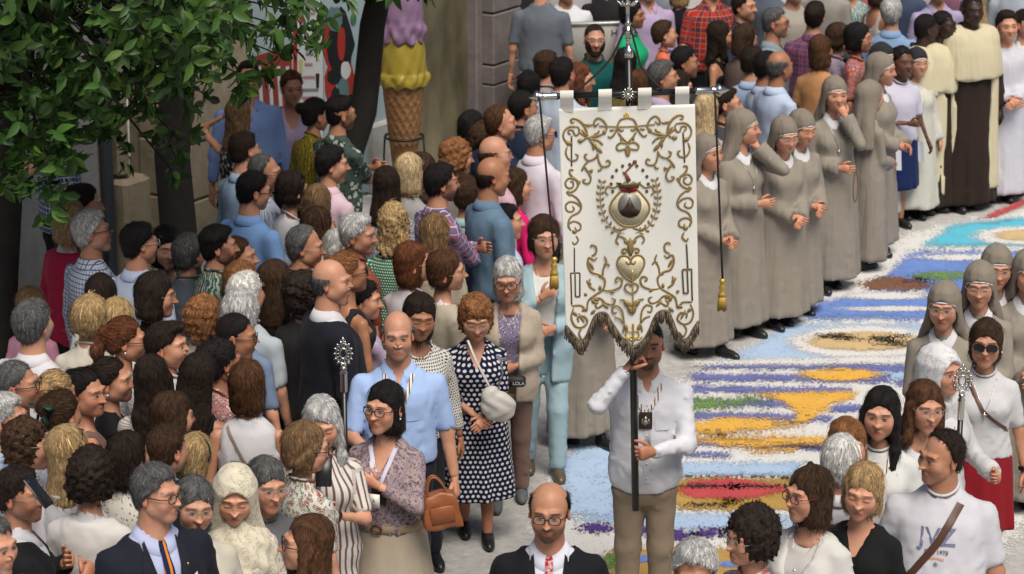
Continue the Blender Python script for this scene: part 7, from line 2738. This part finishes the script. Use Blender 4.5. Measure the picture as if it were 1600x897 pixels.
seq = [(90, .019), (89, .022), (76, .022), (75, .014), (62, .012), (60, .017), (58, .011), (55, .014), (52, .026), (48, .030), (44, .026), (41, .013), (38, .012), (36, .018), (34, .011), (20, .009), (-10, .008), (-30, .010), (-46, .002)]
bmk('silver_finial', [tube([on_pole(a, r)[0] for a, r in seq], [r for a, r in seq], 14, up=(0, 1, 0))], SILVER)
rays = []
for k in range(9):
    a = 2 * pi * k / 9
    c = on_pole(8, 0)[0]
    d = np.array((cos(a), sin(a) * .6, .25))
    rays.append(tube([c, c + d * .030 + (0, 0, -.004), c + d * .055 + (0, 0, .012)], [.006, .008, .002], 5))
bmk('silver_crown', rays, SILVER)
# cross bar
BA, BB = BP(829, 152, YB - .024), BP(1136, 140.5, YB - .024)


def on_bar(px):
    return BA + (BB - BA) * (px - 829) / 307.0


bmk('cross_bar', [tube([on_bar(866), on_bar(1092)], .0155, 12)], BLACKW)
for s, xs in ((-1, (872, 868, 852, 848, 846, 840, 838, 834, 826)), (1, (1086, 1090, 1112, 1114, 1116, 1122, 1124, 1129, 1140))):
    rs = (.018, .0195, .0175, .022, .017, .030, .032, .018, .002)
    bmk('bar_end', [tube([on_bar(x) for x in xs], rs, 12)], SILVER)
c = on_bar(981) + (0, -.02, 0)
star = [(lathe([(0, .012), (.012, .008), (.017, 0), (.012, -.008), (0, -.012)], 12)[0] + c, lathe([(0, .012), (.012, .008), (.017, 0), (.012, -.008), (0, -.012)], 12)[1])]
for k in range(12):
    a = 2 * pi * k / 12
    d = np.array((cos(a), 0, sin(a)))
    star.append(tube([c + d * .010, c + d * .034], [.006, .0025], 5))
bmk('star_boss', star, SILVER)

# cloth with its scalloped lower edge
bot_px = np.array([(884, 509), (893, 520), (901, 530), (908, 535), (915, 529), (923, 510), (929, 496), (936, 490), (947, 490), (953, 500), (962, 514), (974, 532), (989, 543), (1003, 535), (1014, 518), (1022, 498), (1030, 488), (1043, 487), (1050, 500), (1058, 520), (1069, 533), (1077, 527), (1084, 514), (1092, 502)], float)


def cloth_pt(u, v, dy=0.0):
    xt, yt = 872.5 + 213.5 * u, 170 - 7 * u
    xb = 884 + 208 * u
    yb = np.interp(xb, bot_px[:, 0], bot_px[:, 1])
    px, py = xt + (xb - xt) * (v * (yb - yt) / 345.0 if True else v), yt + (yb - yt) * v
    w = .010 * np.sin(u * 5.0 + 1.2 * v) + .006 * np.sin(u * 13 - 2 * v) * (1 - .3 * v) + .004 * np.sin(v * 9 + u * 3) + .02 * v * v * 0
    return BP(px, py, YC + w + dy)


nu, nv = 70, 97
U, Vv = np.meshgrid(np.linspace(0, 1, nv), np.linspace(0, 1, nu))
F_ = np.array([cloth_pt(u, v) for u, v in zip(U.ravel(), Vv.ravel())])
B_ = F_ + (0, .006, 0)
q = grid_faces(nu, nv)
bnd = np.concatenate([np.arange(nv), np.arange(1, nu) * nv + nv - 1, (nu - 1) * nv + np.arange(nv - 2, -1, -1), np.arange(nu - 2, 0, -1) * nv])
n0 = len(F_)
rim = np.stack([bnd, np.roll(bnd, -1), np.roll(bnd, -1) + n0, bnd + n0], -1)


def banner_mat():
    m, nt, b = new_mat('banner_damask')
    tc = nd(nt, 'ShaderNodeTexCoord').outputs['Object']
    n = noise(nt, tc, 5, 4)
    w = noise(nt, vmul(nt, tc, (1, 1, 1)), 260, 2)
    nt.links.new(mixrgb(nt, n, (.76, .76, .71), (.84, .84, .80)), b.inputs['Base Color'])
    b.inputs['Roughness'].default_value = .7
    b.inputs['Sheen Weight'].default_value = .2
    bump(nt, b, mixrgb(nt, .6, w, n), .25, .006)
    return m


bmk('banner_cloth', [(np.vstack([F_, B_]), [q[:, ::-1], q + n0, rim])], banner_mat(), smooth=True)
for x0, x1 in ((875, 896), (935, 956), (997, 1018), (1055, 1077)):
    rows = []
    for yy, dd in ((172, 0), (160, -.006), (152, -.028), (144, -.034), (138.5, -.018), (140, .02), (152, .028), (172, .012)):
        k = (x0 + x1) / 2
        sl = -(k - 979) * .034
        rows.append([BP(x0, yy + sl, YB - .024 + dd), BP(x1, yy + sl - .7, YB - .024 + dd)])
    R = np.array(rows).reshape(-1, 3)
    bmk('hanging_tab', [(R, [grid_faces(len(rows), 2)])], cloth('plain', (.70, .69, .64)))

# ---- embroidery: strokes read off the photograph, the left half mirrored to the right
GOLD = plain('gold_thread', (.33, .235, .095), .5, .35, var=.35, nscale=160, bmp=.6)
GOLDB = plain('bright_gold_thread', (.62, .42, .10), .35, .6, var=.3, nscale=160, bmp=.5)
DARKG = plain('dark_gold_thread', (.14, .095, .045), .5, .4, var=.35, nscale=160, bmp=.6)
BROWN_T = plain('brown_silk', (.035, .018, .014), .5)
RED_T = plain('red_silk', (.30, .02, .025), .5)
GREY_T = plain('silver_thread', (.30, .29, .26), .4, .5, nscale=200, bmp=.6)
NET_T = cloth('knit', (.72, .65, .46), (.50, .38, .18), None, .8)


def axis_x(py):
    return 979.5 + (py - 184) * .0275


def mirror_px(P):
    P = np.asarray(P, float)
    x2 = 2 * axis_x(P[:, 1]) - P[:, 0]
    return np.stack([x2, P[:, 1] - .033 * (x2 - P[:, 0])], 1)


def smooth_path(P, k=5):
    P = np.asarray(P, float)
    out = []
    Q = np.vstack([2 * P[0] - P[1], P, 2 * P[-1] - P[-2]])
    for i in range(1, len(Q) - 2):
        p0, p1, p2, p3 = Q[i - 1:i + 3]
        for t in np.arange(k) / k:
            out.append(.5 * ((2 * p1) + (-p0 + p2) * t + (2 * p0 - 5 * p1 + 4 * p2 - p3) * t * t + (-p0 + 3 * p1 - 3 * p2 + p3) * t ** 3))
    out.append(P[-1])
    return np.array(out)


def wob(px, py):
    u = (px - 872.5) / 213.5
    v = (py - 165) / 350.0
    return .010 * np.sin(u * 5.0 + 1.2 * v) + .006 * np.sin(u * 13 - 2 * v) * (1 - .3 * v) + .004 * np.sin(v * 9 + u * 3)


def stroke(Ppx, w=2.0, taper=True):
    S = smooth_path(Ppx)
    pts = np.array([BP(x, y, YC + wob(x, y) - .004) for x, y in S])
    r = np.full(len(S), w * .84 / 330.0)
    if taper:
        t = np.linspace(0, 1, len(S))
        r *= np.clip(np.minimum(t * 5 + .55, (1 - t) * 4 + .55), 0, 1)
    return tube(pts, r, 6, True, .35, up=(0, 1, 0))


def petal(cx, cy, dx, dy, wd):
    """a padded leaf from (cx, cy) along (dx, dy)"""
    t = np.linspace(0, 1, 6)
    P = np.stack([cx + dx * t, cy + dy * t], 1)
    pts = np.array([BP(x, y, YC + wob(x, y) - .003) for x, y in P])
    return tube(pts, wd / 330.0 * (np.sin(t * pi) ** .7 * .9 + .1), 6, True, .45, up=(0, 1, 0))


a1 = lambda L: [(860 + x / 4.983, 150 + y / 4.983) for x, y in L]
a2 = lambda L: [(860 + x / 3.7375, 320 + y / 3.7375) for x, y in L]
LEFT = [a1([(185, 205), (165, 205), (160, 185), (190, 175), (235, 200), (270, 245), (285, 300), (268, 335), (240, 350)]),
        a1([(215, 240), (150, 238), (112, 268), (100, 310), (118, 350), (160, 362)]), a1([(160, 300), (140, 285), (148, 262), (175, 268), (190, 300), (215, 298), (226, 265), (212, 235)]),
        a1([(225, 280), (300, 330), (350, 385), (390, 440)]), a1([(290, 325), (350, 318), (420, 290)]), a1([(300, 332), (370, 345), (410, 380)]), a1([(340, 300), (365, 290), (382, 268)]),
        a1([(370, 440), (352, 480), (305, 502), (275, 485), (268, 460), (290, 450)]), a1([(300, 500), (265, 540), (245, 582)]),
        a1([(370, 440), (376, 500), (402, 545), (445, 545), (466, 522), (452, 500), (430, 512)]), a1([(402, 545), (390, 575), (368, 575)]),
        a1([(265, 545), (300, 600), (316, 640), (300, 678), (268, 676), (254, 655), (278, 648)]), a1([(268, 565), (300, 585), (325, 575), (318, 600)]),
        a1([(132, 392), (120, 440), (136, 482), (170, 502), (205, 492), (214, 462), (192, 450)]), a1([(380, 210), (345, 235), (342, 198), (368, 172), (402, 182), (430, 215), (440, 245), (425, 285)]),
        a1([(522, 275), (525, 222), (550, 182), (593, 170)]), a1([(520, 240), (500, 292), (470, 322), (446, 310)]), a1([(530, 240), (545, 268), (572, 262)]), a1([(525, 280), (560, 325), (600, 365)]),
        a1([(598, 372), (550, 362), (516, 390), (528, 420), (568, 415), (600, 402)]), a1([(600, 380), (586, 425), (600, 470)]), a1([(250, 215), (300, 230), (330, 222)]),
        a1([(178, 580), (155, 572), (150, 600), (172, 632), (208, 660), (215, 692), (195, 728), (160, 748), (128, 760)]), a1([(205, 655), (150, 638), (118, 670), (126, 706), (158, 716), (180, 695), (172, 664), (154, 668)]),
        a1([(165, 765), (212, 800), (240, 850), (236, 892)]), a1([(128, 750), (150, 770), (175, 765)]), a1([(215, 690), (230, 670), (210, 662)]),
        a1([(232, 860), (200, 830), (150, 822), (120, 850), (128, 890), (160, 900), (185, 880), (172, 856)]),
        a2([(182, 0), (168, 40), (122, 68), (104, 110), (120, 152)]), a2([(118, 152), (104, 118), (135, 96), (172, 110), (176, 138), (155, 150), (143, 130)]), a2([(150, 180), (162, 208), (140, 232), (128, 215)]),
        a2([(125, 590), (180, 588), (212, 622)]), a2([(135, 600), (122, 660), (145, 708), (190, 712), (216, 682), (192, 648), (160, 658), (165, 684)]), a2([(185, 715), (168, 750), (188, 788), (210, 760)]),
        a2([(212, 622), (222, 560), (262, 526), (308, 492), (318, 440), (282, 406), (240, 392), (218, 350), (225, 308), (256, 322), (272, 308)]), a2([(240, 300), (266, 280), (268, 248), (246, 234), (232, 246)]),
        a2([(305, 422), (310, 372), (328, 332), (315, 298)]), a2([(312, 350), (332, 342), (346, 358)]), a2([(232, 430), (226, 470), (264, 500)]), a2([(310, 500), (360, 500), (410, 476), (418, 438), (396, 422), (380, 440), (394, 452)]),
        a2([(235, 545), (290, 545), (322, 572), (362, 582), (378, 556), (356, 544)]), a2([(322, 572), (276, 602), (264, 580), (280, 570)]),
        a2([(432, 692), (420, 622), (392, 590), (362, 602), (370, 632), (390, 626)]), a2([(430, 690), (405, 665), (374, 656)]), a2([(432, 700), (425, 745)]), a2([(482, 520), (448, 505), (434, 478), (456, 458), (482, 474)]),
        a2([(480, 452), (425, 410), (390, 345), (408, 302), (448, 300), (472, 332), (455, 345), (440, 330)]), a2([(466, 255), (440, 202), (402, 182), (384, 208), (400, 232)]), a2([(466, 290), (440, 255), (418, 268), (430, 288)]),
        a2([(480, 605), (440, 560), (405, 555)])]
strokes = []
for Lp in LEFT:
    strokes.append(stroke(Lp, 2.0))
    strokes.append(stroke(mirror_px(Lp), 2.0))
strokes.append(stroke([mirror_px([a1([(380, 235)])[0]])[0], a1([(600, 238)])[0], a1([(380, 235)])[0]], 1.5, False))
leafs = []
for cx, cy, dx, dy, w in ((300, 330, 80, 95, 3.2), (345, 385, 60, 58, 3.4), (240, 260, 60, 60, 3), (265, 230, 45, -8, 2.4), (300, 320, 95, -20, 2.2), (330, 370, 8, 55, 2.2), (210, 350, 48, -5, 4.2), (425, 300, -8, -40, 3.6), (115, 360, 60, 15, 4), (265, 540, -22, 45, 2.4), (208, 655, 12, 50, 2.2), (150, 735, -28, 22, 2.6), (500, 262, -42, 8, 2.0), (550, 300, 4, 60, 2.0), (600, 400, 0, 72, 2.4)):
    (x0, y0), (x1, y1) = a1([(cx, cy), (cx + dx, cy + dy)])
    for m_ in (0, 1):
        A, B = (np.array([(x0, y0)]), np.array([(x1, y1)])) if not m_ else (mirror_px([(x0, y0)]), mirror_px([(x1, y1)]))
        leafs.append(petal(A[0, 0], A[0, 1], B[0, 0] - A[0, 0], B[0, 1] - A[0, 1], w))
for cx, cy, dx, dy, w in ((240, 470, -30, -30, 3), (215, 530, -18, -14, 3), (260, 580, -18, -35, 3.4), (222, 600, -40, 20, 3), (245, 540, 40, 20, 3), (345, 500, 30, 14, 2.6), (290, 500, 0, -32, 3), (225, 330, 30, 50, 2.6), (312, 410, -30, 10, 2.4), (125, 150, 30, 14, 4), (128, 620, 30, 30, 3), (480, 600, -55, -45, 5), (478, 640, -24, -60, 4.4), (466, 300, 0, -110, 5.5), (455, 230, -26, -30, 3.2), (430, 690, 24, 50, 3.4), (300, 570, 40, 36, 2.4), (200, 690, -36, -60, 2.2), (235, 640, 30, -30, 3), (440, 270, -14, 20, 3)):
    (x0, y0), (x1, y1) = a2([(cx, cy), (cx + dx, cy + dy)])
    for m_ in (0, 1):
        A, B = (np.array([(x0, y0)]), np.array([(x1, y1)])) if not m_ else (mirror_px([(x0, y0)]), mirror_px([(x1, y1)]))
        leafs.append(petal(A[0, 0], A[0, 1], B[0, 0] - A[0, 0], B[0, 1] - A[0, 1], w))
bars = []
for Lp in (a1([(165, 310), (165, 430), (166, 545)]), a2([(140, 250), (140, 320), (140, 392)]), a2([(118, 398), (122, 490), (124, 582)]), a2([(116, 400), (145, 398), (172, 398)]), a2([(172, 398), (172, 470), (172, 535)]), a2([(172, 535), (158, 536), (146, 536)]), a2([(146, 536), (145, 470), (144, 400)])):
    bars += [stroke(Lp, 1.7, False), stroke(mirror_px(Lp), 1.7, False)]
bmk('gold_scrolls', strokes, GOLD)['kind'] = 'stuff'
bmk('gold_leaves', leafs, GOLD)['kind'] = 'stuff'
bmk('gold_bars', bars, DARKG)['kind'] = 'stuff'
# highlights of brighter thread beside the main strokes
hl = []
for Lp in (LEFT[0], LEFT[3], LEFT[10], LEFT[22], LEFT[34], LEFT[32], LEFT[39], LEFT[41]):
    Q = np.asarray(Lp) + (1.2, -1.0)
    hl += [stroke(Q, .8), stroke(mirror_px(np.asarray(Lp) + (1.2, -1.0)), .8)]
cb = a2([(485, 745), (450, 735), (440, 770), (480, 790), (515, 770), (510, 738), (485, 745)])
hl += [stroke(cb, 1.6), stroke(a2([(482, 690), (484, 730), (482, 815)]), 2.2), stroke(a2([(425, 770), (450, 785), (482, 770), (515, 785), (540, 768)]), 1.5), stroke(a2([(480, 380), (482, 500), (484, 640)]), 1.6)]
for k in range(7):
    a = 2 * pi * k / 7
    hl.append(petal(978.7, 181, 4.6 * cos(a), 5.6 * sin(a), 2.2))
bmk('bright_gold', hl, GOLDB)['kind'] = 'stuff'


def fill(name, outline, mat, lift):
    pts = [BP(x, y, YC + wob(x, y) - lift) for x, y in outline]
    n = len(pts)
    P0 = np.array(pts)
    P1 = P0 + (0, lift * .8, 0)
    c = P0.mean(0)
    V_ = np.vstack([P0, P1, c])
    j = np.arange(n)
    uv = np.stack([V_[:, 0], V_[:, 2]], 1)
    return bmk(name, [(V_, [np.stack([np.full(n, 2 * n), j, (j + 1) % n], -1), np.stack([j, j + n, (j + 1) % n + n, (j + 1) % n], -1)])], mat, uv=uv)


th = np.linspace(0, 2 * pi, 40, endpoint=False)
SX, SY = 984.0, 321.0
cart = np.stack([SX + (29 + 2 * np.cos(4 * th) + 2 * np.sin(th)) * np.cos(th), SY + 3 + 30 * np.sin(th)], 1)
fill('cartouche_ground', cart, NET_T, .0035)
fill('shield', np.stack([SX + 18.5 * np.cos(th), SY + 20 * np.sin(th)], 1), GREY_T, .006)
mt = [(SX - 16.5, SY + 10), (SX - 10, SY + 6), (SX - 4, SY - 3), (SX, SY - 13), (SX + 4, SY - 3), (SX + 10, SY + 6), (SX + 16.5, SY + 10), (SX + 12, SY + 16), (SX, SY + 19.5), (SX - 12, SY + 16)]
fill('shield_mount', mt, BROWN_T, .008)
em = [stroke(np.vstack([cart, cart[:1]]), 2.1, False)]
for s in (-1, 1):
    em.append(stroke([(SX + s * 14, SY - 36), (SX + s * 24, SY - 28), (SX + s * 34, SY - 30), (SX + s * 38, SY - 22), (SX + s * 33, SY - 16)], 1.8))
    em.append(stroke([(SX + s * 4, SY + 34), (SX + s * 16, SY + 38), (SX + s * 26, SY + 34)], 2))
bmk('cartouche_edge', em, GOLD)['kind'] = 'stuff'


def star_px(cx, cy, r):
    return [petal(cx, cy, r * cos(a), r * sin(a), r * .42) for a in np.arange(6) * pi / 3 + .3]


st = []
for x, y in ((SX - 8, SY - 5), (SX + 8, SY - 5)):
    st += star_px(x, y, 2.6)
for k in range(11):
    a = pi * (1.13 - 1.26 * k / 10)
    st += star_px(984 + 29 * cos(a), 287 - 30 * sin(a), 2.9)
bmk('gold_stars', st, DARKG)['kind'] = 'stuff'
bmk('mount_star', star_px(SX, SY + 11, 4), GREY_T)['kind'] = 'stuff'
crown = [(964, 285), (970, 289), (977, 284), (983, 288), (990, 284), (996, 288), (1001, 284), (998, 293), (994, 297), (971, 297), (967, 293)]
fill('crown_shape', crown, DARKG, .007)
fill('crown_base', [(970, 294), (983, 297), (996, 293), (995, 298), (984, 301), (971, 299)], RED_T, .009)
fill('arm', [(976, 272), (980, 271), (986, 282), (980, 285)], plain('rust_silk', (.19, .06, .025), .5), .008)
bmk('sword', [stroke([(974, 272), (984, 262), (993, 252)], 1.5, False), petal(990, 256, 4, -6, 4.0), stroke([(973, 268), (978, 274)], 1.2, False)], plain('rust_silk', (.19, .06, .025), .5))
bmk('pearls', [(lathe([(0, .004), (.004, 0), (0, -.004)], 6)[0] + BP(x, y, YC - .008), lathe([(0, .004), (.004, 0), (0, -.004)], 6)[1]) for x, y in ((964, 284), (977, 283), (990, 283), (1001, 283), (970, 288), (996, 287), (983, 287))], M_PEARL)['kind'] = 'stuff'
lau = []
for s in (-1, 1):
    arc = [(976, 365), (958, 358), (945, 340), (939, 320), (938, 300), (941, 282)]
    if s == 1:
        arc = [tuple(p) for p in mirror_px(arc)]
    A = smooth_path(arc, 6)
    lau.append(stroke(arc, .9))
    for k in range(2, len(A), 3):
        d = A[k] - A[k - 1]
        d = d / np.linalg.norm(d)
        nn_ = np.array((-d[1], d[0]))
        for sg in (-1, 1):
            e = d * 4.5 + nn_ * sg * 5.5
            lau.append(petal(A[k][0] + nn_[0] * sg, A[k][1] + nn_[1] * sg, e[0], e[1], 2.1))
bmk('laurel_branches', lau, GOLD)['kind'] = 'stuff'
heart = a2([(478, 452), (428, 408), (394, 345), (412, 306), (446, 304), (470, 334), (492, 304), (530, 300), (548, 340), (525, 405)])
fill('heart_net', heart, NET_T, .003)
# edging cord and fringe
edge = [BP(x, y, YC - .004 + wob(x, y)) for x, y in bot_px]
bmk('edge_cord', [tube(smooth_path(edge, 3), .0075, 6)], plain('fringe_cord', (.11, .085, .055), .6, .2, bmp=.5))
fr, frng = [], np.random.default_rng(9)
S = smooth_path(bot_px, 8)
tt = np.linspace(0, len(S) - 1, 260)
for t in tt:
    x, y = np.interp(t, np.arange(len(S)), S[:, 0]), np.interp(t, np.arange(len(S)), S[:, 1])
    p = BP(x, y, YC + wob(x, y) + frng.uniform(-.012, .004))
    L = .062 * frng.uniform(.85, 1.1)
    fr.append(tube([p, p + (frng.normal(0, .0025), frng.normal(0, .003), -L * .5), p + (frng.normal(0, .005), frng.normal(0, .006), -L)], [.0032, .0030, .0022], 4))
bmk('fringe', fr, plain('fringe_thread', (.16, .125, .085), .5, .25, var=.4, nscale=120))['kind'] = 'stuff'
# cords and tassels
CORD = plain('dark_cord', (.020, .012, .010), .7, bmp=.6, nscale=400)
bmk('cord', [tube(smooth_path([BP(978, 42, YB - .03), BP(955, 90, YB - .03), BP(925, 122, YB - .03), BP(896, 146, YB - .04)]), .0055, 6)], CORD)
bmk('cord', [tube(smooth_path([BP(985, 42, YB - .03), BP(995, 80, YB - .03), BP(1004, 108, YB - .03), BP(1034, 140, YB - .04)]), .0055, 6)], CORD)
for (xa, ya), (xb, yb) in (((843, 152), (866, 402)), ((1117, 146), (1129, 436))):
    Y_ = YC - .03
    g = bmk('tassel_cord', [tube(smooth_path([BP(xa, ya, Y_), BP(xa * .6 + xb * .4, ya * .6 + yb * .4, Y_), BP(xb, yb, Y_)]), .0058, 6)], CORD)
    p = BP(xb, yb, Y_)
    top = lathe([(.0, .004), (.012, 0), (.016, -.012), (.010, -.022), (.013, -.030), (.017, -.045), (.012, -.060), (.018, -.070), (.021, -.085), (.014, -.09)], 12)
    bmk('tassel_head', [(top[0] + p, top[1])], GOLDB)
    sk = []
    for k in range(34):
        a = 2 * pi * k / 34
        for r0 in (.016, .009):
            sk.append(tube([p + (r0 * cos(a), r0 * sin(a), -.085), p + (r0 * 1.25 * cos(a), r0 * 1.25 * sin(a), -.12), p + (r0 * 1.35 * cos(a), r0 * 1.35 * sin(a), -.155 - .006 * sin(k * 7))], [.0024, .0024, .0018], 4))
    bmk('tassel_skirt', sk, plain('tassel_gold', (.50, .31, .07), .45, .3, var=.35, nscale=150))['kind'] = 'stuff'


# ---- ceremonial staffs
def staff(px, ytop, Y, xbot, label):
    top = np.array(on_y(px, ytop, Y))
    s = FPX / (Y * CP + (CAM_H - top[2]) * SP)
    root = empty('ceremonial_staff', (top[0], Y, .0))
    tag(root, label, 'staff', 'silver headed ceremonial staffs')
    T = top - np.array((top[0], Y, 0))
    zt = T[2]
    mkp('rod', [tube([(0, 0, .02), (0, 0, zt - .26)], [.013, .014], 10)], BLACKW, root)
    mkp('ferrule', [tube([(0, 0, zt - .265), (0, 0, zt - .26), (0, 0, zt - .17), (0, 0, zt - .165), (0, 0, zt - .15), (0, 0, zt - .14), (0, 0, zt - .13)], [.014, .0175, .0165, .020, .012, .018, .010], 12)], SILVER, root)
    cz = zt - .065
    parts = []
    a = np.linspace(0, 2 * pi, 25)
    parts.append(tube(np.stack([.036 * np.cos(a), 0 * a, cz + .052 * np.sin(a)], 1), .0055, 6, False))
    parts.append(tube(np.stack([.018 * np.cos(a), 0 * a, cz + .026 * np.sin(a)], 1), .006, 6, False))
    for k in range(14):
        b = 2 * pi * k / 14
        c, d = np.array((.036 * cos(b), 0, cz + .052 * sin(b))), np.array((cos(b), 0, sin(b)))
        parts.append(tube([c, c + d * .008, c + d * .016], [.005, .007, .002], 5))
        parts.append(tube([np.array((.018 * cos(b), 0, cz + .026 * sin(b))), c], .003, 4))
    parts.append(tube([(0, 0, cz + .05), (0, 0, cz + .085)], [.006, .003], 6))
    parts.append(tube([(-.012, 0, cz + .075), (.012, 0, cz + .075)], .003, 5))
    mkp('silver_head', parts, SILVER, root)


mb = who('bald man in a light blue short')
staff(536, 533, mb['loc'][1] - .33, 535, 'black staff with a pierced silver head held by the bald man in blue')
mm = who('smiling woman under a white lace')
staff(1505, 575, mm['loc'][1] - .33, 1502, 'black staff with a pierced silver head held by the woman in the white mantilla')


# ---- phones, bags, papers
def phone(px, py, Y, tilt, label, ang=0.0):
    p = on_y(px, py, Y)
    root = empty('phone', tuple(p), ang)
    tag(root, label, 'phone', 'phones held up in the crowd')
    R = rotm(0, tilt, 0)
    v, f = bbox_bevel((0, 0, 0), (.074, .009, .152), .004)
    mk('case', v @ R.T, f, plain('phone_case', (.012, .012, .014), .3), root)
    v, f = bbox_bevel((0, .0052, 0), (.066, .002, .14), .0008)
    mk('screen', v @ R.T, f, plain('phone_screen', (.02, .025, .03), .1, bmp=0), root)
    mk('camera_lens', (lathe([(0, .002), (.008, .002), (.009, 0)], 10)[0][:, (0, 2, 1)] * (1, -1, 1) + (-.02, -.006, .055)) @ R.T, lathe([(0, .002), (.008, .002), (.009, 0)], 10)[1], M_METAL_DK, root)


gl = who('woman with long grey hair in a white striped')
phone(506, 735, gl['loc'][1] - .335, -.5, 'black phone held up by the woman with long grey hair')
bs = who('bearded man with glasses in a black suit raising')
phone(60, 768, bs['loc'][1] - .24, -.7, 'dark phone in the hand of the man in the black suit at the left', 1.25)


def handbag():
    o = who('woman with a black bob and glasses in a paisley')
    Y = o['loc'][1] - .20
    c = np.array(on_y(688, 792, Y))
    root = empty('handbag', tuple(c))
    root.scale = (.72, .72, .72)
    tag(root, 'tan leather handbag hanging from the paisley woman\'s arm', 'handbag')
    L = plain('tan_leather', (.27, .085, .028), .42, var=.2, nscale=14, bmp=.3)

    def f(P_):
        w = np.interp(P_[:, 2], [-.13, -.08, .06, .11], [.115, .118, .095, .080])
        d = np.interp(P_[:, 2], [-.13, -.08, .06, .11], [.060, .062, .048, .030])
        q_ = np.maximum(np.maximum(np.abs(P_[:, 0]) - w, np.abs(P_[:, 1]) - d), np.maximum(-.125 - P_[:, 2], P_[:, 2] - .105 + .25 * np.abs(P_[:, 0])))
        return q_ - .012 + .004 * np.sin(P_[:, 0] * 40) * np.sin(P_[:, 2] * 33)
    V_, Q_ = nets(f, (-.16, -.1, -.16), (.16, .1, .15), .012)
    mk('bag_body', V_ @ rotm(.2, 0, -.12).T, Q_, L, root)
    for s in (-1, 1):
        V_, F_2 = tube(smooth_path([(-.06, s * .03, .08), (-.055, s * .03, .15), (-.02, s * .02, .215), (.02, s * .02, .215), (.055, s * .03, .15), (.06, s * .03, .08)], 4), .0075, 6)
        mk('bag_handle', V_ @ rotm(.2, 0, -.25).T, F_2, L, root)
    V_, F_2 = bbox_bevel((0, -.074, -.03), (.16, .012, .12), .005)
    mk('bag_pocket', V_ @ rotm(.2, 0, -.12).T, F_2, L, root)


handbag()


def white_bag():
    o = who('elderly woman with ginger hair in a navy')
    Y = o['loc'][1] - .24
    c = np.array(on_y(779, 628, Y))
    root = empty('white_handbag', tuple(c))
    tag(root, 'soft white shoulder bag held against the polka dot dress', 'handbag')
    M = plain('white_leather', (.62, .60, .55), .5, var=.06, bmp=.3)

    def f(P_):
        d = ell(P_, (0, 0, -.03), (.095, .05, .085))
        d = smin(d, ell(P_, (-.045, 0, .04), (.045, .035, .055)), .05)
        return d + .004 * np.sin(P_[:, 0] * 60 + 3 * np.sin(P_[:, 2] * 40))
    V_, Q_ = nets(f, (-.14, -.09, -.16), (.14, .09, .14), .011)
    mk('bag_body', V_, Q_, M, root)
    sh = np.array(on_y(731, 532, o['loc'][1] - .13)) - c
    mid = np.array(on_y(745, 565, o['loc'][1] - .20)) - c
    V_, F_2 = tube(smooth_path([(-.045, 0, .08), mid, sh], 5), .011, 6, True, .4)
    mk('bag_strap', V_, F_2, M, root)


white_bag()


def black_pouch():
    o = who('grey haired woman with big dark glasses')
    c = np.array(on_y(806, 596, o['loc'][1] - .25))
    root = empty('black_pouch', tuple(c))
    tag(root, 'small black bag with white letters below the beige cardigan', 'bag')
    root.scale = (.75, .75, .75)
    V_, F_2 = bbox_bevel((0, 0, 0), (.15, .06, .085), .018)
    mk('bag_body', V_, F_2, plain('pouch_black', (.014, .014, .016), .6), root)
    t = text_mesh('printed_letters', 'LOLA', .036, plain('letter_white', (.6, .6, .6), .6), root)
    t.location = (.02, -.032, -.018)
    t.rotation_euler = (pi / 2, 0, 0)


black_pouch()


def paper(px, py, Y, s, rot, label):
    c = np.array(on_y(px, py, Y))
    root = empty('paper_sheet', tuple(c), rot)
    tag(root, label, 'paper', 'sheets of paper in the procession')
    n = 7
    U_, V2 = np.meshgrid(np.linspace(-.5, .5, n), np.linspace(-.5, .5, n))
    P_ = np.stack([U_.ravel() * s[0], .02 * np.cos(U_.ravel() * 4) + .15 * V2.ravel() * s[1], V2.ravel() * s[1]], 1)
    mk('sheet', np.vstack([P_, P_ + (0, .0012, 0)]), [grid_faces(n, n), grid_faces(n, n)[:, ::-1] + n * n], plain('paper_white', (.62, .63, .70), .8, var=.04, bmp=0), root)


gg = who('black girl in a white')
paper(1394, 250, gg['loc'][1] - .27, (.15, .17), .3, 'white sheet of paper in the hands of the girl in the navy skirt')
nn2 = who('nun in a white habit and dark veil')
paper(1437, 238, nn2['loc'][1] - .24, (.07, .16), .6, 'folded white paper held by the nun in white')
